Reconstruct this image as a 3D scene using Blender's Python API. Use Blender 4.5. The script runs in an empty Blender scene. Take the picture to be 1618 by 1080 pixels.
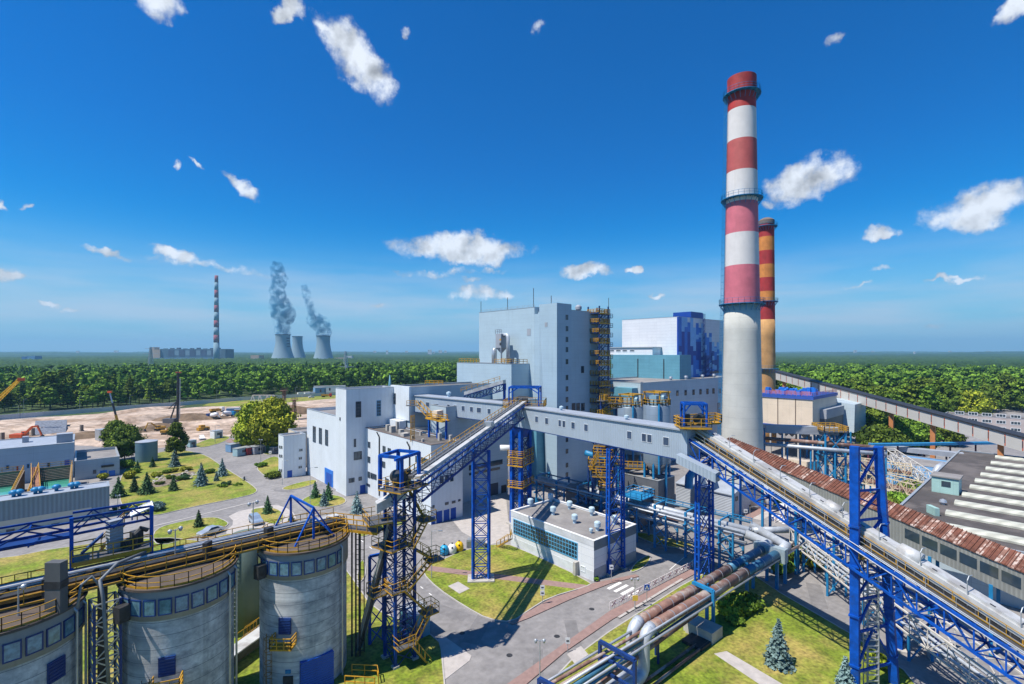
import bpy, math, random
import numpy as np
from mathutils import Vector, Matrix
random.seed(7)
SC = bpy.context.scene
COL = SC.collection
R = math.radians
# ---------------------------------------------------------------- camera
FP, CAMH, CX, HY = 770.0, 36.0, 809.0, 557.0     # focal length in photo pixels, camera height, centre column, horizon row
AZ = R(41.4)
FW = (math.sin(AZ), math.cos(AZ)); RT = (math.cos(AZ), -math.sin(AZ))
cd = bpy.data.cameras.new('camera'); cam = bpy.data.objects.new('camera', cd); COL.objects.link(cam)
cam.location = (0, 0, CAMH); cam.rotation_euler = (R(90), 0, -AZ)
cd.sensor_width = 36; cd.lens = 36 * FP / 1618; cd.shift_y = 17 / 1618
cd.clip_start = .5; cd.clip_end = 60000
SC.camera = cam
# ---------------------------------------------------------------- light
SUN_EL, SUN_AZ = R(61), R(-74.7)                  # azimuth measured from +Y towards +X
sl = bpy.data.lights.new('sun', 'SUN'); sl.energy = 5.0; sl.angle = R(.5); sl.color = (1, .93, .82)
so = bpy.data.objects.new('sun', sl); COL.objects.link(so)
tosun = Vector((math.sin(SUN_AZ) * math.cos(SUN_EL), math.cos(SUN_AZ) * math.cos(SUN_EL), math.sin(SUN_EL)))
so.rotation_euler = tosun.to_track_quat('Z', 'Y').to_euler(); so.location = (0, 0, 200)
SC.view_settings.view_transform = 'Standard'; SC.view_settings.look = 'None'
SC.view_settings.exposure = .42; SC.view_settings.gamma = 1
SC.cycles.use_denoising = True
SC.cycles.max_bounces = 6; SC.cycles.diffuse_bounces = 2; SC.cycles.glossy_bounces = 2
SC.cycles.transmission_bounces = 2; SC.cycles.volume_bounces = 0; SC.cycles.transparent_max_bounces = 6
SC.cycles.volume_step_rate = .5; SC.cycles.caustics_reflective = False; SC.cycles.caustics_refractive = False
# ---------------------------------------------------------------- sky with clouds
W = bpy.data.worlds.new('World'); SC.world = W; W.use_nodes = True
nt = W.node_tree; nt.nodes.clear(); L = nt.links.new
def N(t, **k):
    n = nt.nodes.new(t)
    for a, b in k.items(): setattr(n, a, b)
    return n
def M(op, a, b=None, c=None, clamp=False):
    n = N('ShaderNodeMath', operation=op, use_clamp=clamp)
    for i, x in enumerate((a, b, c)):
        if x is None: continue
        if isinstance(x, (int, float)): n.inputs[i].default_value = x
        else: L(x, n.inputs[i])
    return n.outputs[0]
def VM(op, a, b=None):
    n = N('ShaderNodeVectorMath', operation=op)
    for i, x in enumerate((a, b)):
        if x is None: continue
        if isinstance(x, tuple): n.inputs[i].default_value = x
        else: L(x, n.inputs[i])
    return n
tc = N('ShaderNodeTexCoord'); DIR = tc.outputs['Generated']
sky = N('ShaderNodeTexSky', sky_type='NISHITA', sun_disc=False, sun_elevation=SUN_EL, sun_rotation=SUN_AZ,
        altitude=300, air_density=1.0, dust_density=.3, ozone_density=3.0)
hs = N('ShaderNodeHueSaturation'); hs.inputs['Saturation'].default_value = 1.5; hs.inputs['Value'].default_value = 1.0
L(sky.outputs[0], hs.inputs['Color'])
tint = N('ShaderNodeMix', data_type='RGBA', blend_type='MULTIPLY'); tint.inputs[0].default_value = 1
L(hs.outputs[0], tint.inputs[6]); tint.inputs[7].default_value = (.0, .80, .98, 1)
az = M('ARCTAN2', VM('DOT_PRODUCT', DIR, (RT[0], RT[1], 0)).outputs['Value'], VM('DOT_PRODUCT', DIR, (FW[0], FW[1], 0)).outputs['Value'])
sx = N('ShaderNodeSeparateXYZ'); L(DIR, sx.inputs[0]); el = M('ARCSINE', sx.outputs[2])
def fbm(scale, detail, rough, vec=None, off=None, lac=2.1):
    n = N('ShaderNodeTexNoise'); n.inputs['Scale'].default_value = scale; n.inputs['Detail'].default_value = detail
    n.inputs['Roughness'].default_value = rough; n.inputs['Lacunarity'].default_value = lac
    v = vec or DIR
    if off: v = VM('ADD', v, off).outputs[0]
    L(v, n.inputs['Vector']); return n
wn = fbm(17, 5, .6)
cb = N('ShaderNodeCombineXYZ'); L(az, cb.inputs[0]); L(el, cb.inputs[1])
wv = VM('SCALE', VM('SUBTRACT', wn.outputs['Color'], (.5, .5, .5)).outputs[0]); wv.inputs['Scale'].default_value = .055
PV = VM('MULTIPLY', VM('ADD', cb.outputs[0], wv.outputs[0]).outputs[0], (1, 1, 0)).outputs[0]
CLOUDS = [  # photo column, row, half width, half height, tilt, weight
 (252, 2, 48, 36, 0, 1), (562, 88, 78, 42, -38, 1), (520, 45, 34, 16, -25, .8), (455, 10, 32, 20, 20, .95), (640, 50, 14, 11, 0, .55),
 (385, 293, 36, 14, -28, .95), (312, 260, 22, 5, -35, .7), (280, 262, 8, 9, 0, .6), (2, 322, 14, 9, -20, .8), (45, 325, 16, 6, 0, .7),
 (8, 428, 36, 14, -6, .95), (272, 399, 46, 13, -18, .9), (165, 402, 60, 9, -4, .65), (78, 478, 28, 6, -8, .8), (112, 491, 17, 8, -10, .85),
 (728, 394, 108, 26, 0, 1.05), (748, 463, 50, 15, 0, .75), (800, 467, 24, 10, -10, .75), (745, 443, 20, 7, 0, .55), (926, 428, 52, 13, 0, 1),
 (1003, 423, 12, 8, 0, .9), (1040, 466, 16, 6, 5, .7), (1275, 286, 80, 38, 12, 1.05), (1212, 322, 16, 10, 0, .6), (1545, 326, 100, 36, 12, 1.05),
 (1395, 366, 34, 12, 12, .9), (1312, 66, 26, 14, 10, .55), (850, 42, 15, 18, 40, .5), (1606, 10, 42, 26, 25, .9), (1505, 440, 75, 6, 4, .55),
 (1395, 429, 34, 5, 5, .45), (600, 480, 24, 7, 0, .55), (1470, 517, 34, 8, 3, .5), (1360, 449, 44, 4, 3, .4), (340, 420, 240, 10, -4, .32), (700, 430, 200, 9, 3, .3)]
fld = None
for (px, py, hw, hh, rot, wt) in CLOUDS:
    a0 = math.atan((px - CX) / FP); k = math.hypot(FP, px - CX); e0 = math.atan((HY - py) / k)
    ca = math.cos(a0)
    sa, se = hw / FP * ca * ca, hh / k * math.cos(e0) ** 2
    mp = N('ShaderNodeMapping', vector_type='TEXTURE'); L(PV, mp.inputs[0])
    mp.inputs['Location'].default_value = (a0, e0, 0); mp.inputs['Rotation'].default_value = (0, 0, R(rot)); mp.inputs['Scale'].default_value = (sa, se, 1)
    q = M('SUBTRACT', wt, VM('DOT_PRODUCT', mp.outputs[0], mp.outputs[0]).outputs['Value'])
    fld = q if fld is None else M('MAXIMUM', fld, q)
n1 = fbm(30, 10, .6)
den = M('ADD', M('MULTIPLY', fld, 1.7), M('MULTIPLY', M('SUBTRACT', n1.outputs['Fac'], .54), 3.4))
mr = N('ShaderNodeMapRange', interpolation_type='SMOOTHSTEP'); L(den, mr.inputs[0])
mr.inputs[1].default_value = -.25; mr.inputs[2].default_value = 1.35
veil = N('ShaderNodeMapRange', interpolation_type='SMOOTHSTEP'); L(M('ABSOLUTE', M('SUBTRACT', el, .075)), veil.inputs[0])
veil.inputs[1].default_value = .13; veil.inputs[2].default_value = 0
vst = N('ShaderNodeMapping'); vst.inputs['Scale'].default_value = (3, 22, 1); L(cb.outputs[0], vst.inputs[0])
vn = N('ShaderNodeTexNoise'); vn.inputs['Scale'].default_value = 1.2; vn.inputs['Detail'].default_value = 7; L(vst.outputs[0], vn.inputs['Vector'])
vrm = N('ShaderNodeMapRange'); L(vn.outputs['Fac'], vrm.inputs[0]); vrm.inputs[1].default_value = .36; vrm.inputs[2].default_value = .64
hz = N('ShaderNodeMapRange', interpolation_type='SMOOTHERSTEP'); L(el, hz.inputs[0]); hz.inputs[1].default_value = .27; hz.inputs[2].default_value = -.03; hz.inputs[4].default_value = .85
hmix = N('ShaderNodeMix', data_type='RGBA'); L(hz.outputs[0], hmix.inputs[0]); L(tint.outputs[2], hmix.inputs[6]); hmix.inputs[7].default_value = (2.5, 3.8, 5.3, 1)
vf = M('MULTIPLY', M('MULTIPLY', veil.outputs[0], vrm.outputs[0]), .55)
vmix = N('ShaderNodeMix', data_type='RGBA'); L(vf, vmix.inputs[0]); L(hmix.outputs[2], vmix.inputs[6]); vmix.inputs[7].default_value = (4.4, 4.8, 5.7, 1)
s1, s2 = fbm(22, 4, .5), fbm(22, 4, .5, off=tuple(-tosun * .02)); shd = M('ADD', .86, M('MULTIPLY', M('SUBTRACT', s1.outputs['Fac'], s2.outputs['Fac']), 1.6))
shd = M('ADD', shd, M('MULTIPLY', M('SUBTRACT', mr.outputs[0], .6), .22))
ccol = VM('SCALE', (7.4, 7.7, 8.3)); ccol.inputs[0].default_value = (5.6, 6.0, 6.6); L(M('MINIMUM', M('MAXIMUM', shd, .45), 1.1), ccol.inputs['Scale'])
cm = N('ShaderNodeMix', data_type='RGBA'); L(M('MULTIPLY', mr.outputs[0], .97), cm.inputs[0]); L(vmix.outputs[2], cm.inputs[6]); L(ccol.outputs[0], cm.inputs[7])
bg = N('ShaderNodeBackground'); bg.inputs['Strength'].default_value = .11
L(cm.outputs[2], bg.inputs['Color']); wo = N('ShaderNodeOutputWorld'); L(bg.outputs[0], wo.inputs[0])
W.cycles.sampling_method = 'MANUAL'; W.cycles.sample_map_resolution = 512

# ---------------------------------------------------------------- photo pixel -> place helpers
def D(px, d, z=0.0):                  # point at depth d under photo column px
    r = (px - CX) / FP * d
    return Vector((d * FW[0] + r * RT[0], d * FW[1] + r * RT[1], z))
def G(px, py, z=0.0):                 # point at height z seen at photo pixel
    return D(px, FP * (CAMH - z) / (py - HY), z)
def dep(x, y): return x * FW[0] + y * FW[1]
def Zat(py, d): return CAMH - (py - HY) * d / FP
def sY(x0, px):                       # y of the point on the plane x = x0 under column px
    t = (px - CX) / FP
    return x0 * (RT[0] - FW[0] * t) / (-RT[1] + FW[1] * t)
def sX(y0, px):
    t = (px - CX) / FP
    return y0 * (-RT[1] + FW[1] * t) / (RT[0] - FW[0] * t)
def onX(x0, px, py): y = sY(x0, px); return y, Zat(py, dep(x0, y))
def onY(y0, px, py): x = sX(y0, px); return x, Zat(py, dep(x, y0))

# ---------------------------------------------------------------- materials
MATS = {}
def mat(name, col, rough=.6, metal=0, var=.12, nscale=.6, bump=0, bscale=8, kind=None, col2=None, spec=.4, **k):
    if name in MATS: return MATS[name]
    m = bpy.data.materials.new(name); m.use_nodes = True; t = m.node_tree; nn = t.nodes; l = t.links.new
    b = nn['Principled BSDF']; b.inputs['Roughness'].default_value = rough; b.inputs['Metallic'].default_value = metal
    b.inputs['Specular IOR Level'].default_value = spec
    geo = nn.new('ShaderNodeNewGeometry') if kind != 'object' else None
    co = nn.new('ShaderNodeTexCoord')
    P = geo.outputs['Position'] if geo else co.outputs['Object']
    n = nn.new('ShaderNodeTexNoise'); n.inputs['Scale'].default_value = nscale; n.inputs['Detail'].default_value = 6; n.inputs['Roughness'].default_value = .6
    l(P, n.inputs['Vector'])
    rp = nn.new('ShaderNodeValToRGB'); e = rp.color_ramp.elements
    c1 = tuple(max(0, x * (1 - var)) for x in col); c2 = tuple(x * (1 + var) for x in col) if col2 is None else col2
    e[0].position = .33; e[1].position = .67; e[0].color = (*c1, 1); e[1].color = (*c2, 1)
    l(n.outputs['Fac'], rp.inputs[0]); C = rp.outputs[0]
    def mixc(fac, a, colr, blend='MIX'):
        x = nn.new('ShaderNodeMix'); x.data_type = 'RGBA'; x.blend_type = blend
        if isinstance(fac, (int, float)): x.inputs[0].default_value = fac
        else: l(fac, x.inputs[0])
        l(a, x.inputs[6])
        if isinstance(colr, tuple): x.inputs[7].default_value = (*colr, 1)
        else: l(colr, x.inputs[7])
        return x.outputs[2]
    def math_(op, a, bb):
        x = nn.new('ShaderNodeMath'); x.operation = op
        for i, v in enumerate((a, bb)):
            if isinstance(v, (int, float)): x.inputs[i].default_value = v
            else: l(v, x.inputs[i])
        return x.outputs[0]
    bh = None
    if kind in ('panel', 'corr', 'streak', 'vcorr'):
        s = nn.new('ShaderNodeSeparateXYZ'); l(P, s.inputs[0])
        u = math_('ADD', s.outputs[0], s.outputs[1]); cbn = nn.new('ShaderNodeCombineXYZ'); l(u, cbn.inputs[0]); l(s.outputs[2], cbn.inputs[1])
        # rain streaks: noise stretched in height
        mp = nn.new('ShaderNodeMapping'); mp.inputs['Scale'].default_value = (1.3, .07, 1); l(cbn.outputs[0], mp.inputs[0])
        sn = nn.new('ShaderNodeTexNoise'); sn.inputs['Scale'].default_value = 1; sn.inputs['Detail'].default_value = 5; l(mp.outputs[0], sn.inputs['Vector'])
        sr = nn.new('ShaderNodeMapRange'); l(sn.outputs['Fac'], sr.inputs[0]); sr.inputs[1].default_value = .55; sr.inputs[2].default_value = .8
        sr.inputs[3].default_value = 0; sr.inputs[4].default_value = k.get('streak', .25)
        C = mixc(sr.outputs[0], C, tuple(x * .55 for x in col))
        if k.get('pour'):      # pour lines and damp mottling of slip-formed concrete
            mp2 = nn.new('ShaderNodeMapping'); mp2.inputs['Scale'].default_value = (.7, 1.0, 1); l(cbn.outputs[0], mp2.inputs[0]); n5 = nn.new('ShaderNodeTexNoise'); n5.inputs['Scale'].default_value = 1; n5.inputs['Detail'].default_value = 7; n5.inputs['Roughness'].default_value = .7; l(mp2.outputs[0], n5.inputs['Vector'])
            r5 = nn.new('ShaderNodeMapRange'); l(n5.outputs['Fac'], r5.inputs[0]); r5.inputs[1].default_value = .4; r5.inputs[2].default_value = .66; r5.inputs[4].default_value = .75; C = mixc(r5.outputs[0], C, (.16, .18, .21))
            mp3 = nn.new('ShaderNodeMapping'); mp3.inputs['Scale'].default_value = (2.2, .12, 1); l(cbn.outputs[0], mp3.inputs[0]); n6 = nn.new('ShaderNodeTexNoise'); n6.inputs['Scale'].default_value = 1; n6.inputs['Detail'].default_value = 6; l(mp3.outputs[0], n6.inputs['Vector'])
            r6 = nn.new('ShaderNodeMapRange'); l(n6.outputs['Fac'], r6.inputs[0]); r6.inputs[1].default_value = .55; r6.inputs[2].default_value = .72; r6.inputs[4].default_value = .55; C = mixc(r6.outputs[0], C, (.55, .56, .57))
        if k.get('pour'): lb = math_('PINGPONG', s.outputs[2], .6); C = mixc(math_('LESS_THAN', lb, .022), C, (.15, .165, .19))
        if kind == 'panel':
            br = nn.new('ShaderNodeTexBrick'); br.offset = 0; br.inputs['Scale'].default_value = 1
            br.inputs['Brick Width'].default_value = k.get('pw', 5.5); br.inputs['Row Height'].default_value = k.get('ph', 1.15)
            br.inputs['Mortar Size'].default_value = k.get('ms', .03); br.inputs['Bias'].default_value = 0
            br.inputs['Color1'].default_value = (1, 1, 1, 1); br.inputs['Color2'].default_value = (.93, .94, .95, 1); br.inputs['Mortar'].default_value = (.66, .68, .72, 1)
            l(cbn.outputs[0], br.inputs['Vector']); C = mixc(k.get('seam', .8), C, br.outputs[0], 'MULTIPLY')
        if kind == 'corr':
            w = math_('SINE', math_('MULTIPLY', u, 6.283 / k.get('pitch', .45)), 0); bh = w
            C = mixc(math_('MULTIPLY', math_('ADD', w, 1), k.get('cd', .12)), C, tuple(x * .55 for x in col))
        if kind == 'vcorr':
            w = math_('SINE', math_('MULTIPLY', s.outputs[2], 6.283 / k.get('pitch', .3)), 0); bh = w
            C = mixc(math_('MULTIPLY', math_('ADD', w, 1), .1), C, tuple(x * .6 for x in col))
    if kind == 'patch':
        n2 = nn.new('ShaderNodeTexNoise'); n2.inputs['Scale'].default_value = k.get('s2', .15); n2.inputs['Detail'].default_value = 8; n2.inputs['Roughness'].default_value = .65
        l(P, n2.inputs['Vector']); r2 = nn.new('ShaderNodeValToRGB'); r2.color_ramp.elements[0].position = k.get('p0', .48); r2.color_ramp.elements[1].position = k.get('p1', .62)
        l(n2.outputs['Fac'], r2.inputs[0]); C = mixc(r2.outputs[0], C, k['colp'])
        if 'fine' in k:
            n3 = nn.new('ShaderNodeTexNoise'); n3.inputs['Scale'].default_value = k.get('s3', 3); n3.inputs['Detail'].default_value = 4; l(P, n3.inputs['Vector'])
            r3 = nn.new('ShaderNodeMapRange'); l(n3.outputs['Fac'], r3.inputs[0]); r3.inputs[1].default_value = .3; r3.inputs[2].default_value = .7; r3.inputs[3].default_value = 1 - k['fine']; r3.inputs[4].default_value = 1 + k['fine']
            vs = nn.new('ShaderNodeVectorMath'); vs.operation = 'SCALE'; l(C, vs.inputs[0]); l(r3.outputs[0], vs.inputs['Scale']); C = vs.outputs[0]
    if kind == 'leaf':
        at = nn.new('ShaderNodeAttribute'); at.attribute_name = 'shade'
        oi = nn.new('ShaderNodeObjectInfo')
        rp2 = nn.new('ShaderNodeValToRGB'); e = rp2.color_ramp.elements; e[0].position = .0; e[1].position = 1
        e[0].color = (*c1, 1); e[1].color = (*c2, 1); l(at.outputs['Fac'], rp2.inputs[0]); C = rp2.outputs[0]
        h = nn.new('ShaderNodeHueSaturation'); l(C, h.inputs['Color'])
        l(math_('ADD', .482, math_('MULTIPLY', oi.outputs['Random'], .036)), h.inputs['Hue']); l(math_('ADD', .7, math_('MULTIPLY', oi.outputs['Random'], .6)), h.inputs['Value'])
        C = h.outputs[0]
    l(C, b.inputs['Base Color'])
    if bump or bh is not None:
        bn = nn.new('ShaderNodeBump'); bn.inputs['Strength'].default_value = bump or .5; bn.inputs['Distance'].default_value = k.get('bd', .05)
        if bh is None:
            n4 = nn.new('ShaderNodeTexNoise'); n4.inputs['Scale'].default_value = bscale; n4.inputs['Detail'].default_value = 5; l(P, n4.inputs['Vector']); bh = n4.outputs['Fac']
        l(bh, bn.inputs['Height']); l(bn.outputs[0], b.inputs['Normal'])
    MATS[name] = m; return m

GREY = mat('grey_cladding', (.40, .52, .60), .45, 0, .05, .2, kind='panel', streak=.25, seam=.5)
GREYD = mat('grey_cladding_stair', (.36, .48, .57), .45, 0, .05, .2, kind='panel', streak=.25, pw=30, seam=.5)
WHITE = mat('white_cladding', (.66, .71, .76), .5, 0, .06, .2, kind='corr', pitch=1.0, cd=.03, streak=.25, bd=.012)
WHITEP = mat('white_panel', (.70, .72, .75), .5, 0, .05, .2, kind='panel', pw=4, ph=1.2)
GALV = mat('gallery_cladding', (.40, .48, .57), .45, .1, .06, .3, kind='corr', pitch=.42, cd=.16, streak=.2)
GALR = mat('gallery_roof', (.34, .38, .44), .5, .1, .1, .5)
TEAL = mat('teal_panel', (.12, .32, .42), .45, 0, .08, .2, kind='panel', pw=7)
PALE = mat('pale_cladding', (.43, .52, .58), .5, 0, .05, .2, kind='panel', pw=9, ph=2)
CREAM = mat('cream_cladding', (.74, .62, .48), .5, 0, .06, .3, kind='panel', pw=3.5, ph=6)
DGREY = mat('dark_grey_cladding', (.12, .13, .15), .5, 0, .1, .3, kind='panel', pw=4)
MGREY = mat('mid_grey_cladding', (.34, .37, .42), .5, 0, .06, .3, kind='vcorr', pitch=.3)
ROOF = mat('tar_roof', (.105, .098, .095), .9, 0, .25, .25, .3, 4, kind='patch', s2=.12, colp=(.17, .16, .15))
ROOFG = mat('grey_roof_felt', (.22, .21, .21), .9, 0, .15, .3, .2, 4, kind='patch', s2=.2, colp=(.28, .27, .26))
TRIM = mat('metal_trim', (.45, .48, .5), .4, .4, .05)
GLASS = mat('window_glass', (.03, .05, .07), .08, 0, .3, .5, spec=.8)
GLASB = mat('blue_window_glass', (.05, .15, .22), .08, 0, .4, .8, spec=.9)
FRAME = mat('window_frame', (.62, .66, .7), .5, 0, .05)
FRAMEB = mat('blue_window_frame', (.12, .33, .55), .5, 0, .08)
FRAMED = mat('dark_window_frame', (.06, .07, .1), .5, 0, .1)
BLUE = mat('blue_painted_steel', (.003, .075, .40), .55, 0, .3, 1.2, spec=.2, kind='patch', s2=.7, colp=(.02, .06, .19), p0=.54, p1=.72)
BLUED = mat('deep_blue_steel', (.004, .045, .24), .55, 0, .35, 1.2, spec=.2, kind='patch', s2=.7, colp=(.03, .04, .09), p0=.52, p1=.7)
NAVY = mat('navy_painted_steel', (.010, .04, .17), .45, 0, .2, 1)
SKYB = mat('light_blue_steel', (.015, .20, .42), .45, 0, .15, 1)
BDOOR = mat('blue_door_paint', (.01, .08, .42), .45, 0, .08, kind='vcorr', pitch=.25)
YEL = mat('yellow_rail_paint', (.50, .27, .018), .5, 0, .25, 1, kind='patch', s2=.6, colp=(.33, .19, .05), p0=.5, p1=.7)
GRATE = mat('steel_grating', (.14, .14, .145), .6, .5, .2, 3)
STEEL = mat('galvanised_steel', (.46, .49, .52), .4, .55, .12, 1.5)
DSTEEL = mat('dark_steel', (.05, .052, .058), .55, .4, .3, 2)
PIPEW = mat('silver_pipe_jacket', (.46, .50, .55), .5, .2, .12, 1.2, kind='patch', s2=.5, colp=(.32, .35, .40), p0=.5, p1=.75)
RUSTP = mat('rust_brown_pipe', (.21, .115, .09), .65, .05, .3, .8, kind='patch', s2=.3, colp=(.38, .31, .27), p0=.5, p1=.6)
BLUEP = mat('blue_grey_pipe', (.05, .17, .28), .5, .2, .15, 1)
BELTC = mat('belt_cover', (.54, .55, .55), .5, .15, .08, .6, kind='patch', s2=.5, colp=(.38, .37, .36))
RUSTR = mat('rusty_sheet_roof', (.15, .058, .038), .85, 0, .4, .9, kind='patch', s2=.8, colp=(.30, .19, .15), p0=.56, p1=.7)
CONC = mat('silo_concrete', (.56, .57, .575), .85, 0, .28, .45, .25, 6, kind='streak', streak=.75, pour=1)
CONCL = mat('light_concrete', (.42, .40, .37), .85, 0, .15, .6, .2, 6)
KERB = mat('kerb_stone', (.40, .38, .36), .85, 0, .1, 1)
ASPH = mat('asphalt', (.215, .207, .207), .9, 0, .12, .5, .15, 20, kind='patch', s2=.06, colp=(.275, .263, .26), fine=.14, s3=1.2)
GRASS = mat('lawn_grass', (.15, .20, .016), .9, 0, .35, .5, .4, 30, kind='patch', s2=.11, colp=(.32, .25, .07), p0=.43, p1=.66, fine=.4, s3=2.5)
SAND = mat('construction_sand', (.46, .36, .285), .95, 0, .25, .08, .6, 1.5, kind='patch', s2=.045, colp=(.27, .185, .125), p0=.47, p1=.62, fine=.35, s3=.35)
PAVR = mat('red_paving', (.27, .178, .16), .85, 0, .12, 1.5, .2, 10)
PAVG = mat('grey_paving', (.42, .39, .37), .85, 0, .12, 1.0, .2, 10)
LINE = mat('white_road_paint', (.72, .71, .69), .8, 0, .12, 3)
FIELD = mat('far_land', (.05, .085, .025), .95, 0, .35, .01)
RED = mat('red_paint', (.42, .035, .03), .6, 0, .2, .5, kind='streak', streak=.3)
PINK = mat('faded_red_paint', (.58, .15, .195), .65, 0, .12, .4, kind='streak', streak=.2)
CHW = mat('chimney_white', (.66, .63, .62), .75, 0, .07, .3, kind='streak', streak=.3)
CHC = mat('chimney_concrete', (.52, .52, .48), .85, 0, .08, .25, .15, 3, kind='panel', pw=40, ph=2.6, ms=.06, seam=.35)
OCHRE = mat('ochre_stained_concrete', (.58, .215, .05), .8, 0, .2, .3, kind='streak', streak=.6)
DRED = mat('dark_red_paint', (.36, .028, .03), .7, 0, .2, .4, kind='streak', streak=.4)
ORNG = mat('orange_red_paint', (.55, .09, .02), .5, 0, .1)
TIRE = mat('tyre_rubber', (.02, .02, .02), .85, 0, .1)
SILV = mat('silver_car_paint', (.5, .54, .58), .25, .5, .03)
WPAINT = mat('white_paint', (.75, .76, .77), .45, 0, .06, 1)
MOSD = mat('mosaic_dark_blue', (.012, .06, .33), .4, 0, .1)
MOSM = mat('mosaic_blue', (.02, .17, .60), .4, 0, .1)
MOSL = mat('mosaic_light_blue', (.22, .46, .78), .4, 0, .08)
WATER = mat('basin_water', (.07, .33, .24), .06, 0, .15, .2, spec=.6)
BARK = mat('bark', (.09, .065, .045), .9, 0, .2, 3)
LEAF = mat('broadleaf', (.03, .07, .010), .75, kind='leaf', col2=(.22, .33, .035), spec=.15)
LEAFY = mat('yellow_green_leaf', (.09, .135, .010), .75, kind='leaf', col2=(.48, .51, .04), spec=.15)
NEED = mat('spruce_needle', (.018, .045, .022), .8, kind='leaf', col2=(.10, .20, .08), spec=.15)
NEEDB = mat('blue_spruce_needle', (.04, .085, .085), .8, kind='leaf', col2=(.25, .37, .36), spec=.15)
CANOPY = mat('forest_canopy', (.008, .026, .008), .85, 0, 0, .03, kind='leaf', col2=(.05, .10, .022), spec=.1)

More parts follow.
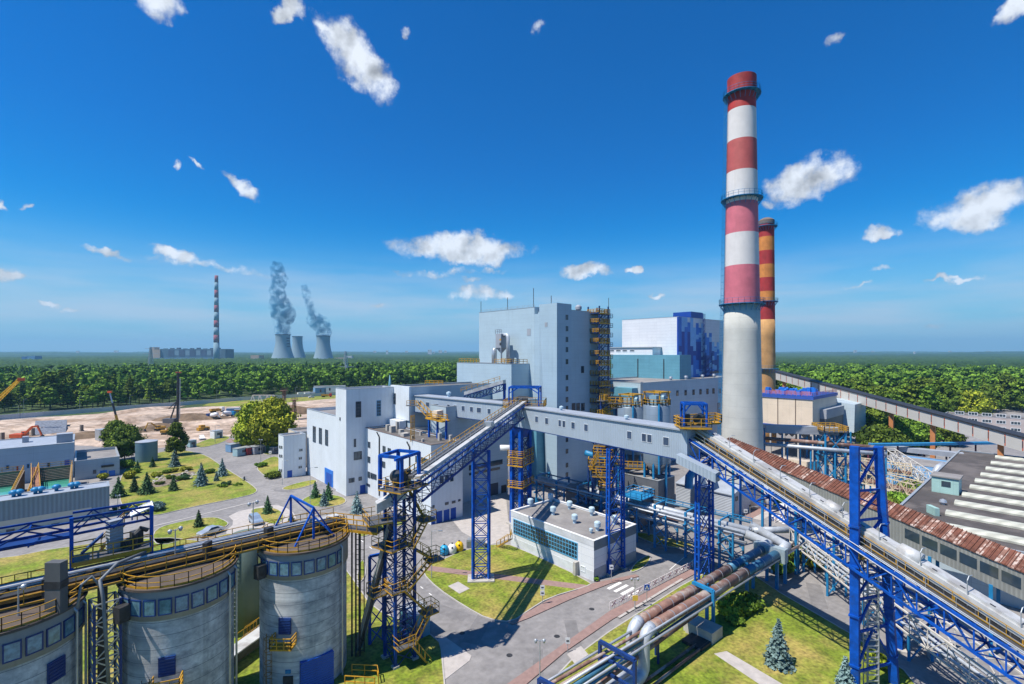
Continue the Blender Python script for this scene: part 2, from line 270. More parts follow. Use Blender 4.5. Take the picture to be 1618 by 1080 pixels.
# ---------------------------------------------------------------- mesh builder
ORI = {}
class MB:
    def __init__(s): s.v = []; s.f = []; s.m = []; s.mi = 0
    def add(s, vs, fs):
        o = len(s.v); s.v += [tuple(p) for p in vs]; s.f += [tuple(i + o for i in f) for f in fs]; s.m += [s.mi] * len(fs); return s
    def hexa(s, a, b):        # a: 4 bottom, b: 4 top, counter-clockwise from above
        return s.add(list(a) + list(b), [(3, 2, 1, 0), (4, 5, 6, 7), (0, 1, 5, 4), (1, 2, 6, 5), (2, 3, 7, 6), (3, 0, 4, 7)])
    def box(s, x0, x1, y0, y1, z0, z1):
        q = lambda z: [(x0, y0, z), (x1, y0, z), (x1, y1, z), (x0, y1, z)]
        return s.hexa(q(z0), q(z1))
    def obox(s, c, hd, lx, ly, z0, z1):
        ca, sa = math.cos(hd), math.sin(hd)
        q = lambda z: [(c[0] + ca * a * lx / 2 - sa * b * ly / 2, c[1] + sa * a * lx / 2 + ca * b * ly / 2, z) for a, b in ((-1, -1), (1, -1), (1, 1), (-1, 1))]
        return s.hexa(q(z0), q(z1))
    def prism(s, poly, z0, z1):
        n = len(poly); a = sum(poly[i][0] * poly[(i + 1) % n][1] - poly[(i + 1) % n][0] * poly[i][1] for i in range(n))
        if a < 0: poly = poly[::-1]
        return s.add([(p[0], p[1], z0) for p in poly] + [(p[0], p[1], z1) for p in poly],
                     [tuple(range(n))[::-1], tuple(range(n, 2 * n))] + [(i, (i + 1) % n, n + (i + 1) % n, n + i) for i in range(n)])
    def bar(s, p, q, w, h=None):
        p, q = Vector(p), Vector(q); d = q - p
        if d.length < 1e-5: return s
        d.normalize(); up = Vector((0, 0, 1)) if abs(d.z) < .95 else Vector((1, 0, 0)) if h is None else Vector((0, 1, 0))
        a = d.cross(up).normalized(); b = a.cross(d); h = h or w; a *= w / 2; b *= h / 2
        return s.add([p - a - b, p + a - b, p + a + b, p - a + b, q - a - b, q + a - b, q + a + b, q - a + b],
                     [(3, 2, 1, 0), (4, 5, 6, 7), (0, 1, 5, 4), (1, 2, 6, 5), (2, 3, 7, 6), (3, 0, 4, 7)])
    def tube(s, pts, r, n=10, cap=True):
        pts = [Vector(p) for p in pts]; k = len(pts); rings = []; ref = None
        for i, p in enumerate(pts):
            d = (pts[min(i + 1, k - 1)] - p).normalized() + (p - pts[max(i - 1, 0)]).normalized() if 0 < i < k - 1 else (pts[min(i + 1, k - 1)] - pts[max(i - 1, 0)])
            d.normalize()
            if ref is None:
                ref = d.cross(Vector((0, 0, 1)) if abs(d.z) < .9 else Vector((1, 0, 0))).normalized()
            ref = (ref - d * ref.dot(d)).normalized(); b = d.cross(ref)
            rr = r[i] if isinstance(r, (list, tuple)) else r
            rings.append([p + (ref * math.cos(t) + b * math.sin(t)) * rr for t in [6.28318 * j / n for j in range(n)]])
        f = []
        for i in range(k - 1):
            for j in range(n): f.append((i * n + j, i * n + (j + 1) % n, (i + 1) * n + (j + 1) % n, (i + 1) * n + j))
        if cap: f += [tuple(range(n))[::-1], tuple(range((k - 1) * n, k * n))]
        return s.add([x for ring in rings for x in ring], f)
    def lathe(s, c, prof, n=32, cap=True, a0=0, a1=6.283185307):
        full = a1 - a0 > 6.28; m = n if full else n + 1; k = len(prof); vs = []
        for (r, z) in prof:
            for j in range(m):
                t = a0 + (a1 - a0) * j / n; vs.append((c[0] + r * math.cos(t), c[1] + r * math.sin(t), c[2] + z))
        f = []
        for i in range(k - 1):
            for j in range(n): f.append((i * m + j, i * m + (j + 1) % m, (i + 1) * m + (j + 1) % m, (i + 1) * m + j))
        if cap and full:
            if prof[0][0] > 1e-3: f.append(tuple(range(n))[::-1])
            if prof[-1][0] > 1e-3: f.append(tuple(range((k - 1) * n, k * n)))
        return s.add(vs, f)
    def slab(s, p, q, w, lo, hi, off=0):     # swept box from p to q, w wide, from lo to hi above the line
        p, q = Vector(p), Vector(q); d = Vector((q.x - p.x, q.y - p.y, 0)).normalized(); a = Vector((d.y, -d.x, 0))
        o = a * off; a = a * (w / 2); u, v = Vector((0, 0, lo)), Vector((0, 0, hi))
        P, Q = p + o, q + o
        return s.hexa([P - a + u, P + a + u, Q + a + u, Q - a + u], [P - a + v, P + a + v, Q + a + v, Q - a + v])
    def rail(s, pts, h=1.1, step=1.6, w=.07, n=2):
        pts = [Vector(p) for p in pts]
        for a, b in zip(pts, pts[1:]):
            Ln = (b - a).length
            if Ln < .05: continue
            k = max(1, round(Ln / step))
            for i in range(k + 1):
                p = a.lerp(b, i / k); s.bar(p, p + Vector((0, 0, h)), w)
            for j in range(n):
                u = Vector((0, 0, h * (j + 1) / n)); s.bar(a + u, b + u, w)
        return s
    def build(s, name, mats, parent=None, smooth=False, loc=None):
        if not s.v: return None
        me = bpy.data.meshes.new(name); o = bpy.data.objects.new(name, me); COL.objects.link(o)
        og = ORI.get(parent.name, Vector()) if parent else (loc if loc is not None else Vector())
        a = np.array(s.v, dtype=np.float64) - np.array(og)
        me.from_pydata(a.tolist(), [], s.f)
        if not isinstance(mats, (list, tuple)): mats = [mats]
        for m in mats: me.materials.append(m)
        if len(mats) > 1: me.polygons.foreach_set('material_index', s.m)
        if smooth: me.polygons.foreach_set('use_smooth', [True] * len(s.f))
        me.update()
        if parent: o.parent = parent; ORI[o.name] = og
        else: o.location = og; ORI[o.name] = og
        return o
def tag(o, label, cat, group=None, kind=None):
    if label: o['label'] = label
    if cat: o['category'] = cat
    if group: o['group'] = group
    if kind: o['kind'] = kind
    return o
def T(name, label, cat, loc=(0, 0, 0), group=None, local=False, rz=0):
    o = bpy.data.objects.new(name, None); COL.objects.link(o); o.location = loc; o.rotation_euler = (0, 0, rz); o.empty_display_size = .3
    ORI[o.name] = Vector() if local else Vector(loc)
    return tag(o, label, cat, group)
def S(name, mb, m, label=None):
    o = mb.build(name, m); o['kind'] = 'structure'
    if label: o['label'] = label
    return o
CH = {}
def kids(o): return [c for c in bpy.data.objects if c.parent == o] if o.name not in CH else CH[o.name]
def dup(root, loc, rz=0, label=None, group=None, sc=1.0):
    def cp(o, par):
        c = o.copy(); COL.objects.link(c); c.parent = par
        if o.name not in CH: CH[o.name] = list(o.children)
        for x in CH[o.name]: cp(x, c)
        return c
    r = cp(root, None); r.location = loc; r.rotation_euler = (0, 0, rz)
    r.scale = sc if isinstance(sc, tuple) else (sc, sc, sc)
    if label: r['label'] = label
    if group: r['group'] = group
    return r
# ---------------------------------------------------------------- generic builders
def bldg(name, label, x0, x1, y0, y1, z1, wall=WHITE, roof=ROOF, z0=0, par=.5, trim=TRIM, cat='building', group=None, root=None, mats=None):
    """box building with parapet: parts wall, roof, coping"""
    t = root or T(name, label, cat, ((x0 + x1) / 2, (y0 + y1) / 2, z0), group)
    w = MB(); h = z1; k = .3
    w.add([(x0, y0, z0), (x1, y0, z0), (x1, y1, z0), (x0, y1, z0), (x0, y0, h), (x1, y0, h), (x1, y1, h), (x0, y1, h)],
          [(0, 1, 5, 4), (1, 2, 6, 5), (2, 3, 7, 6), (3, 0, 4, 7)])
    i = lambda z: [(x0 + k, y0 + k, z), (x1 - k, y0 + k, z), (x1 - k, y1 - k, z), (x0 + k, y1 - k, z)]
    w.add(i(h - par - .05) + i(h), [(1, 0, 4, 5), (2, 1, 5, 6), (3, 2, 6, 7), (0, 3, 7, 4)])
    w.build('wall', wall, t)
    MB().box(x0 + k + .003, x1 - k - .003, y0 + k + .003, y1 - k - .003, h - par - .3, h - par).build('roof', roof, t)
    c = MB(); e = .06; b = k + .06
    c.box(x0 - e, x1 + e, y0 - e, y0 + b, h, h + .1); c.box(x0 - e, x1 + e, y1 - b, y1 + e, h, h + .1)
    c.box(x0 - e, x0 + b, y0 + b, y1 - b, h, h + .1); c.box(x1 - b, x1 + e, y0 + b, y1 - b, h, h + .1)
    c.build('coping', trim, t)
    return t
def win(t, face, plane, a0, a1, z0, z1, cols=1, rows=1, fm=FRAME, gm=GLASS, fw=.12, name='window'):
    """window on a -X ('X') or -Y ('Y') wall; frame with its pane as sub-part"""
    if a0 > a1: a0, a1 = a1, a0
    if z0 > z1: z0, z1 = z1, z0
    m = MB(); P = (lambda a, z, o: (plane - o, a, z)) if face == 'X' else (lambda a, z, o: (a, plane - o, z))
    def bx(b, a, aa, z, zz, o0, o1):
        p, q = P(a, z, o0), P(aa, zz, o1)
        b.box(min(p[0], q[0]), max(p[0], q[0]), min(p[1], q[1]), max(p[1], q[1]), z, zz)
    bx(m, a0, a1, z0, z0 + fw, -.05, .09); bx(m, a0, a1, z1 - fw, z1, -.05, .09)
    bx(m, a0, a0 + fw, z0 + fw, z1 - fw, -.05, .085); bx(m, a1 - fw, a1, z0 + fw, z1 - fw, -.05, .085)
    for i in range(1, cols):
        a = a0 + (a1 - a0) * i / cols; bx(m, a - fw / 3, a + fw / 3, z0 + fw, z1 - fw, -.05, .075)
    for j in range(1, rows):
        z = z0 + (z1 - z0) * j / rows; bx(m, a0 + fw, a1 - fw, z - fw / 3, z + fw / 3, -.05, .07)
    f = m.build(name, fm, t)
    g = MB(); bx(g, a0 + fw * .5, a1 - fw * .5, z0 + fw * .5, z1 - fw * .5, -.04, .03); g.build('pane', gm, f)
    return f
def wpx(t, face, plane, px0, py0, px1, py1, **k):
    on = onX if face == 'X' else onY
    pm, ym = (px0 + px1) / 2, (py0 + py1) / 2
    a0, _ = on(plane, px0, ym); a1, _ = on(plane, px1, ym); _, z1 = on(plane, pm, py0); _, z0 = on(plane, pm, py1)
    return win(t, face, plane, a0, a1, z0, z1, **k)
def panel(t, face, plane, px0, py0, px1, py1, m, name='door', o=.06, z0=None):
    on = onX if face == 'X' else onY
    pm, ym = (px0 + px1) / 2, (py0 + py1) / 2
    a0, _ = on(plane, px0, ym); a1, _ = on(plane, px1, ym); _, z1 = on(plane, pm, py0); _, zz = on(plane, pm, py1)
    z0 = zz if z0 is None else z0; a0, a1 = min(a0, a1), max(a0, a1); b = MB()
    if face == 'X': b.box(plane - o, plane + .02, a0, a1, z0, z1)
    else: b.box(a0, a1, plane - o, plane + .02, z0, z1)
    return b.build(name, m, t)
def lattice(t, base, top, n, wl, wb, lm=BLUE, bm=None, legn='leg', foot=True, zz=False, rung=0):
    """four-leg lattice tower: base/top lists of 4 points"""
    bm = bm or lm
    base = [Vector(p) for p in base]; top = [Vector(p) for p in top]
    for a, b in zip(base, top):
        l = MB().bar(a, b, wl); l.build(legn, lm, t)
    br = MB(); L_ = lambda i, u: base[i].lerp(top[i], u)
    if rung:
        for k in range(rung):
            for i in (0, 2): br.bar(L_(i, (k + .5) / rung), L_(i + 1, (k + .5) / rung), wb * 1.3, wb * 2)
    for k in range(n):
        u0, u1 = k / n, (k + 1) / n
        for i in range(4):
            j = (i + 1) % 4
            if rung and i in (0, 2): continue
            if zz:
                br.bar(L_(i, u0) if k % 2 else L_(j, u0), L_(j, u1) if k % 2 else L_(i, u1), wb)
            else:
                br.bar(L_(i, u0), L_(j, u1), wb); br.bar(L_(j, u0), L_(i, u1), wb)
            br.bar(L_(i, u1), L_(j, u1), wb * 1.1)
    br.build('bracing', bm, t)
    if foot:
        f = MB()
        for a in base: f.box(a.x - wl * 1.2, a.x + wl * 1.2, a.y - wl * 1.2, a.y + wl * 1.2, -.2, .35)
        f.build('footing', CONCL, t)
def square(c, hx, hy, hd=0):
    c = Vector(c); ca, sa = math.cos(hd), math.sin(hd)
    return [c + Vector((ca * a * hx - sa * b * hy, sa * a * hx + ca * b * hy, 0)) for a, b in ((-1, -1), (1, -1), (1, 1), (-1, 1))]
def truss(t, p, q, w, lo, hi, n, cw, bw, m, bm=None, name='truss', deck=None, off=0):
    """box truss between p and q: chords (part per side) and bracing"""
    bm = bm or m; p, q = Vector(p), Vector(q); d = Vector((q.x - p.x, q.y - p.y, 0)).normalized(); a = Vector((d.y, -d.x, 0))
    p = p + a * off; q = q + a * off
    pt = lambda u, s, z: p.lerp(q, u) + a * (s * w / 2) + Vector((0, 0, z))
    c = MB()
    for s in (-1, 1):
        for z in (lo, hi): c.bar(pt(0, s, z), pt(1, s, z), cw)
    c.build(name + '_chord', m, t)
    b = MB()
    for k in range(n + 1):
        u = k / n
        for s in (-1, 1): b.bar(pt(u, s, lo), pt(u, s, hi), bw)
        b.bar(pt(u, -1, lo), pt(u, 1, lo), bw); b.bar(pt(u, -1, hi), pt(u, 1, hi), bw)
        if k < n:
            v = (k + 1) / n
            for s in (-1, 1):
                b.bar(pt(u, s, lo if k % 2 else hi), pt(v, s, hi if k % 2 else lo), bw)
            b.bar(pt(u, -1, lo), pt(v, 1, lo), bw * .8); b.bar(pt(v, -1, lo), pt(u, 1, lo), bw * .8)
    b.build(name + '_bracing', bm, t)
def stairs(mb, tr, p, q, w=.9, h=1.05, rw=.06):
    """stair flight p->q: treads into tr, rails/stringers into mb"""
    p, q = Vector(p), Vector(q); d = Vector((q.x - p.x, q.y - p.y, 0)); d = d.normalized() if d.length > 1e-3 else Vector((1, 0, 0)); a = Vector((d.y, -d.x, 0)) * (w / 2)
    n = max(3, int(abs(q.z - p.z) / .3))
    for s in (-1, 1):
        mb.bar(p + a * s, q + a * s, .05, .2); mb.bar(p + a * s + Vector((0, 0, h)), q + a * s + Vector((0, 0, h)), rw)
        for i in range(0, 4): c = p.lerp(q, i / 3) + a * s; mb.bar(c, c + Vector((0, 0, h)), rw)
    for i in range(n + 1):
        c = p.lerp(q, i / n); tr.bar(c - a, c + a, .26, .04)
def ladder(mb, p, q, w=.5, n=None, hd=(1, 0), cage=None, bw=.05):
    p, q = Vector(p), Vector(q); a = Vector((hd[0], hd[1], 0)).normalized() * (w / 2); n = n or int((q - p).length / .6)
    for s in (-1, 1): mb.bar(p + a * s, q + a * s, bw)
    for i in range(n): c = p.lerp(q, (i + .5) / n); mb.bar(c - a, c + a, bw * .8)
    if cage:
        o = Vector((cage[0], cage[1], 0)).normalized() * .7
        for i in range(0, n, 2):
            c = p.lerp(q, (i + .5) / n); pp = [c - a, c - a * 1.2 + o * .6, c + o, c + a * 1.2 + o * .6, c + a]
            for u, v in zip(pp, pp[1:]): mb.bar(u, v, bw * .7)
        for u in (-a * 1.2 + o * .6, o, a * 1.2 + o * .6): mb.bar(p + u, q + u, bw * .7)

# ---------------------------------------------------------------- plants
def leafmesh(name, pts, nrm, size, shade, m, rs, core=None):
    """many small leaf faces: pts (n,3), nrm (n,3)"""
    n = len(pts); rnd = rs.normal(size=(n, 3)); nr = nrm + rnd * .55; nr /= np.linalg.norm(nr, axis=1)[:, None] + 1e-9
    a = np.cross(nr, rs.normal(size=(n, 3))); a /= np.linalg.norm(a, axis=1)[:, None] + 1e-9; b = np.cross(nr, a)
    sz = (size * rs.uniform(.6, 1.35, n))[:, None] if np.isscalar(size) else (size * rs.uniform(.6, 1.35, n))[:, None]
    v = np.stack([pts - a * sz, pts - b * sz * .7, pts + a * sz, pts + b * sz * .7], 1).reshape(-1, 3)
    f = np.arange(4 * n).reshape(n, 4); sh = np.repeat(shade, 4)
    if core is not None:
        cv, cf, cs = core; k = len(v); v = np.concatenate([v, cv]); sh = np.concatenate([sh, cs])
    me = bpy.data.meshes.new(name)
    loops = f.reshape(-1); lt = np.full(n, 4)
    if core is not None:
        loops = np.concatenate([loops, (cf + k).reshape(-1)]); lt = np.concatenate([lt, np.full(len(cf), cf.shape[1])])
    me.vertices.add(len(v)); me.vertices.foreach_set('co', v.reshape(-1).astype(np.float32))
    me.loops.add(len(loops)); me.loops.foreach_set('vertex_index', loops.astype(np.int32))
    me.polygons.add(len(lt)); me.polygons.foreach_set('loop_start', np.concatenate([[0], np.cumsum(lt)[:-1]]).astype(np.int32))
    me.update(calc_edges=True)
    at = me.attributes.new('shade', 'FLOAT', 'POINT'); at.data.foreach_set('value', np.clip(sh, 0, 1).astype(np.float32))
    me.materials.append(m); return me
def blob(rs, c, r, n=8):
    """low-poly lumpy core"""
    vs, fs = [], []
    for i in range(n // 2 + 1):
        th = math.pi * i / (n // 2)
        for j in range(n):
            ph = 2 * math.pi * j / n; k = rs.uniform(.82, 1.1)
            vs.append((c[0] + r[0] * k * math.sin(th) * math.cos(ph), c[1] + r[1] * k * math.sin(th) * math.sin(ph), c[2] + r[2] * k * math.cos(th)))
    for i in range(n // 2):
        for j in range(n): fs.append((i * n + j, (i + 1) * n + j, (i + 1) * n + (j + 1) % n, i * n + (j + 1) % n))
    return np.array(vs), np.array(fs)
def broad_data(rs, h, w, nc, nl, ls, crown0=.25):
    """clumps spread through the crown; returns leaf points, normals, shade and core"""
    P, Nn, Sh, CV, CF, CS = [], [], [], [], [], []; k = 0
    for i in range(nc):
        u = rs.uniform(0, 1); t = rs.uniform(0, 6.283); z = h * (crown0 + (1 - crown0) * (.12 + .80 * u))
        prof = math.sin(math.pi * min(1, (.18 + .82 * u) ** .85)) ** .6; rr = w / 2 * prof * math.sqrt(rs.uniform(.15, 1)) * .78
        c = np.array([rr * math.cos(t), rr * math.sin(t), z]); cr = w * rs.uniform(.13, .23)
        d = rs.normal(size=(nl, 3)); d /= np.linalg.norm(d, axis=1)[:, None]; d[:, 2] = np.where(rs.uniform(size=nl) < .7, abs(d[:, 2]), d[:, 2])
        P.append(c + d * cr * np.array([1, 1, .8]) * rs.uniform(.62, 1.28, (nl, 1))); Nn.append(d)
        Sh.append(np.clip(rs.normal(.45 + .22 * rs.normal(), .17, nl), 0, 1))
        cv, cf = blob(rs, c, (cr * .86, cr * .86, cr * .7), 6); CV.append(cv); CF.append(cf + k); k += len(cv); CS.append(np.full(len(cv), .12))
    return np.concatenate(P), np.concatenate(Nn), np.concatenate(Sh), (np.concatenate(CV), np.concatenate(CF), np.concatenate(CS))
def trunk_mesh(h, r, m=None):
    b = MB(); b.tube([(0, 0, -.1), (.05 * r, 0, h * .3), (.2 * r, .1 * r, h * .62)], [r, r * .75, r * .35], 7)
    for k in range(4):
        t = k * 1.6 + .4; b.tube([(0, 0, h * (.25 + .06 * k)), (h * .16 * math.cos(t), h * .16 * math.sin(t), h * (.45 + .07 * k))], [r * .45, r * .15], 5)
    return b
def make_tree(name, label, cat, h, w, nc, nl, ls, m=LEAF, seed=0, loc=(0, 0, 0), group=None, crown0=.22):
    rs = np.random.RandomState(seed); t = T(name, label, cat, (0, 0, 0), group, local=True)
    trunk_mesh(h, max(.08, h * .018)).build('trunk', BARK, t)
    p, n, s, core = broad_data(rs, h, w, nc, nl, ls, crown0)
    me = leafmesh('crown', p, n, ls, s, m, rs, core); o = bpy.data.objects.new('crown', me); COL.objects.link(o); o.parent = t
    t.location = loc; return t
def make_spruce(name, label, h, w, m=NEED, seed=0, loc=(0, 0, 0), group=None, dens=1.0):
    rs = np.random.RandomState(seed); t = T(name, label, 'spruce tree', (0, 0, 0), group, local=True)
    MB().tube([(0, 0, -.1), (0, 0, h * .97)], [h * .02, h * .004], 6).build('trunk', BARK, t)
    P, Nn, Sh = [], [], []; nt_ = int(15 * dens)
    for i in range(nt_):
        u = (i + .5) / nt_; z = h * (.04 + .95 * u); r = w / 2 * (1 - u) ** .85 * rs.uniform(.85, 1.15) + .05 * w * (1 - u)
        nb = max(4, int(11 * (1 - u) + 3)); ph = rs.uniform(0, 6.28)
        for j in range(nb):
            a = ph + 6.283 * j / nb + rs.uniform(-.2, .2); rr = r * rs.uniform(.75, 1.12); nl = max(5, int(13 * (1 - u) * dens + 3))
            q = rs.uniform(.1, 1, nl); dz = -.22 * rr * q ** 1.6 + .06 * rr
            sp = rs.normal(0, .11, nl) * rr * (1.15 - q * .6)
            P.append(np.stack([rr * q * np.cos(a) - sp * np.sin(a), rr * q * np.sin(a) + sp * np.cos(a), z + dz + rs.normal(0, .02 * h / 6, nl)], 1))
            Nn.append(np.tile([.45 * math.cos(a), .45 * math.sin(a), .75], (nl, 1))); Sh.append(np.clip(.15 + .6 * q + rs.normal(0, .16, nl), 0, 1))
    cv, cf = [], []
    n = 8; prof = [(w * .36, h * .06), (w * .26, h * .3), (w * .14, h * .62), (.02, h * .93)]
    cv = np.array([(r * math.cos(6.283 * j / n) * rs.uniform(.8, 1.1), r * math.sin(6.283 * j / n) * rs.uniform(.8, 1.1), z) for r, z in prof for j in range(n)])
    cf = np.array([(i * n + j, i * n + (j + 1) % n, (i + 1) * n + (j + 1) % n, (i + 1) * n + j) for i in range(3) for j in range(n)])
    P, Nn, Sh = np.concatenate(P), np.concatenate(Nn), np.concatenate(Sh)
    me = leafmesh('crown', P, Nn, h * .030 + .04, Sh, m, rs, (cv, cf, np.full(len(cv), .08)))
    o = bpy.data.objects.new('crown', me); COL.objects.link(o); o.parent = t; t.location = loc; return t
def make_bush(name, label, w, h, m, seed, loc, group=None, nc=9, cat='shrub'):
    rs = np.random.RandomState(seed); P, Nn, Sh, CV, CF, CS = [], [], [], [], [], []; k = 0
    for i in range(nc):
        t = rs.uniform(0, 6.28); rr = w / 2 * .62 * math.sqrt(rs.uniform(0, 1)); cr = h * rs.uniform(.3, .42); c = np.array([rr * math.cos(t), rr * math.sin(t), h * rs.uniform(.35, .6)])
        nl = 60; d = rs.normal(size=(nl, 3)); d /= np.linalg.norm(d, axis=1)[:, None]; d[:, 2] = abs(d[:, 2]) - .25
        P.append(c + d * np.array([cr * 1.25, cr * 1.25, cr])); Nn.append(d); Sh.append(np.clip(rs.normal(.5, .2, nl), 0, 1))
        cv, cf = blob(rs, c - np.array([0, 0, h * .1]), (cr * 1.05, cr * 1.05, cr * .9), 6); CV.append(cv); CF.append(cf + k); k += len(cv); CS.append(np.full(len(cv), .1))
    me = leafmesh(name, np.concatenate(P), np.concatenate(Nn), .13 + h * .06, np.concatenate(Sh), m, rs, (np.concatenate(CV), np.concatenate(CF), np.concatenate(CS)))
    o = bpy.data.objects.new(name, me); COL.objects.link(o); o.location = loc; return tag(o, label, cat, group)

# ---------------------------------------------------------------- vehicles and street furniture
def car(name, label, loc, hd, paint, kind='sedan'):
    t = T(name, label, 'car', (0, 0, 0), 'cars parked on the site', local=True)
    if kind == 'sedan':
        L_, Wd = 4.6, 1.8; prof = [(-2.3, .35), (-2.3, .8), (-1.9, .95), (-1.45, 1.0), (-.85, 1.4), (.35, 1.44), (1.05, 1.02), (1.9, .88), (2.28, .7), (2.3, .35)]
        cab = [(-1.38, 1.0), (-.84, 1.36), (.34, 1.40), (.98, 1.0)]
    elif kind == 'suv':
        L_, Wd = 4.5, 1.85; prof = [(-2.25, .4), (-2.28, 1.0), (-2.05, 1.62), (.3, 1.68), (1.0, 1.1), (2.0, .98), (2.25, .75), (2.25, .4)]
        cab = [(-2.0, 1.05), (-1.92, 1.55), (.28, 1.61), (.86, 1.08)]
    else:
        L_, Wd = 5.4, 2.0; prof = [(-2.7, .4), (-2.7, 2.3), (1.3, 2.35), (1.95, 1.3), (2.65, 1.1), (2.7, .4)]
        cab = [(.3, 1.35), (.3, 2.1), (1.25, 2.15), (1.8, 1.32)]
    b = MB(); n = len(prof); ys = [(-Wd / 2 + .06, 1), (-Wd / 2, 1), (Wd / 2, 1), (Wd / 2 - .06, 1)]
    vs = []
    for s in (-1, 1):
        for x, z in prof: vs.append((x, s * (Wd / 2 - max(0, z - .9) * .22), z))
    b.add(vs, [tuple(range(n)), tuple(range(n, 2 * n))[::-1]] + [(i, n + i, n + (i + 1) % n, (i + 1) % n) for i in range(n)])
    b.build('body', paint, t)
    for s in (-1, 1):
        w = MB(); w.add([(x, s * (Wd / 2 - max(0, z - .9) * .22 + .012), z) for x, z in cab], [(0, 1, 2, 3) if s > 0 else (3, 2, 1, 0)]); w.build('side_window', GLASS, t)
    f = MB(); (xa, za), (xb, zb) = cab[3], cab[2]; xa += .09; xb += .03; yy = Wd / 2 - .22
    f.add([(xa, -yy, za), (xa, yy, za), (xb, yy - .1, zb), (xb, -yy + .1, zb)], [(0, 1, 2, 3)]); o = f.build('windscreen', GLASS, t)
    f = MB(); (xa, za), (xb, zb) = cab[0], cab[1]; xa -= .1; xb -= .05
    f.add([(xa, -yy, za + .02), (xa, yy, za + .02), (xb, yy - .1, zb), (xb, -yy + .1, zb)], [(3, 2, 1, 0)]); f.build('rear_window', GLASS, t)
    for x in (-L_ * .3, L_ * .31):
        for s in (-1, 1):
            w = MB().tube([(x, s * (Wd / 2 - .2), .33), (x, s * (Wd / 2 + .015), .33)], .33, 14); wo_ = w.build('wheel', TIRE, t)
            MB().tube([(x, s * (Wd / 2 + .005), .33), (x, s * (Wd / 2 + .03), .33)], .19, 10).build('rim', STEEL, wo_)
    for s in (-1, 1):
        MB().box(L_ / 2 - .06, L_ / 2 + .01, s * .62 - .18, s * .62 + .18, .62, .76).build('headlight', WPAINT, t)
        MB().box(-L_ / 2 - .01, -L_ / 2 + .06, s * .66 - .14, s * .66 + .14, .72, .86).build('tail_light', RED, t)
    t.location = loc; t.rotation_euler = (0, 0, hd); return t
def lamp(label, loc, h, arms=2, hd=0, m=STEEL, group='street lamps along the site roads', arm=.45, name='street_lamp'):
    t = T(name, label, 'street lamp', (0, 0, 0), group, local=True)
    MB().tube([(0, 0, -.1), (0, 0, h * .35), (0, 0, h)], [.09, .06, .05], 8).build('pole', m, t)
    for k in range(arms):
        s = (1, -1)[k % 2]
        a = MB().tube([(0, 0, h - .15), (s * arm * .6, 0, h + .02), (s * arm, 0, h)], .035, 6)
        ao = a.build('arm', m, t)
        if arm < .8: MB().lathe((s * arm, 0, h - .05), [(.12, -.25), (.2, 0), (.16, .12), (.02, .2)], 10).build('lamp_head', STEEL, ao)
        else: MB().box(s * arm - .35, s * arm + .35, -.12, .12, h - .1, h + .06).build('lamp_head', STEEL, ao)
    t.location = loc; t.rotation_euler = (0, 0, hd); return t
# ================================================================ ground
def chaikin(p, k=2):
    for _ in range(k):
        q = []
        for i in range(len(p)):
            a, b = Vector(p[i]), Vector(p[(i + 1) % len(p)]); q += [a.lerp(b, .25), a.lerp(b, .75)]
        p = q
    return p
def pix(poly, z=0): return [G(x, y, z) if y > 600 or z else G(x, y) for x, y in poly]
def sheet(name, poly, z0, z1, m, sm=0):
    p = [Vector((q[0], q[1], 0)) for q in poly]
    if sm: p = chaikin(p, sm)
    b = MB().prism([(q.x, q.y) for q in p], z0, z1); return S(name, b, m)
def offs(p, w):
    n = len(p); ar = sum(p[i].x * p[(i + 1) % n].y - p[(i + 1) % n].x * p[i].y for i in range(n)); sg = 1 if ar > 0 else -1; out = []
    for i in range(n):
        d1 = (p[i] - p[i - 1]); d2 = (p[(i + 1) % n] - p[i]); d = (d1.normalized() + d2.normalized())
        d = d.normalized() if d.length > 1e-4 else d1.normalized(); out.append(p[i] + Vector((-d.y, d.x, 0)) * w * sg)
    return out
def lawn(poly, sm=2, kerb=True, m=None, name='lawn'):
    p = [Vector((q[0], q[1], 0)) for q in pix(poly)]
    if sm: p = chaikin(p, sm)
    q = offs(p, .18) if kerb else p
    S(name, MB().prism([(a.x, a.y) for a in q], -.1, .115), m or GRASS)
    if kerb:
        b = MB(); n = len(p)
        for i in range(n):
            j = (i + 1) % n
            b.add([(p[i].x, p[i].y, -.1), (p[j].x, p[j].y, -.1), (q[j].x, q[j].y, -.1), (q[i].x, q[i].y, -.1), (p[i].x, p[i].y, .13), (p[j].x, p[j].y, .13), (q[j].x, q[j].y, .13), (q[i].x, q[i].y, .13)],
                  [(4, 5, 6, 7), (0, 1, 5, 4), (2, 3, 7, 6)])
        S('kerb', b, KERB)
g = MB().lathe((0, 0, 0), [(16000, -.32), (3000, -.31), (.01, -.30)], 64, cap=False); S('ground', g, FIELD)
yard = [D(-900, 30), D(-500, 140), D(-450, 230), D(300, 300), D(700, 420), D(1300, 330), D(1750, 300), D(2300, 120), D(2300, 30), D(809, 10)]
sheet('yard_asphalt', yard, -.28, 0, ASPH)
sheet('sand_ground', pix([(-420, 722), (0, 701), (120, 702), (215, 712), (300, 702), (345, 692), (395, 684), (480, 690), (620, 690), (700, 640), (700, 618), (560, 623), (420, 636), (250, 647), (0, 664), (-420, 694)]), -.1, .05, SAND, 1)
sheet('grass_verge', pix([(470, 634), (560, 627), (640, 620), (640, 616), (500, 620), (410, 629), (300, 640), (380, 643)]), -.1, .06, GRASS, 1)
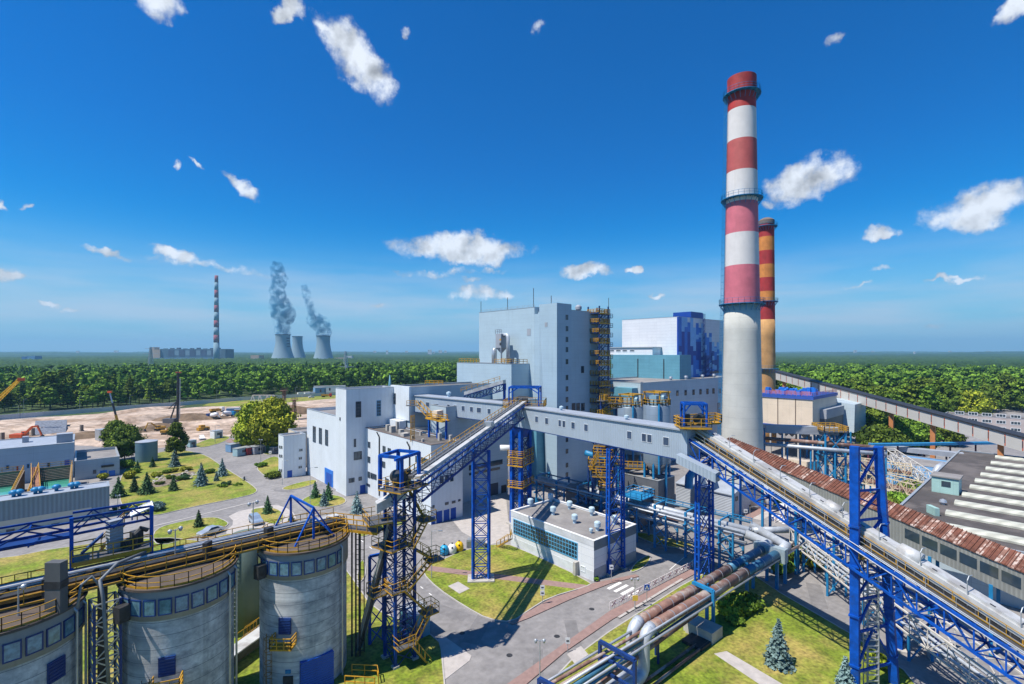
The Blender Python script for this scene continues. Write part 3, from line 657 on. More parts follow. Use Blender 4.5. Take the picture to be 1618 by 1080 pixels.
# lawns
lawn([(186, 764), (192, 812), (240, 817), (300, 802), (372, 788), (408, 779), (404, 769), (352, 737), (322, 716), (270, 709), (206, 728), (196, 744)])
lawn([(243, 866), (240, 836), (290, 823), (338, 816), (356, 822), (364, 829), (340, 840), (300, 850)])
lawn([(318, 856), (362, 842), (372, 846), (352, 856), (310, 866)])
lawn([(394, 806), (412, 802), (440, 803), (453, 818), (432, 832), (400, 816)])
lawn([(399, 735), (442, 716), (446, 752), (422, 757)])
lawn([(440, 771), (498, 756), (503, 764), (456, 776)])
lawn([(474, 790), (500, 779), (544, 784), (549, 796), (512, 803), (480, 798)])
lawn([(300, 704), (345, 688), (368, 690), (350, 700), (318, 708)])
lawn([(398, 700), (420, 690), (460, 694), (446, 712), (418, 722)])
lawn([(560, 838), (600, 826), (640, 822), (640, 830), (600, 838), (568, 852)])
lawn([(566, 893), (574, 880), (580, 905), (572, 921), (562, 920)])
lawn([(666, 905), (674, 895), (700, 884), (735, 868), (790, 859), (812, 862), (938, 921), (926, 928), (868, 945), (836, 965), (810, 984), (772, 980), (735, 960), (690, 930)], 1)
lawn([(1003, 889), (1025, 876), (1030, 883), (1018, 898), (992, 908)])
lawn([(1004, 840), (1040, 846), (1100, 860), (1086, 868), (1040, 862), (1005, 848)])
lawn([(858, 1090), (905, 1040), (962, 998), (1075, 926), (1118, 903), (1186, 905), (1232, 936), (1345, 1002), (1430, 1060), (1470, 1110), (1520, 1260), (760, 1260)], 0)
lawn([(-500, 930), (0, 884), (100, 864), (250, 848), (330, 856), (450, 880), (540, 890), (566, 925), (590, 962), (648, 985), (694, 1010), (700, 1032), (720, 1300), (-300, 1700)], 1)
lawn([(1210, 795), (1225, 802), (1255, 795), (1240, 786)])
# paths
def strip(name, a, b, w, m, z=.13):
    a, b = Vector(a), Vector(b); d = (b - a).normalized(); n = Vector((-d.y, d.x, 0)) * w / 2
    return sheet(name, [a - n, b - n, b + n, a + n], .02, z, m)
strip('red_path', G(674, 898), G(925, 929), 1.7, PAVR, .128)
sheet('red_pavement', pix([(805, 985), (838, 965), (873, 945), (921, 930), (937, 922), (1004, 908), (1010, 911), (965, 922), (900, 948), (836, 977), (810, 987)]), .0, .12, PAVR)
sheet('red_pavement', pix([(790, 1090), (962, 967), (1095, 897), (1102, 905), (968, 979), (891, 1032), (820, 1092)]), .0, .122, PAVR)
sheet('concrete_path', pix([(1128, 1034), (1148, 1030), (1300, 1120), (1300, 1150)]), .0, .13, PAVG)
sheet('concrete_apron', pix([(664, 1030), (700, 1004), (745, 1036), (742, 1044), (690, 1084), (672, 1064)]), .0, .05, PAVG)
sheet('concrete_parking', pix([(352, 842), (372, 826), (358, 812), (432, 795), (462, 806), (470, 822), (430, 846), (378, 856)]), .0, .02, PAVG, 1)
sheet('concrete_parking', pix([(1190, 830), (1190, 790), (1230, 760), (1340, 745), (1440, 780), (1300, 770), (1240, 800)]), .0, .02, PAVG, 1)
sheet('red_pavement', pix([(1172, 815), (1198, 800), (1212, 806), (1186, 820)]), 0, .06, PAVR)
sheet('red_pavement', pix([(398, 702), (356, 690), (350, 694), (390, 712)]), 0, .06, PAVR)
sheet('brick_apron', pix([(690, 792), (760, 772), (800, 790), (806, 850), (770, 862), (730, 840)]), 0, .012, PAVG)
sheet('concrete_slab', pix([(708, 927), (724, 920), (742, 931), (726, 939)]), .0, .15, PAVG)
sheet('concrete_slab', pix([(896, 1035), (918, 1022), (930, 1036), (908, 1050)]), .0, .15, PAVG)
sheet('road_far', pix([(330, 704), (400, 770), (430, 790), (440, 782), (395, 735), (350, 700)]), .0, .015, ASPH)
# road edge lines: concrete kerb strip along the garden lawn
strip('kerb_strip', G(240, 832), G(412, 790), .5, KERB, .05)
# zebra crossings
def zebra(pts, w=.55, ln=3.2, hd=None):
    b = MB()
    for x, y in pts: b.obox(G(x, y), hd, ln, w, .004, .010)
    S('road_marking', b, LINE)
zebra([(971 + 10.5 * i, 925 + 4.2 * i) for i in range(5)], hd=R(0))
zebra([(1222 + 5 * i, 822 + 2.6 * i - 8) for i in range(5)], hd=R(0))
b = MB()
for i in range(9):
    p = G(570 + 13.5 * i, 853 + 10.5 * i); q = G(574 + 13.5 * i, 856 + 10.5 * i); b.bar(p + Vector((0, 0, .005)), q + Vector((0, 0, .005)), .15, .006)
for a, c in (((1058, 900), (1090, 872)), ((1070, 905), (1106, 876)), ((1082, 910), (1118, 882))):
    b.bar(G(*a) + Vector((0, 0, .006)), G(*c) + Vector((0, 0, .006)), .12, .006)
S('road_marking', b, LINE)
b = MB()
for i in range(8): b.obox(G(985 + 12.5 * i, 972 - 7.6 * i), R(0), 2.2, .4, .124, .128)
S('path_marking', b, PAVG)
APT = mat('asphalt_repair', (.182, .176, .178), .92, 0, .18, .8); rs = random.Random(14)
for (px, py, lx_, ly_, h_) in ((760, 985, 9, 2.2, .6), (905, 1000, 6, 1.6, .85), (705, 965, 2, 7, .3), (1060, 870, 7, 2.4, -.7), (640, 850, 8, 1.5, -.7), (560, 800, 7, 2, .4), (440, 775, 9, 1.6, -.9), (300, 835, 12, 1.4, .3), (60, 855, 10, 1.8, .2), (780, 830, 6, 3, .7), (735, 810, 3, 4, .2), (1130, 870, 5, 2, .7), (1290, 940, 8, 2, .4), (1360, 730, 7, 4, .2), (1260, 735, 6, 3, .9), (850, 1045, 5, 1.2, .8)): S('asphalt_patch', MB().obox(G(px, py), h_, lx_, ly_, .003, .0075), APT)
for i, (px, py) in enumerate(((805, 1035), (700, 960), (880, 1005), (935, 962), (1060, 852), (50, 862), (730, 1000))):
    MBm = MB().lathe(G(px, py), [(.38, .0), (.38, .006), (.3, .006), (.3, .004), (.01, .004)], 16)
    o = MBm.build('manhole_cover', DSTEEL); tag(o, ['iron manhole cover in the asphalt at the bottom of the wide road bend', 'manhole cover in the road beside the tip of the triangular lawn', 'manhole cover near the middle of the wide road', 'manhole cover in the road close to the zebra crossing', 'manhole cover in the road beside the pipe rack', 'manhole cover in the road by the striped corrugated hall', 'manhole cover by the shadowed road bend under the elevator tower'][i], 'manhole cover')

# ================================================================ main boiler house
PC = D(880, 127); X0, Y0 = PC.x, PC.y
t = T('boiler_house', 'tall grey clad boiler house with a stair core and flat roofs', 'power plant building', (X0, Y0, 0))
zt = Zat(478, 127)
# stair core: lit face narrows towards the ground
yl_t, yl_b = sY(X0, 852), sY(X0, 866); xr = sX(Y0, 903)
MB().add([(X0, Y0, 0), (xr, Y0, 0), (xr, Y0 + 12, 0), (X0, yl_b, 0), (X0, Y0, zt), (xr, Y0, zt), (xr, Y0 + 12, zt), (X0, yl_t, zt)],
         [(3, 2, 1, 0), (4, 5, 6, 7), (0, 1, 5, 4), (1, 2, 6, 5), (2, 3, 7, 6), (3, 0, 4, 7)]).build('stair_core', GREYD, t)
for i, py in enumerate((501, 519, 536, 552, 571, 596, 614, 631, 645)): wpx(t, 'Y', Y0, 894, py - 4, 897.5, py + 4, fm=FRAMED, fw=.08)
for py in (695, 713, 735, 750): wpx(t, 'Y', Y0, 894, py - 4, 897.5, py + 3, fm=FRAMED, fw=.08)
Y1 = Y0 + 1.6; x2 = sX(Y1, 947)
bldg('', '', xr - .5, x2, Y1, Y1 + 30, Zat(489, dep(xr, Y1)), GREY, ROOF, root=t)
wpx(t, 'Y', Y1, 918, 578, 922.5, 589, cols=1, fm=FRAMED)
for px in (903.5, 910.5, 918): wpx(t, 'Y', Y1, px, 636.5, px + 5.5, 648.5, cols=2, rows=2, fm=FRAMED)
X3 = X0 + 4; y3 = sY(X3, 844.5)
bldg('', '', X3, X3 + 35, y3, sY(X3, 757), Zat(485, dep(X3, y3)), GREY, ROOF, root=t)
MB().box(X3 + .02, xr, Y0 + 8, y3 + .5, 0, zt - 2).build('wall', GREYD, t)
panel(t, 'X', X3, 833, 519, 838.5, 530, MGREY, 'vent_grille'); panel(t, 'X', X0, 861, 509, 865, 516, MGREY, 'vent_grille')
X4 = X3 - 7; y4 = sY(X4, 808); za = Zat(575, dep(X4, y4))
bldg('', '', X4, X3 + .05, y4, sY(X4, 722), za, GREY, ROOFG, root=t, par=.3)
rl = MB().rail([(X4 + .4, sY(X4, 724), za + .1), (X4 + .4, sY(X4, 756), za + .1)], 1.2, 1.6, .12); rl.rail([(X4 + .4, sY(X4, 780), za + .1), (X4 + .4, y4 + .5, za + .1), (X3 - .5, y4 + .5, za + .1)], 1.2, 1.6, .12); rl.build('railing', YEL, t)
r2 = MB().rail([(X3 + .5, y3 + .4, Zat(485, dep(X3, y3))), (X3 + .5, sY(X3, 757) - .5, Zat(485, dep(X3, y3)))], .8, 2.4, .06); r2.build('roof_railing', STEEL, t)
v = MB()
for px, py, hh in ((760, 492, 4), (802, 487, 4), (843, 484, 6), (871, 480, 3)):
    y = sY(X3 + 1, px); z = Zat(py, dep(X3, y)) - .6; v.bar((X3 + 1, y, z), (X3 + 1, y, z + hh), .12)
v.build('lightning_rod', DSTEEL, t)
q = Vector((sX(Y1 + 9, 914), Y1 + 9, Zat(489, dep(xr, Y1)) - .6)); MB().lathe(q, [(.75, 0), (.75, 2.2), (1.0, 2.2), (1.0, 3.0), (.5, 3.5), (.02, 3.6)], 16).build('roof_vent', MGREY, t)
# low teal wall between boiler house and office block (below the gallery)
E0 = D(741, 107); XE, YE = E0.x, E0.y
t = T('boiler_annex', 'shaded blue-grey annex with a ribbon window and dark gateway under the gallery', 'building', (XE, YE, 0))
bldg('', '', XE, X4 + 4, YE + 9, y4 + .1, za - 9.5, PALE, ROOF, root=t)
panel(t, 'Y', YE + 9, 741, 730, 794, 738, GLASS, 'ribbon_window'); panel(t, 'Y', YE + 9, 741, 742, 790, 746, GLASS, 'ribbon_window')
panel(t, 'Y', YE + 9, 775, 763, 787, 790, FRAMED, 'gate', z0=0.02); panel(t, 'Y', YE + 9, 792, 766, 800, 790, DSTEEL, 'gate', z0=0.02)
panel(t, 'Y', YE + 9, 746, 772, 752, 786, BDOOR, 'door', z0=.02)
MB().box(X4 + 1, X0 + 2, y4 - 9, y4 - .1, 0, Zat(640, dep(X4, y4))).build('link_block', TEAL, t)
# dust filter on the annex roof
fx = X4 + 4; fy = sY(fx, 797)
t = T('dust_filter', 'grey dust filter unit with elbow duct and railed top on the annex roof', 'filter unit', (fx, fy, za - .3))
fz = za - .3; fh = lambda py: Zat(py, dep(fx, fy))
f0 = sY(fx, 788) ; f1 = sY(fx, 796.5); lo, hi = min(f0, f1), max(f0, f1)
MB().box(fx - 1.2, fx + 1.2, lo, hi, fh(549), fh(527)).build('filter_housing', MGREY, t)
c = MB(); cx_, cy_ = fx, (lo + hi) / 2; c.add([(fx - 1.2, lo, fh(549)), (fx + 1.2, lo, fh(549)), (fx + 1.2, hi, fh(549)), (fx - 1.2, hi, fh(549)), (fx, cy_, fh(559))], [(1, 0, 4), (2, 1, 4), (3, 2, 4), (0, 3, 4)]); c.build('hopper', MGREY, t)
c = MB()
for a in (fx - 1.1, fx + 1.1):
    for b_ in (lo + .1, hi - .1): c.bar((a, b_, fz), (a, b_, fh(549)), .2)
c.build('support_frame', STEEL, t)
yd = sY(fx, 801); MB().tube([(fx, hi - .6, fh(529)), (fx, yd, fh(529)), (fx, yd - .5, fh(532)), (fx, yd - .5, fz + .2)], .55, 12).build('elbow_duct', PIPEW, t, True)
MB().rail([(fx - 1.2, lo, fh(527)), (fx - 1.2, hi, fh(527)), (fx + 1.2, hi, fh(527))], 1.3, .8, .08).build('top_railing', STEEL, t)
MB().lathe((fx, sY(fx, 781), fz), [(.8, 0), (.8, 4), (.5, 4.6), (.3, 5)], 12).build('fan_housing', STEEL, t, True)
MB().rail([(fx - 2.4, lo - 1.5, fz + .6), (fx - 2.4, yd - 2, fz + .6), (fx + 1, yd - 2, fz + .6)], 1.2, 1.1, .1).build('walkway_railing', YEL, t)
panel(t, 'X', fx - 1.2, 789.5, 535, 792, 537.5, YEL, 'sign_plate'); panel(t, 'X', fx - 1.2, 789.5, 541, 792, 545, DSTEEL, 'hatch')
# yellow external stair tower on the boiler house
t0x = x2 + .3; t0y = Y1 - .6; dd = dep(t0x, t0y)
t = T('stair_tower', 'external steel stair tower with stacked yellow railed landings on the boiler house side', 'stair tower', (t0x, t0y, 0))
xs = [sX(t0y - 2.5, 947), sX(t0y - 2.5, 961)]; ys = [t0y - 2.5, t0y + 1.5]; ztop = Zat(488, dd)
for x in xs:
    for y in ys: MB().bar((x, y, 0), (x, y, ztop + .5), .32).build('column', NAVY, t)
levels = [Zat(p, dd) for p in (496, 511, 526, 541, 560, 575, 591, 607, 619, 634, 650, 668)]
dk, rl, trd, br = MB(), MB(), MB(), MB()
for i, z in enumerate(levels):
    dk.box(xs[0] - .4, xs[1] + .5, ys[0] - .3, ys[1], z - .18, z - .05)
    rl.box(xs[0] - .42, xs[1] + .52, ys[0] - .34, ys[0] - .28, z - .32, z + .05)
    rl.rail([(xs[0] - .35, ys[1], z), (xs[0] - .35, ys[0] - .25, z), (xs[1] + .45, ys[0] - .25, z), (xs[1] + .45, ys[1], z)], 1.15, 1.1, .14, 3)
    xr2 = sX(ys[0], 969); dk.box(xs[1] + .5, xr2, ys[0] + .2, ys[0] + 1.6, z - 1.2, z - 1.05); rl.rail([(xs[1] + .6, ys[0] + .2, z - 1.1), (xr2, ys[0] + .2, z - 1.1)], 1.1, .9, .11) if i > 3 else dk.rail([(xs[1] + .6, ys[0] + .2, z - 1.1), (xr2, ys[0] + .2, z - 1.1)], 1.1, .9, .1)
    if i < len(levels) - 1:
        z2 = levels[i + 1]; stairs(dk, trd, (xs[0], ys[0] + .8, z2), (xs[1], ys[0] + .8, z), 1.1, 1.1, .09)
        br.bar((xs[0], ys[1], z2), (xs[1], ys[1], z), .14); br.bar((xs[1], ys[0], z2), (xs[1], ys[1], z), .14); br.bar((xs[1], ys[1], z2), (xs[1], ys[0], z), .14)
dk.build('landing_frame', NAVY, t); rl.build('railing', YEL, t); trd.build('tread', GRATE, t); br.build('bracing', NAVY, t)
MB().bar((xs[1] + .2, ys[0], ztop), (xs[1] + .2, ys[0], ztop + 3), .1).build('lightning_rod', DSTEEL, t)

# ================================================================ second boiler house with blue mosaic
BC = D(1072, 185); XB, YB = BC.x, BC.y
zb = Zat(500, 185)
t = T('mosaic_boiler_house', 'pale boiler house with a stepped blue mosaic on its corner', 'power plant building', (XB, YB, 0))
bldg('', '', XB, XB + 46, YB, sY(XB, 983), zb, WHITEP, ROOF, root=t)
x1 = sX(YB, 1150)
rs = random.Random(4); xm = sX(YB, 1140); nx, nz = 16, 13; z0m = Zat(600, 185); hp = [13, 13, 13, 12, 13, 11, 12, 11, 12, 10, 9, 10, 8, 7, 8, 6]
tiles = {'MOSD': MB(), 'MOSM': MB(), 'MOSL': MB()}
for i in range(nx):
    a, b_ = XB + .02 + (xm - XB) * i / nx, XB + .02 + (xm - XB) * (i + 1) / nx
    hcol = hp[i] / 13 * (zb - z0m); un = (zb - z0m) / 13; cut1 = round(rs.uniform(.45, .9) * hp[i]) * un; cut2 = round(rs.uniform(.1, .45) * hp[i]) * un
    # vertical runs of three blues
    segs = [(0, cut2, 'MOSM' if i % 4 else 'MOSL'), (cut2, cut1, 'MOSD' if rs.random() < .7 else 'MOSM'), (cut1, hcol, 'MOSL' if (i in (1, 2, 4, 5, 8, 11, 12, 14)) else 'MOSM')]
    for s0, s1, mm in segs:
        if s1 - s0 > .2 and rs.random() < .5:
            q0 = s0 + rs.uniform(.1, .6) * (s1 - s0); tiles['MOSL' if mm != 'MOSL' else 'MOSM'].box(a, b_, YB - .09, YB + .005, z0m + q0, z0m + min(s1, q0 + un))
        if s1 - s0 > .2: tiles[mm].box(a, b_, YB - .06, YB + .01, z0m + s0, z0m + s1)
tiles['MOSD'].box(XB - .05, XB + .02, YB - .06, YB + .6, z0m, zb)
for k, b_ in tiles.items(): b_.build('mosaic_cladding', MATS[{'MOSD': 'mosaic_dark_blue', 'MOSM': 'mosaic_blue', 'MOSL': 'mosaic_light_blue'}[k]], t)
hx0, hx1 = sX(YB + 3, 1092), sX(YB + 3, 1110.5); MB().box(hx0, hx1, YB + 3, YB + 11, zb - .4, zb + 3).build('roof_housing', MOSD, t)
lx = sX(YB - 1, 1111); b = MB(); b.bar((lx, YB - 1, 10), (lx, YB - 1, zb + 2), .3); b.bar((lx + 1.4, YB - 1, 10), (lx + 1.4, YB - 1, zb + 2), .2)
for k in range(16): b.bar((lx, YB - 1, 12 + 2.4 * k), (lx + 1.4, YB - 1, 14.4 + 2.4 * k), .1); b.bar((lx, YB - 1, 12 + 2.4 * k), (lx, YB, 12 + 2.4 * k), .1)
b.build('ladder_tower', NAVY, t)
xs_ = sX(YB - 1.6, 1114); b = MB()
for k in range(9): b.rail([(xs_, YB - 2, 14 + 2.3 * k), (xs_ + 5, YB - 2, 14 + 2.3 * k)], 1.1, 1.2, .09); b.bar((xs_, YB - 1.8, 14 + 2.3 * k), (xs_ + 5, YB - 1.8, 16.3 + 2.3 * k), .16)
for a in (xs_, xs_ + 5): b.bar((a, YB - 2, 8), (a, YB - 2, 36), .22)
b.build('fire_stair', NAVY, t)
MB().rail([(sX(YB - 1, 1122), YB - 1, Zat(593, 185)), (x1 + 6, YB - 1, Zat(593, 185))], 1, 1.5, .14).build('yellow_rail', YEL, t)
XT = XB - 8; yt = sY(XT, 1072); zT = Zat(560.5, dep(XT, yt))
b = MB().box(XT, XB + .05, yt - .5, sY(XT, 966), 0, zT); b.build('teal_block', TEAL, t)
for px in (1008, 1049): y = sY(XT, px); MB().bar((XT - .1, y, zT - 1.5), (XT - .1, y, zT - 12), .25).build('downpipe', DSTEEL, t)
XA = XT + 2; ya0, ya1 = sY(XA, 1031), sY(XA, 960); za2 = Zat(549, dep(XA, ya0))
MB().box(XA, XB - .1, ya0, ya1, zT - .05, za2).build('penthouse', WHITEP, t)
MB().box(XA - .4, XB - .1, ya0 - .4, ya1 + .3, za2 + .01, za2 + .35).build('penthouse_roof', TRIM, t)
for px in (963, 973.5, 983.5, 995): wpx(t, 'X', XA, px, 551.5, px + 7.5, 555.5, cols=4, fm=FRAME, fw=.15)
# long pale block in front of it
FC = D(1012, 150); XF, YF = FC.x, FC.y; zf = Zat(605, 150)
t = T('turbine_hall', 'long pale clad hall with a row of small dark windows behind the ash silos', 'building', (XF, YF, 0))
bldg('', '', XF, sX(YF, 1160), YF, YF + 24, zf, PALE, ROOFG, root=t, par=.3)
for px in (1053, 1068.5, 1081.5, 1094, 1105, 1116, 1125.5, 1135.5): wpx(t, 'Y', YF, px, 612.5 + (1136 - px) * .06, px + 3.4, 621 + (1136 - px) * .06, fm=FRAMED, fw=.08)
panel(t, 'Y', YF, 1133.5, 636, 1137.5, 656, GLASS, 'tall_window'); panel(t, 'Y', YF, 1076, 655, 1085, 660, GLASS, 'tall_window')
MB().box(XF - 3, XF + .02, YF + 1, sY(XF - 3, 965), 0, zf - 1.5).build('side_wall', TEAL, t)
rv = MB()
for px in (1060, 1084, 1110, 1128): x = sX(YF + 3, px); rv.lathe((x, YF + 3, zf - .4), [(.45, 0), (.45, 1.0), (.7, 1.0), (.5, 1.6)], 10)
rv.build('roof_vent', STEEL, t)
MB().box(XF - .02, XF + 1.2, YF - .05, YF + .02, zf - 3.4, zf + .3).build('corner_trim', TRIM, t)
# ================================================================ white building complex on the left
TC = G(547, 784); XT, YT = TC.x, TC.y; dT = dep(XT, YT); ztw = Zat(615, dT)
xT1 = sX(YT, 623)
t = T('white_tower_block', 'tall white clad block with a slender stair bay and two high windows', 'building', (XT, YT, 0))
bldg('', '', XT, xT1, YT, sY(XT, 530.5), ztw, WHITE, ROOFG, root=t, par=.3)
wpx(t, 'Y', YT, 562, 634, 570.5, 659, rows=5, fm=FRAMED); wpx(t, 'Y', YT, 595, 632, 602, 657, rows=5, cols=2, fm=FRAMEB)
wpx(t, 'Y', YT, 559, 693, 562.5, 706, fm=FRAMED); wpx(t, 'Y', YT, 559, 713, 571.5, 726, cols=2, fm=FRAMED); wpx(t, 'Y', YT, 551, 755, 560, 762, fm=FRAMED)
wpx(t, 'Y', YT, 566.5, 753, 571.5, 759, fm=FRAMED); panel(t, 'Y', YT, 569, 766, 577, 782, BDOOR); wpx(t, 'X', XT, 536.8, 659, 538.3, 664, fm=FRAMED, fw=.08)
XH = XT + .6; yh = sY(XH, 530.8)
t = T('white_hall', 'white clad hall with three tall narrow windows and a blue gate', 'building', (XH, yh, 0))
zh = Zat(657, dep(XH, yh))
bldg('', '', XH, XH + 22, yh + .02, sY(XH, 485), zh, WHITE, ROOFG, root=t, par=.8)
for px in (494.5, 504.2, 514): wpx(t, 'X', XH, px, 673 + (px - 494) * .28, px + 4.6, 698 + (px - 494) * .28, rows=4, fm=FRAMED)
panel(t, 'X', XH, 513.5, 741, 526.5, 773, MOSM, 'gate_frame', .1, z0=.02); panel(t, 'X', XH, 516, 747, 524.5, 773, BDOOR, 'gate', .14, z0=.02)
LC = G(448, 755.5); XL, YL = LC.x, LC.y; zl = Zat(689, dep(XL, YL))
t = T('white_office_cube', 'small white three-storey block with tiny windows beside the lawn', 'building', (XL, YL, 0))
bldg('', '', XL, sX(YL, 483), YL, sY(XL, 440), zl, WHITE, ROOFG, root=t, par=.3)
for py, px0, px1 in ((711, 472, 478.5), (724, 471.5, 477.5), (738, 471, 477.5)): wpx(t, 'Y', YL, px0, py - 2.8, px1, py + 2.2, cols=2, fm=FRAME)
for py in (706, 720, 743): wpx(t, 'X', XL, 441.5, py - 2.2, 443.4, py + 2.2, fm=FRAMED); wpx(t, 'X', XL, 444.5, py - 1.8, 446.3, py + 2.6, fm=FRAMED)
panel(t, 'Y', YL, 454, 743, 461.5, 755, BDOOR, z0=.02)
t = T('low_brown_block', 'low sand coloured service block behind the small white office block', 'building', D(483, 150))
p = D(470, 152); bldg('', '', p.x, p.x + 16, p.y, p.y + 9, Zat(683, 152), CREAM, ROOFG, root=t)
# office block with dark roof
OC = G(681, 829); XO, YO = OC.x, OC.y; zo = Zat(703, dep(XO, YO))
t = T('office_block', 'long white four-storey office block with a dark flat roof and blue doors', 'building', (XO, YO, 0))
xo1 = sX(YO, 731); yo1 = sY(XO, 577)
bldg('', '', XO, xo1, YO, yo1, zo, WHITE, ROOF, root=t, par=.25, trim=mat('brown_coping', (.16, .12, .11), .7))
def wq(zx0, zy0, zx1, zy1, **k): wpx(t, 'X', XO, 400 + zx0 * .2222, 560 + zy0 * .2222, 400 + zx1 * .2222, 560 + zy1 * .2222, fm=FRAMED, fw=.1, **k)
for a in ((818, 620, 834, 662), (922, 650, 942, 695), (958, 665, 980, 705), (1020, 682, 1044, 722), (816, 725, 834, 768), (920, 760, 940, 803), (1018, 790, 1042, 822), (816, 832, 832, 876), (836, 842, 856, 882), (858, 850, 878, 888),
          (1155, 722, 1180, 768), (1196, 735, 1246, 778), (808, 918, 832, 936), (940, 880, 965, 920)): wq(*a, cols=2 if a[2] - a[0] > 30 else 1)
def wy(zx0, zy0, zx1, zy1, **k): wpx(t, 'Y', YO, 640 + zx0 * .2407, 580 + zy0 * .2407, 640 + zx1 * .2407, 580 + zy1 * .2407, fm=FRAMED, fw=.1, **k)
for a in ((232, 712, 252, 760), (262, 706, 285, 755), (296, 700, 317, 748), (262, 885, 285, 902), (307, 876, 330, 892), (348, 866, 363, 880), (180, 905, 193, 922)): wy(*a)
for a in ((173, 980, 196, 1034), (207, 944, 243, 1022), (254, 934, 290, 1014), (300, 922, 334, 1002)): panel(t, 'Y', YO, 640 + a[0] * .2407, 580 + a[1] * .2407, 640 + a[2] * .2407, 580 + a[3] * .2407, BDOOR)
v = MB(); hd_ = MB()
rs = random.Random(3)
for px, py, sz, hh in ((613, 680, .9, 1.5), (620, 683, 1.2, 1.6), (634, 686, 1.0, 1.2), (640, 689, 1.6, .8), (628, 678, .7, 2.0), (652, 693, .5, .8), (668, 699, .5, .8), (695, 696, .7, 1.7), (712, 697, .6, 1.4), (610, 672, .8, 1), (665, 688, .5, 1)):
    p = G(px, py, zo - .3); MB().box(p.x - sz / 2, p.x + sz / 2, p.y - sz / 2, p.y + sz / 2, zo - .3, zo - .3 + hh).build('chimney_stub', CONCL, t)
for px, py in ((597, 690), (645, 706)):
    y = sY(XO, px + 3); z = Zat(py, dep(XO, y)); MB().tube([(XO - .15, y, 1), (XO - .15, y, z), (XO - .5, y + .6, z + 1.2)], .16, 8).build('downpipe', DSTEEL, t)
# upper blocks behind the office block
XU = xT1 + .2; yu = sY(XU, 648); zu = Zat(612, dep(XU, yu))
t = T('upper_hall', 'white and blue clad upper hall with a sloping dark roof beside the tall white block', 'building', (XU, yu, 0))
x7 = sX(yu, 700)
w_ = MB(); yy1 = sY(XU, 619)
bldg('', '', XU, X4 + 2, yu, yy1, zu, PALE, ROOF, root=t, par=.3)
MB().box(XU - .35, XU + .3, yu - .1, yy1, zu - 8.5, zu + .2).build('white_bay', WHITE, t)
MB().box(XU - 2.2, XU - .3, yu + 1.5, yu + 7.5, zu - 12.5, zu - 8.6).build('lower_bay', WHITE, t)
wpx(t, 'X', XU - .35, 622, 621, 625.5, 638, rows=4, cols=2, fm=FRAMED)
MB().rail([(sX(yu + 8, 672), yu + 8, zu + .1), (sX(yu + 3, 700), yu + 3, zu + .1)], 1, 1.5, .15).build('railing', YEL, t)
XD = xo1 + .3; yd = sY(XD, 694); zd = Zat(687, dep(XD, yd))
t = T('white_parapet_block', 'middle roof block with a white parapet under the gallery', 'building', (XD, yd, 0))
bldg('', '', XD, XD + 14, yd, sY(XD, 650), zd, WHITE, ROOF, root=t, par=.7)
# yellow stair and platform between gallery and roof
p0 = D(662, 116); zz = Zat(640, 116)
t = T('gallery_stair', 'yellow stair and railed platform hanging below the gallery door', 'stair', (p0.x, p0.y, zd))
rl, tr = MB(), MB(); a = D(661, 117, Zat(640, 117)); b_ = D(678, 113, Zat(658, 113)); c = D(705, 110, Zat(664, 110))
stairs(rl, tr, a, b_, 1.2, 1.1, .12); rl.rail([a, a + Vector((-2, 2, 0))], 1.1, 1, .1); tr.slab(a, a + Vector((-2, 2, 0)), 1.6, -.15, 0)
rl.slab(b_, c, 2.6, -.35, -.05); rl.rail([b_ + Vector((-1, -1, 0)), c + Vector((-1, -1, 0))], 1.1, 1.2, .13); rl.rail([b_ + Vector((1, 1, 0)), c + Vector((1, 1, 0))], 1.1, 1.2, .13)
rl.build('railing', YEL, t); tr.build('tread', GRATE, t)
lg = MB()
for p in (b_, b_.lerp(c, .5), c): lg.bar((p.x, p.y, zd - 1), p, .4)
lg.build('support_leg', BLUE, t)
k = D(692, 112, Zat(655, 112)); MB().obox(k, .3, 2.2, 1.4, k.z - .6, k.z + 1).build('machine_box', CREAM, t)
a = D(653, 108, Zat(678, 108)); lad = MB(); ladder(lad, (a.x, a.y, zo - .3), (a.x, a.y, Zat(655, 108)), .6, None, (1, 0), (-1, -.3), .1)
o = lad.build('caged_ladder', YEL); tag(o, 'yellow caged ladder rising from the office block roof', 'ladder')

# ================================================================ service building with the blue window band
SCn = G(938.5, 918.5); XS, YS = SCn.x, SCn.y; zs = Zat(855, dep(XS, YS)); xs1 = sX(YS, 1005); ys1 = sY(XS, 807)
t = T('pump_house', 'low white service building with a long blue framed window band and roof ventilators', 'building', (XS, YS, 0))
bldg('', '', XS, xs1, YS, ys1, zs, WHITEP, ROOFG, root=t, par=.25, trim=WPAINT)
e = .035
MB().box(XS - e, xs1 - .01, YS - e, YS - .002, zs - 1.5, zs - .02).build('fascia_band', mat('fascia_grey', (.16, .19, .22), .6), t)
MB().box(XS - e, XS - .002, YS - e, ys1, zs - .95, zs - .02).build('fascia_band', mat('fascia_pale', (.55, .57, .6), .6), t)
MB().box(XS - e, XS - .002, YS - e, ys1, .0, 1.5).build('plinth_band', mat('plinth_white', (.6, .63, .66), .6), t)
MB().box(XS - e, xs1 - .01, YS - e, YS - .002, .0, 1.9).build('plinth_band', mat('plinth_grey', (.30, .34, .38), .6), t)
ya, yb = sY(XS, 913), sY(XS, 811.5)
f = win(t, 'X', XS, ya, yb, zs - 4.0, zs - 1.25, cols=24, rows=4, fm=mat('light_blue_frame', (.10, .36, .58), .5), gm=GLASS, fw=.13, name='window_band')
wpx(t, 'X', XS, 917.5, 894, 925, 903, cols=2, fm=FRAME)
panel(t, 'Y', YS, 958, 884, 966, 909, BDOOR, 'door', .09, z0=.02)
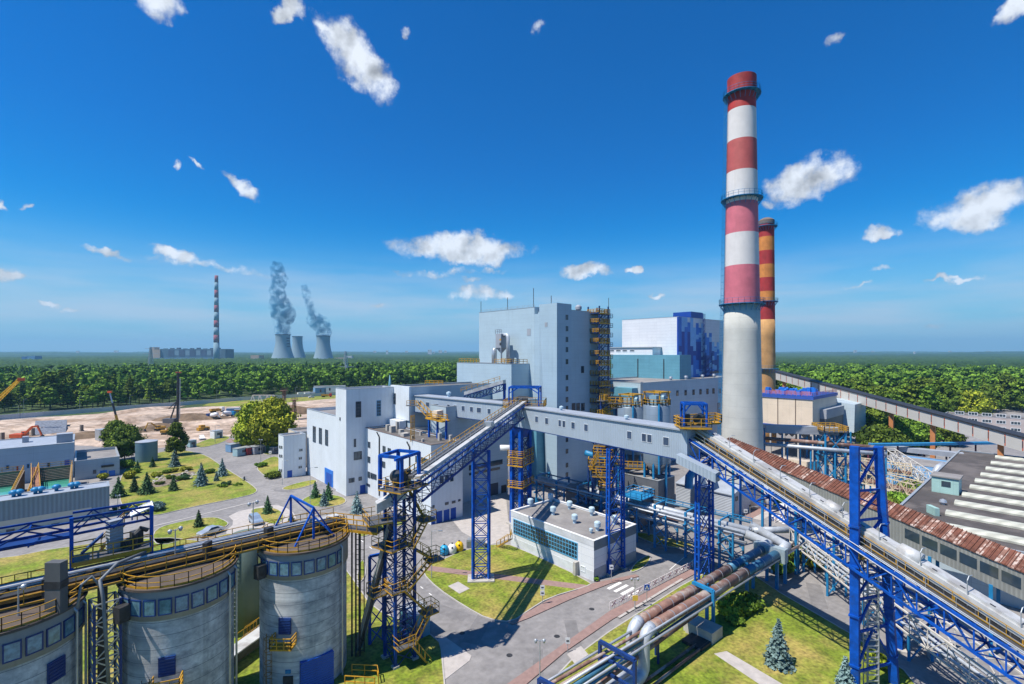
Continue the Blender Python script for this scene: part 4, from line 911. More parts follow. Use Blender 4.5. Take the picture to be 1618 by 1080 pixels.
MB().box(XS - .9, XS - .02, sY(XS, 915), sY(XS, 911), 0, 2.2).build('electrical_cabinet', CONCL, t)
VENTP = mat('pale_blue_vent_paint', (.45, .58, .66), .5, 0, .1)
def roofvent(label, p, r=.55, h=1.7):
    t = T('roof_ventilator', label, 'roof ventilator', p, 'ventilators on the service building roof')
    MB().lathe(p, [(r * .55, 0), (r * .55, h * .35)], 14).build('base', VENTP, t, False)
    MB().lathe(p, [(r * .6, h * .35), (r, h * .42), (r, h * .82), (r * .92, h * .82), (r * .8, h * .9), (.02, h * .98)], 18).build('hood', VENTP, t)
    return t
rvl = [((838, 800), 'nearest the left corner of the roof edge above the windows'), ((870, 792), 'at the far left edge beside the gallery shadow'), ((874, 813), 'standing in the striped gallery shadow mid-roof'), ((900, 804), 'along the far edge behind the middle of the roof'),
       ((908, 826), 'alone near the middle of the window side'), ((935, 814), 'along the far edge near the lattice tower'), ((944, 838), 'nearest the front corner'), ((971, 828), 'half hidden by the blue lattice tower')]
for (px, py), s in rvl: roofvent('light grey mushroom ventilator ' + s, G(px, py, zs - .25))
roofvent('tiny white ventilator beside the front corner of the roof', G(934, 842, zs - .25), .32, .9)
st = MB(); tr = MB(); a = G(806, 866); stairs(st, tr, G(788, 863), G(806, 852, 2.2), 1.0, 1.1, .08); st.rail([G(806, 852, 2.2), G(808, 845, 2.2)], 1.1, 1, .08)
t = T('side_stair', 'short yellow railed stair at the left end of the service building', 'stair', G(800, 860)); st.build('railing', YEL, t); tr.build('tread', GRATE, t)

# ================================================================ grey sheds right of it
GC = G(1157, 819); XG, YG = GC.x, GC.y; xg1 = sX(YG, 1188); yg1 = sY(XG, 1068); ze = Zat(782, dep(XG, YG)); xm = (XG + xg1) / 2; zr = ze + 1.1
t = T('gable_shed', 'light grey metal shed with a low gable roof beside the pipe rack', 'shed', (XG, YG, 0))
MB().add([(XG, YG, 0), (xg1, YG, 0), (xg1, yg1, 0), (XG, yg1, 0), (XG, YG, ze), (xg1, YG, ze), (xg1, yg1, ze), (XG, yg1, ze), (xm, YG, zr), (xm, yg1, zr)],
         [(0, 1, 5, 8, 4), (1, 2, 6, 5), (2, 3, 7, 9, 6), (3, 0, 4, 7)]).build('wall', mat('shed_sheet', (.44, .48, .54), .5, 0, .06, .3, kind='vcorr', pitch=.35), t)
MB().add([(XG - .3, YG - .3, ze - .1), (xm, YG - .3, zr + .03), (xm, yg1, zr + .03), (XG - .3, yg1, ze - .1), (xg1 + .3, YG - .3, ze - .1), (xg1 + .3, yg1, ze - .1),
          (XG - .3, YG - .3, ze + .08), (xm, YG - .3, zr + .2), (xm, yg1, zr + .2), (XG - .3, yg1, ze + .08), (xg1 + .3, YG - .3, ze + .08), (xg1 + .3, yg1, ze + .08)],
         [(6, 7, 8, 9), (7, 10, 11, 8), (0, 1, 7, 6), (1, 4, 10, 7), (0, 6, 9, 3), (4, 5, 11, 10)]).build('roof', GALR, t)
wpx(t, 'Y', YG, 1162, 784, 1165.5, 791, fm=FRAMED); panel(t, 'Y', YG, 1183.5, 797, 1188, 810, DSTEEL, z0=.02)
MB().bar((XG - .1, YG - .1, 0), (XG - .1, YG - .1, ze), .25).build('corner_trim', WPAINT, t)
a = D(1113, 108, 0); MB().obox((a.x + 3, a.y + 1, 0), .5, 3.4, 2.6, zr - .4, zr + 3.0).build('roof_intake', WPAINT, t)
a = D(1088, 109, 0); MB().tube([(a.x, a.y, zr - .5), (a.x + .3, a.y, zr + 2), (a.x + 1.5, a.y - 1, zr + 4)], .9, 12).build('duct', SKYB, t)
KC = D(1040, 101); XK, YK = KC.x, KC.y
t = T('dark_silo_base', 'dark grey flat roofed block below the twin ash silos', 'building', (XK, YK, 0))
bldg('', '', XK, sX(YK, 1066), YK, sY(XK, 984), Zat(760, 101), DGREY, ROOFG, root=t, par=.15)
bldg('', '', XK - 6.5, XK - .05, YK + 1.5, sY(XK - 6, 990), Zat(782, 97), DGREY, ROOFG, root=t, par=.15)
# ash silos
def ashsilo(label, px, d, w, ptop, pcyl, pcone):
    c = D(px, d); r = w / 2 * d / FP * .95; zt, zc, zb = Zat(ptop, d), Zat(pcyl, d), Zat(pcone, d)
    t = T('ash_silo', label, 'silo', c, 'grey ash silos'); MB().lathe((c.x, c.y, 0), [(r, zc), (r, zt), (r * .96, zt + .15), (.02, zt + .3)], 32, cap=False).build('shell', GALV2, t, True)
    MB().lathe((c.x, c.y, 0), [(r * .3, zb), (r * .99, zc)], 32).build('cone', DGREY, t, True)
    MB().lathe((c.x, c.y, 0), [(r + .05, zc + 3), (r + .2, zc + 3), (r + .2, zc + 3.25), (r + .05, zc + 3.25)], 32, cap=False).build('hoop', WPAINT, t)
    for k in range(6):
        a = k * 1.047 + .3; x, y = c.x + r * .92 * math.cos(a), c.y + r * .92 * math.sin(a); MB().bar((x, y, 0), (x, y, zc + .3), .4).build('leg', SKYB, t)
    a = math.atan2(-c.y, -c.x) + .15; MB().bar((c.x + (r + .15) * math.cos(a), c.y + (r + .15) * math.sin(a), zc - 2), (c.x + (r + .15) * math.cos(a), c.y + (r + .15) * math.sin(a), zt + .5), .35).build('riser_pipe', SKYB, t)
    ring = [(c.x + (r - .1) * math.cos(a), c.y + (r - .1) * math.sin(a), zt + .2) for a in [6.283 * i / 20 for i in range(21)]]
    MB().rail(ring, 1.2, 1.4, .14).build('top_railing', YEL, t)
    e = MB(); e.obox((c.x - 1, c.y, 0), .2, 2, 1.6, zt + .3, zt + 2.2); e.obox((c.x + 1.4, c.y + .8, 0), .5, 1.4, 1.2, zt + .3, zt + 1.6); e.lathe((c.x + .2, c.y - 1.4, zt + .3), [(.6, 0), (.6, 1.6), (.3, 2)], 10)
    e.build('top_equipment', mat('equipment_teal_grey', (.22, .36, .44), .5), t); fr = MB()
    for dx in (-1.8, 1.8):
        for dy in (-1.8, 1.8): fr.bar((c.x + dx, c.y + dy, zt), (c.x + dx, c.y + dy, zt + 2.9), .22)
    for s in (-1.8, 1.8): fr.bar((c.x - 2.2, c.y + s, zt + 2.9), (c.x + 2.2, c.y + s, zt + 2.9), .28); fr.bar((c.x + s, c.y - 2.2, zt + 2.9), (c.x + s, c.y + 2.2, zt + 2.9), .28)
    fr.build('top_frame', YEL, t); return c, r, zt, zc
GALV2 = mat('silo_sheet', (.22, .28, .34), .4, .25, .06, .3, kind='panel', pw=1.3, ph=1.2)
ash = [ashsilo('grey cylindrical ash silo left of its twin with yellow top railings', 997, 115, 45, 642, 714, 732), ashsilo('grey cylindrical ash silo nearer the gable shed with yellow top railings', 1038, 105, 44, 640, 729, 748)]
c0, c1 = ash[0][0], ash[1][0]; zt = ash[1][2]
t = T('silo_stair', 'yellow stair flights and landings climbing beside the ash silos', 'stair', D(958, 110)); rl, tr, lg = MB(), MB(), MB()
pts = [(952, 680), (972, 668), (950, 655), (972, 643), (953, 632)]
for (xa, yy_), (xb, yb_) in zip(pts, pts[1:]):
    a, b_ = D(xa, 110, Zat(yy_, 110)), D(xb, 109, Zat(yb_, 109)); stairs(rl, tr, a, b_, 1.3, 1.1, .13); rl.rail([b_ + Vector((-1.2, 0, 0)), b_ + Vector((1.2, -.8, 0)), b_ + Vector((1.5, 1, 0))], 1.1, .9, .13); tr.slab(b_ + Vector((-1.2, 0, 0)), b_ + Vector((1.4, 0, 0)), 2, -.15, -.02)
for px in (950, 974): a = D(px, 110); lg.bar(a, (a.x, a.y, Zat(628, 110)), .35)
rl.rail([D(955, 109, zt + .2), D(1000, 108, zt + .2)], 1.2, 1.2, .14); tr.slab(D(955, 109, zt + .2), D(1000, 108, zt + .2), 1.4, -.2, -.02)
rl.build('railing', YEL, t); tr.build('tread', GRATE, t); lg.build('column', NAVY, t)
t = T('process_platform', 'cluttered yellow railed platforms under the gallery beside the boiler house', 'platform', D(955, 104)); rl, dk, lg = MB(), MB(), MB()
for (xa, xb, py, d) in ((938, 968, 716, 103), (930, 965, 732, 102), (936, 968, 748, 101), (958, 985, 727, 104), (985, 1022, 735, 108), (940, 958, 700, 104), (948, 966, 768, 100)):
    a, b_ = D(xa, d, Zat(py, d)), D(xb, d - 1, Zat(py, d)); dk.slab(a, b_, 2.4, -.2, -.04); rl.slab(a, b_, 2.45, -.45, -.2); w2 = (b_ - a).normalized().cross(Vector((0, 0, 1))) * 1.2
    rl.rail([a - w2, a + w2, b_ + w2, b_ - w2], 1.2, 1.1, .13)
    for p in (a, b_): lg.bar((p.x, p.y, 0), p, .3)
rl.build('railing', YEL, t); dk.build('deck', GRATE, t); lg.build('column', NAVY, t)
st, tr = MB(), MB(); stairs(st, tr, D(932, 101, Zat(742, 101)), D(945, 101, Zat(722, 101)), 1.1, 1.1, .1); stairs(st, tr, D(962, 100, Zat(768, 100)), D(942, 100, Zat(748, 100)), 1.1, 1.1, .1); st.build('stair_rail', YEL, t); tr.build('tread', GRATE, t)
MB().tube([D(925, 106, Zat(715, 106)), D(985, 108, Zat(735, 108))], .6, 10).build('duct', SKYB, t, True)
a = D(930, 101, 0); b = MB(); b.obox(a, .4, 4, 3, 0, 4.5); b.obox(D(915, 106, 0), .4, 3, 5, 0, 7); b.lathe(D(950, 97, 0), [(1.1, 0), (1.1, 3.5), (.4, 4.2)], 14); b.build('process_vessel', DGREY, t)

# ================================================================ chimneys
def chimney(label, c, rb, rt, H_, bands, gal, cap=None, seg=48, rungs=True):
    t = T('chimney', label, 'chimney', c); rz = lambda z: rb + (rt - rb) * (z / H_) ** .8
    for z0, z1, m in bands:
        n = max(1, int((z1 - z0) / 6)); MB().lathe(c, [(rz(z0 + (z1 - z0) * i / n), z0 + (z1 - z0) * i / n) for i in range(n + 1)], seg, cap=(z0 == 0)).build('shaft_band', m, t, True)
    MB().lathe(c, [(rz(H_), H_ - .01), (rz(H_) - .6, H_ - .01), (rz(H_) - .6, H_ - 3)], seg, cap=False).build('rim', DRED, t)
    if cap: MB().lathe(c, cap[0], seg, cap=False).build('flue_cap', cap[1], t)
    for z in gal:
        r = rz(z); dk = MB().lathe(c, [(r + .02, z - .12), (r + 1.15, z - .12), (r + 1.15, z), (r + .02, z)], seg, cap=False)
        for k in range(20):
            a = 6.283 * k / 20; u = Vector((math.cos(a), math.sin(a), 0)); v0 = Vector(c)
            dk.bar(v0 + u * (r + 1.1) + Vector((0, 0, z - .12)), v0 + u * (rz(z - 1.7) + .02) + Vector((0, 0, z - 1.7)), .09); dk.bar(v0 + u * (r + .02) + Vector((0, 0, z - .25)), v0 + u * (r + 1.15) + Vector((0, 0, z - .2)), .1)
        go = dk.build('gallery', SKYB, t)
        ring = [Vector(c) + Vector(((r + 1.05) * math.cos(6.283 * k / 24), (r + 1.05) * math.sin(6.283 * k / 24), z)) for k in range(25)]
        MB().rail(ring, 1.2, 2, .05, 2).build('gallery_railing', SKYB, go)
    if rungs:
        a = math.atan2(-c[1], -c[0]) - 1.25; u = Vector((math.cos(a), math.sin(a), 0)); b = MB(); zz = 3
        while zz < H_ - 4:
            z2 = min(zz + 8, H_ - 3); ladder(b, Vector(c) + u * (rz(zz) + .25) + Vector((0, 0, zz)), Vector(c) + u * (rz(z2) + .25) + Vector((0, 0, z2)), .5, 10, (-u.y, u.x), (u.x, u.y), .06); zz += 8
        b.build('ladder', SKYB, t)
    return t
dc = 117.0; c = D(1172, dc); zc = lambda y: Zat(y, dc - 3.3); H1 = zc(112)
chimney('tall main chimney banded red and white above pale concrete', c, 5.1, 3.0, H1,
        [(0, zc(478), CHC), (zc(478), zc(417), PINK), (zc(417), zc(365), CHW), (zc(365), zc(315), PINK), (zc(315), zc(265), CHW), (zc(265), zc(215), mat('red_chimney_paint', (.46, .095, .09), .65, 0, .12, .4, kind='streak', streak=.25)), (zc(215), zc(165), CHW), (zc(165), H1, RED)],
        [zc(478), zc(308), zc(139)], ([(3.0, H1 - 4.2), (3.22, H1 - 4.0), (3.22, H1 + .05), (2.7, H1 + .08), (2.6, H1 - 2)], mat('cap_red', (.34, .03, .03), .7, 0, .25, .5, kind='streak', streak=.5)))
dc2 = 192.0; c = D(1211, dc2); zc = lambda y: Zat(y, dc2 - 2.8); H2 = zc(352)
chimney('shorter rust stained chimney banded dark red and ochre behind the main one', c, 3.55, 2.75, H2,
        [(0, zc(504), mat('tan_stained_concrete', (.47, .26, .10), .85, 0, .2, .3, kind='streak', streak=.5)), (zc(504), zc(474), DRED), (zc(474), zc(459), OCHRE), (zc(459), zc(437), DRED), (zc(437), zc(416), OCHRE), (zc(416), zc(394), DRED), (zc(394), zc(372), OCHRE), (zc(372), H2, DRED)],
        [zc(355), zc(475), zc(582)], ([(2.75, H2), (2.9, H2 + .2), (2.9, H2 + 1.6), (2.2, H2 + 2.2), (1.2, H2 + 2.7)], mat('dark_cap', (.17, .13, .11), .85)), 36)
# ================================================================ covered galleries
def gallery(name, label, p, q, w, lo, hi, roofm=GALR, wall=GALV, wins=(), rough=None):
    t = T(name, label, 'conveyor gallery', ((p.x + q.x) / 2, (p.y + q.y) / 2, p.z)); p, q = Vector(p), Vector(q)
    MB().slab(p, q, w, lo, hi).build('wall', wall, t); MB().slab(p, q, w + .5, hi + .003, hi + .22).build('roof', roofm, t)
    MB().slab(p, q, w + .06, lo - .14, lo - .003).build('floor_frame', NAVY, t)
    d = Vector((q.x - p.x, q.y - p.y, 0)).normalized(); a = Vector((d.y, -d.x, 0))
    if a.dot(p.lerp(q, .5)) > 0: a = -a          # side that faces the camera
    for px, hw in wins:
        # column px -> parameter along the camera-side face
        best = min((abs((lambda v: (v.x * RT[0] + v.y * RT[1]) / dep(v.x, v.y) * FP + CX)(p.lerp(q, u / 400) + a * w / 2) - px), u / 400) for u in range(401))[1]
        c = p.lerp(q, best) + a * (w / 2); dirv = (q - p).normalized(); z0, z1 = lo + (hi - lo) * .40, lo + (hi - lo) * .68; hw *= .8
        m = MB(); u = dirv * hw
        def pl(u0, u1, za, zb, o0, o1):
            P_ = lambda uu, z, o: c + dirv * uu + a * o + Vector((0, 0, z))
            m.add([P_(u0, za, o0), P_(u1, za, o0), P_(u1, za, o1), P_(u0, za, o1), P_(u0, zb, o0), P_(u1, zb, o0), P_(u1, zb, o1), P_(u0, zb, o1)], [(3, 2, 1, 0), (4, 5, 6, 7), (0, 1, 5, 4), (1, 2, 6, 5), (2, 3, 7, 6), (3, 0, 4, 7)])
        for s in ((-hw, hw, z0 - .06, z0), (-hw, hw, z1, z1 + .06), (-hw - .06, -hw, z0 - .06, z1 + .06), (hw, hw + .06, z0 - .06, z1 + .06)): pl(*s, -.02, .06)
        f = m.build('window', FRAME, t); m = MB(); pl(-hw, hw, z0, z1, -.02, .03); m.build('pane', mat('grey_window_glass', (.05, .08, .14), .2, 0, .3, .8, spec=.4), f)
    return t
P2a, P2b = D(1097, 69.5, 20.8), D(824, 103, 20.6)
g2 = gallery('conveyor_gallery', 'long grey ribbed conveyor gallery on blue lattice towers ending at the right transfer station', P2a, P2b, 3.4, 0, 4.15,
        wins=((848, .55), (864, .55), (885, .45), (891.5, .45), (906, .55), (926, .55), (995, .55), (1018, .5), (1026.5, .5), (1053, .6)))
for px, d in ((887, 93), (990, 79.5)): MB().lathe(D(px, d, 25), [(.22, -.1), (.22, .4), (.4, .4), (.4, .75), (.02, .9)], 12).build('roof_vent', VENTP, g2)
P1a, P1b = D(836, 104, 20.7), D(651, 129, 20.9)
g1 = gallery('conveyor_gallery', 'grey gallery with hopper windows running back to the upper hall on the left', P1a, P1b, 3.6, 0, 4.0,
        wins=((676, .8), (709, .55), (719, .55), (732, .6), (745, .6), (757, .8), (773, .55), (664, .6)))
MB().lathe(D(709, 121, 24.9), [(.4, -.1), (.4, .8), (.6, .8), (.6, 1.3), (.02, 1.5)], 12).build('roof_vent', VENTP, g1)
# inclined cover seen behind gallery (to the boiler house)
a, b_ = D(736, 126, 25.0), D(797, 123, Zat(606, 123))
t = T('inclined_conveyor', 'short inclined covered conveyor rising to the boiler house above the gallery', 'conveyor', a)
MB().slab(a, b_, 2.4, .0, 1.0).build('cover', BELTC, t); truss(t, a, b_, 2.4, -1.6, 0, 6, .22, .14, NAVY); MB().rail([a + Vector((-1.5, 0, .9)), b_ + Vector((-1.5, 0, .9))], 1, 1.5, .1).build('railing', YEL, t)
MB().bar((b_.x, b_.y, 18), b_, .5).build('support_column', BLUE, t)
# transfer station frames on the gallery ends
def station(label, c, hx, hy, zf, ztop, hd, mg=1.1):
    t = T('transfer_station', label, 'conveyor head station', (c.x, c.y, zf)); q = square((c.x, c.y, 0), hx, hy, hd)
    for p in q: MB().bar((p.x, p.y, zf), (p.x, p.y, ztop), .24).build('post', BLUE, t)
    b = MB(); qq = [Vector((p.x, p.y, ztop)) for p in q]
    for i in range(4): b.bar(qq[i], qq[(i + 1) % 4], .26); b.bar(qq[i].lerp(qq[(i + 1) % 4], .3), (q[i].x, q[i].y, ztop - 1.2), .18); b.bar(qq[i].lerp(qq[(i + 1) % 4], .7), (q[(i + 1) % 4].x, q[(i + 1) % 4].y, ztop - 1.2), .18)
    b.bar(qq[0].lerp(qq[1], .5), qq[3].lerp(qq[2], .5), .3); b.build('top_beam', BLUE, t)
    q2 = [Vector((p.x, p.y, zf)) for p in square((c.x, c.y, 0), hx + mg, hy + mg, hd)]
    MB().prism([(p.x, p.y) for p in q2], zf - .12, zf).build('deck', GRATE, t)
    r = MB()
    for i in range(4): r.bar(q2[i] - Vector((0, 0, .2)), q2[(i + 1) % 4] - Vector((0, 0, .2)), .14, .25)
    r.rail(q2 + [q2[0]], 1.15, 1.2, .065, 2); r.build('railing', YEL, t)
    return t
s1 = station('blue framed conveyor head station with yellow railings at the middle of the galleries', D(830, 103.5, 0), 2.6, 3.1, 25.0, Zat(611, 103.5), R(40))
m = MB(); c = D(826, 103, 25.2); m.tube([c + Vector((-.8, .8, .9)), c + Vector((.8, -.8, .9))], .75, 14); m.obox(c + Vector((1.5, 1, 0)), .6, 1.6, 1.0, 25.2, 26.5); m.build('drive_drum', DSTEEL, s1)
s3 = station('blue framed conveyor head station with yellow railings beside the main chimney', D(1096, 69.5, 0), 1.35, 1.5, Zat(668, 69.5) - .3, Zat(637, 69.5), R(38), .55)
m = MB(); c = D(1104, 69.5, Zat(668, 69.5)); m.tube([c + Vector((-.8, -.2, .7)), c + Vector((.8, .2, .7))], .65, 14); m.obox(c + Vector((-1.5, 1, 0)), .6, 1.2, .8, c.z, c.z + 1.3); m.tube([c + Vector((1.2, .8, .5)), c + Vector((2.2, .4, .5))], .4, 10); m.build('drive_drum', DSTEEL, s3)
dk = MB(); a, b_ = D(1069, 70.5, Zat(668, 70) - .3), D(1135, 71, Zat(664, 70) - .3); dk.slab(a, b_, 1.6, -.25, -.02); w2 = Vector((FW[0], FW[1], 0)) * 1.1; dk.rail([a - w2, a + w2, b_ + w2, b_ - w2, a - w2], 1.15, 1.0, .12, 3); dk.build('side_platform', YEL, s3)
a = D(1105, 69.5, 0); sk = MB(); sk.slab(D(1072, 68.2, 20.7), D(1134, 64.6, 18.9), 1.6, 0, 1.2); sk.build('chute_skirt', GALV, s3); MB().slab(D(1076, 70.3, 21), D(1094, 69.3, 21), 4.2, -.3, 0).build('floor_beam', NAVY, s3)
# support towers
def tower(label, c, hx, hy, zt, n, wl, wb, hd=0, lm=BLUE, bm=None, taper=1.0, rung=0, name='lattice_tower', group='blue lattice towers carrying the galleries'):
    t = T(name, label, 'support tower', (c.x, c.y, 0), group); lattice(t, square((c.x, c.y, 0), hx * taper, hy * taper, hd), square((c.x, c.y, zt), hx, hy, hd), n, wl, wb, lm, bm, rung=rung); return t
hg = math.atan2(P2b.y - P2a.y, P2b.x - P2a.x)
t = tower('blue lattice gallery tower standing beside the chimney and the pipe rack', D(1113, 69.5), .27, 1.6, 20.4, 6, .26, .1, hg, taper=1.12, rung=20)
t = tower('blue lattice gallery tower in front of the service building end wall', D(972.5, 80.0), .27, 1.65, 20.4, 6, .26, .1, hg, taper=1.12, rung=20)
cS1 = D(823, 104)
t = tower('broad blue gallery tower with yellow landings behind the service building', cS1, 1.0, 2.2, 20.3, 8, .75, .14, hg + .5, BLUE, NAVY)
rl = MB()
for z, o in ((Zat(717, 104), -1), (Zat(763, 104), -1), (Zat(730, 104), 1)):
    q = [Vector((p.x, p.y, z)) for p in square(cS1 + Vector((0, 0, 0)), 1.7, 3.0, hg + .5)]; rl.rail(q + [q[0]], 1.15, 1.2, .09, 3)
    for i in range(4): rl.bar(q[i] - Vector((0, 0, .2)), q[(i + 1) % 4] - Vector((0, 0, .2)), .16, .25)
rl.build('railing', YEL, t)
cp = square((cS1.x, cS1.y, 20.2), 1.4, 2.8, hg + .5); MB().add([tuple(p - Vector((0, 0, 2.2)) + (cS1 - Vector((p.x, p.y, 0))) * .35) for p in cp] + [tuple(p) for p in cp], [(3, 2, 1, 0), (4, 5, 6, 7), (0, 1, 5, 4), (1, 2, 6, 5), (2, 3, 7, 6), (3, 0, 4, 7)]).build('capital', BLUE, t)
a = D(804, 105); MB().tube([a + Vector((-1.6, 1, Zat(707, 105))), a + Vector((0, 0, Zat(707, 105))), a + Vector((.3, -.3, Zat(711, 105))), a + Vector((.3, -.3, Zat(780, 105)))], .65, 12).build('white_duct', WPAINT, t, True)
# ================================================================ inclined truss conveyor to the left elevator tower
A1, B1 = D(655, 57.6, Zat(757, 57.6)), D(829, 103.5, Zat(634, 103.5))
t = T('inclined_conveyor', 'long inclined belt conveyor on a blue lattice truss from the elevator tower to the galleries', 'conveyor', (A1.x, A1.y, 0))
truss(t, A1, B1, 2.0, -2.5, -.2, 20, .22, .07, BLUED, NAVY)
MB().slab(A1, B1, .75, .02, .42, .4).build('belt_cover', BELTC, t); MB().slab(A1, B1, .7, .02, .35, -.65).build('walkway', GRATE, t)
d = (B1 - A1).normalized(); aside = Vector((d.y, -d.x, 0)).normalized()
if aside.dot(A1) > 0: aside = -aside
MB().rail([A1 - aside * 1.1, B1 - aside * 1.1], 1.1, 2.0, .08, 2).build('railing', YEL, t); MB().rail([A1 - aside * .2, B1 - aside * .2], 1.0, 2.0, .06, 2).build('railing', STEEL, t)
p = A1.lerp(B1, .52); MB().obox(p + aside * .3, math.atan2(d.y, d.x), 1.6, 1.3, p.z + .3, p.z + 1.1).build('belt_hood', STEEL, t)
S0 = D(760, 77.4); z0 = A1.z + (B1.z - A1.z) * .43 - 2.6
tower('slim blue lattice tower with a concrete base on the triangular lawn', S0, 1.25, .5, z0, 9, .38, .1, math.atan2(S0.y, S0.x) + R(90) + .0, group=None)
o = MB().obox(S0, math.atan2(S0.y, S0.x) + R(90), 4.2, 2.6, .0, .28).build('concrete_footing', CONCL); tag(o, 'concrete footing slab under the slim blue tower on the lawn', 'footing')

# ================================================================ elevator tower with yellow platforms
e0 = G(624.5, 1056); x0, y0 = e0.x, e0.y; sz = 2.5; ec = Vector((x0 + sz / 2, y0 + sz / 2, 0)); de = dep(ec.x, ec.y)
t = T('elevator_tower', 'tall blue lattice elevator tower wrapped in yellow railed platforms and stairs', 'elevator tower', ec)
base = [Vector((x0, y0, 0)), Vector((x0 + sz, y0, 0)), Vector((x0 + sz, y0 + sz, 0)), Vector((x0, y0 + sz, 0))]
zP = lambda y: Zat(y, de)
lattice(t, base, [Vector((p.x, p.y, zP(765))) for p in base], 12, .3, .09, BLUED, NAVY)
top = square((ec.x, ec.y, 0), 1.7, 1.5, R(25)); fr = MB()
for p in top: MB().bar((p.x, p.y, zP(765)), (p.x, p.y, zP(716)), .36).build('post', BLUE, t)
qq = [Vector((p.x, p.y, zP(717))) for p in top]
for i in range(4): fr.bar(qq[i], qq[(i + 1) % 4], .34)
fr.bar(qq[0] - (qq[1] - qq[0]) * .35, qq[1], .3); fr.build('top_beam', BLUE, t)
pl, rl, tr, br = MB(), MB(), MB(), MB()
def plat(cx, cy, hx, hy, z, hd=0, gap=None):
    q = [Vector((p.x, p.y, z)) for p in square((cx, cy, 0), hx, hy, hd)]
    MB().prism([(p.x, p.y) for p in q], z - .1, z).build('platform_deck', GRATE, t)
    for i in range(4):
        rl.bar(q[i] - Vector((0, 0, .12)), q[(i + 1) % 4] - Vector((0, 0, .12)), .08, .13)
    rl.rail(q + [q[0]], 1.1, 1.1, .052, 2)
plat(ec.x + .4, ec.y - .2, 2.4, 1.7, zP(768), R(20))
plat(ec.x - 1.6, ec.y + .8, 2.1, 1.5, zP(817), R(-10)); plat(ec.x + 2.6, ec.y - 1.2, .9, 1.2, zP(822), 0)
plat(ec.x - .8, ec.y + .3, 1.6, 1.7, zP(858), R(15)); plat(ec.x + 3.4, ec.y - 2.0, .9, .9, zP(886), 0); plat(ec.x - .9, ec.y - .8, 1.0, 1.0, zP(922), 0); plat(ec.x - 2.4, ec.y + .9, .9, .9, zP(930), 0)
plat(ec.x + 2.8, ec.y - 1.8, .9, .9, zP(968), 0); plat(ec.x - .2, ec.y - 1.6, 1.2, .8, zP(1006), 0)
def st(a, b): stairs(rl, tr, a, b, .9, 1.1, .06)
E = lambda dx, dy, y: Vector((ec.x + dx, ec.y + dy, zP(y)))
st(E(-.2, -1.9, 922), E(3.0, -2.2, 886)); st(E(3.2, -1.4, 886), E(.4, -.6, 858)); st(E(.6, -2.2, 1006), E(2.6, -2.2, 968)); st(E(2.6, -1.4, 968), E(-.4, -1.0, 922)); st(E(.4, -2.0, 858), E(2.6, -1.6, 822)); st(E(2.8, -.6, 822), E(.8, -.2, 768)); st(E(2.4, -2.6, 1048), E(.2, -2.4, 1006))
pl.build('platform_deck', GRATE, t); rl.build('railing', YEL, t); tr.build('tread', GRATE, t)
m = MB(); c = E(.2, .1, 765); m.tube([c + Vector((-.2, 1, .8)), c + Vector((-.2, -.8, .8))], .75, 14); m.obox(c + Vector((.9, .6, 0)), .3, 1.2, .8, c.z, c.z + 1.4); m.tube([c + Vector((-1.2, -.4, .6)), c + Vector((-.4, -.6, .6))], .35, 10); m.build('drive_unit', DSTEEL, t)
MB().slab(E(-2.6, .8, 812), E(.6, -.2, 793), 1.3, .6, 1.7).build('discharge_chute', BELTC, t)
# steep feed conveyor into it
a, b_ = D(567, 58.5, .6), D(618, 57.0, zP(828))
t = T('feed_conveyor', 'steep dark enclosed feed conveyor leaning against the elevator tower', 'conveyor', a)
MB().slab(a, b_, 1.0, -.2, .5).build('casing', GRATE, t)
b = MB(); dd = (b_ - a).normalized(); w2 = Vector((dd.y, -dd.x, 0)).normalized() * .55
for s in (-1, 1):
    b.bar(a + w2 * s + Vector((0, 0, .55)), b_ + w2 * s + Vector((0, 0, .55)), .12, .2); b.bar(a + w2 * s + Vector((0, 0, -.3)), b_ + w2 * s + Vector((0, 0, -.3)), .12, .2)
for i in range(22): c = a.lerp(b_, i / 21); b.bar(c - w2 + Vector((0, 0, .52)), c + w2 + Vector((0, 0, .52)), .07)
b.build('rib', STEEL, t)
p = G(584, 1019); q = G(606, 1012); sf = MB(); zt_ = Zat(890, 58)
for s in (p, q): sf.bar(s, (s.x, s.y, zt_), .3)
sf.bar((p.x, p.y, zt_), (q.x, q.y, zt_), .3)
for k in range(5): z0_, z1_ = zt_ * k / 5, zt_ * (k + 1) / 5; sf.bar((p.x, p.y, z0_), (q.x, q.y, z1_), .12); sf.bar((q.x, q.y, z0_), (p.x, p.y, z1_), .12)
sf.build('support_frame', BLUE, t)
hc = G(651, 1016); t = T('teal_hut', 'teal machinery hut at the foot of the elevator tower', 'hut', hc)
MB().box(hc.x, hc.x + 2.6, hc.y, hc.y + 3.2, 0, 3.2).build('wall', TEAL, t); MB().box(hc.x - .15, hc.x + 2.75, hc.y - .15, hc.y + 3.35, 3.203, 3.35).build('roof', TRIM, t); panel(t, 'Y', hc.y, 657, 990, 668, 1012, BDOOR, z0=.15)

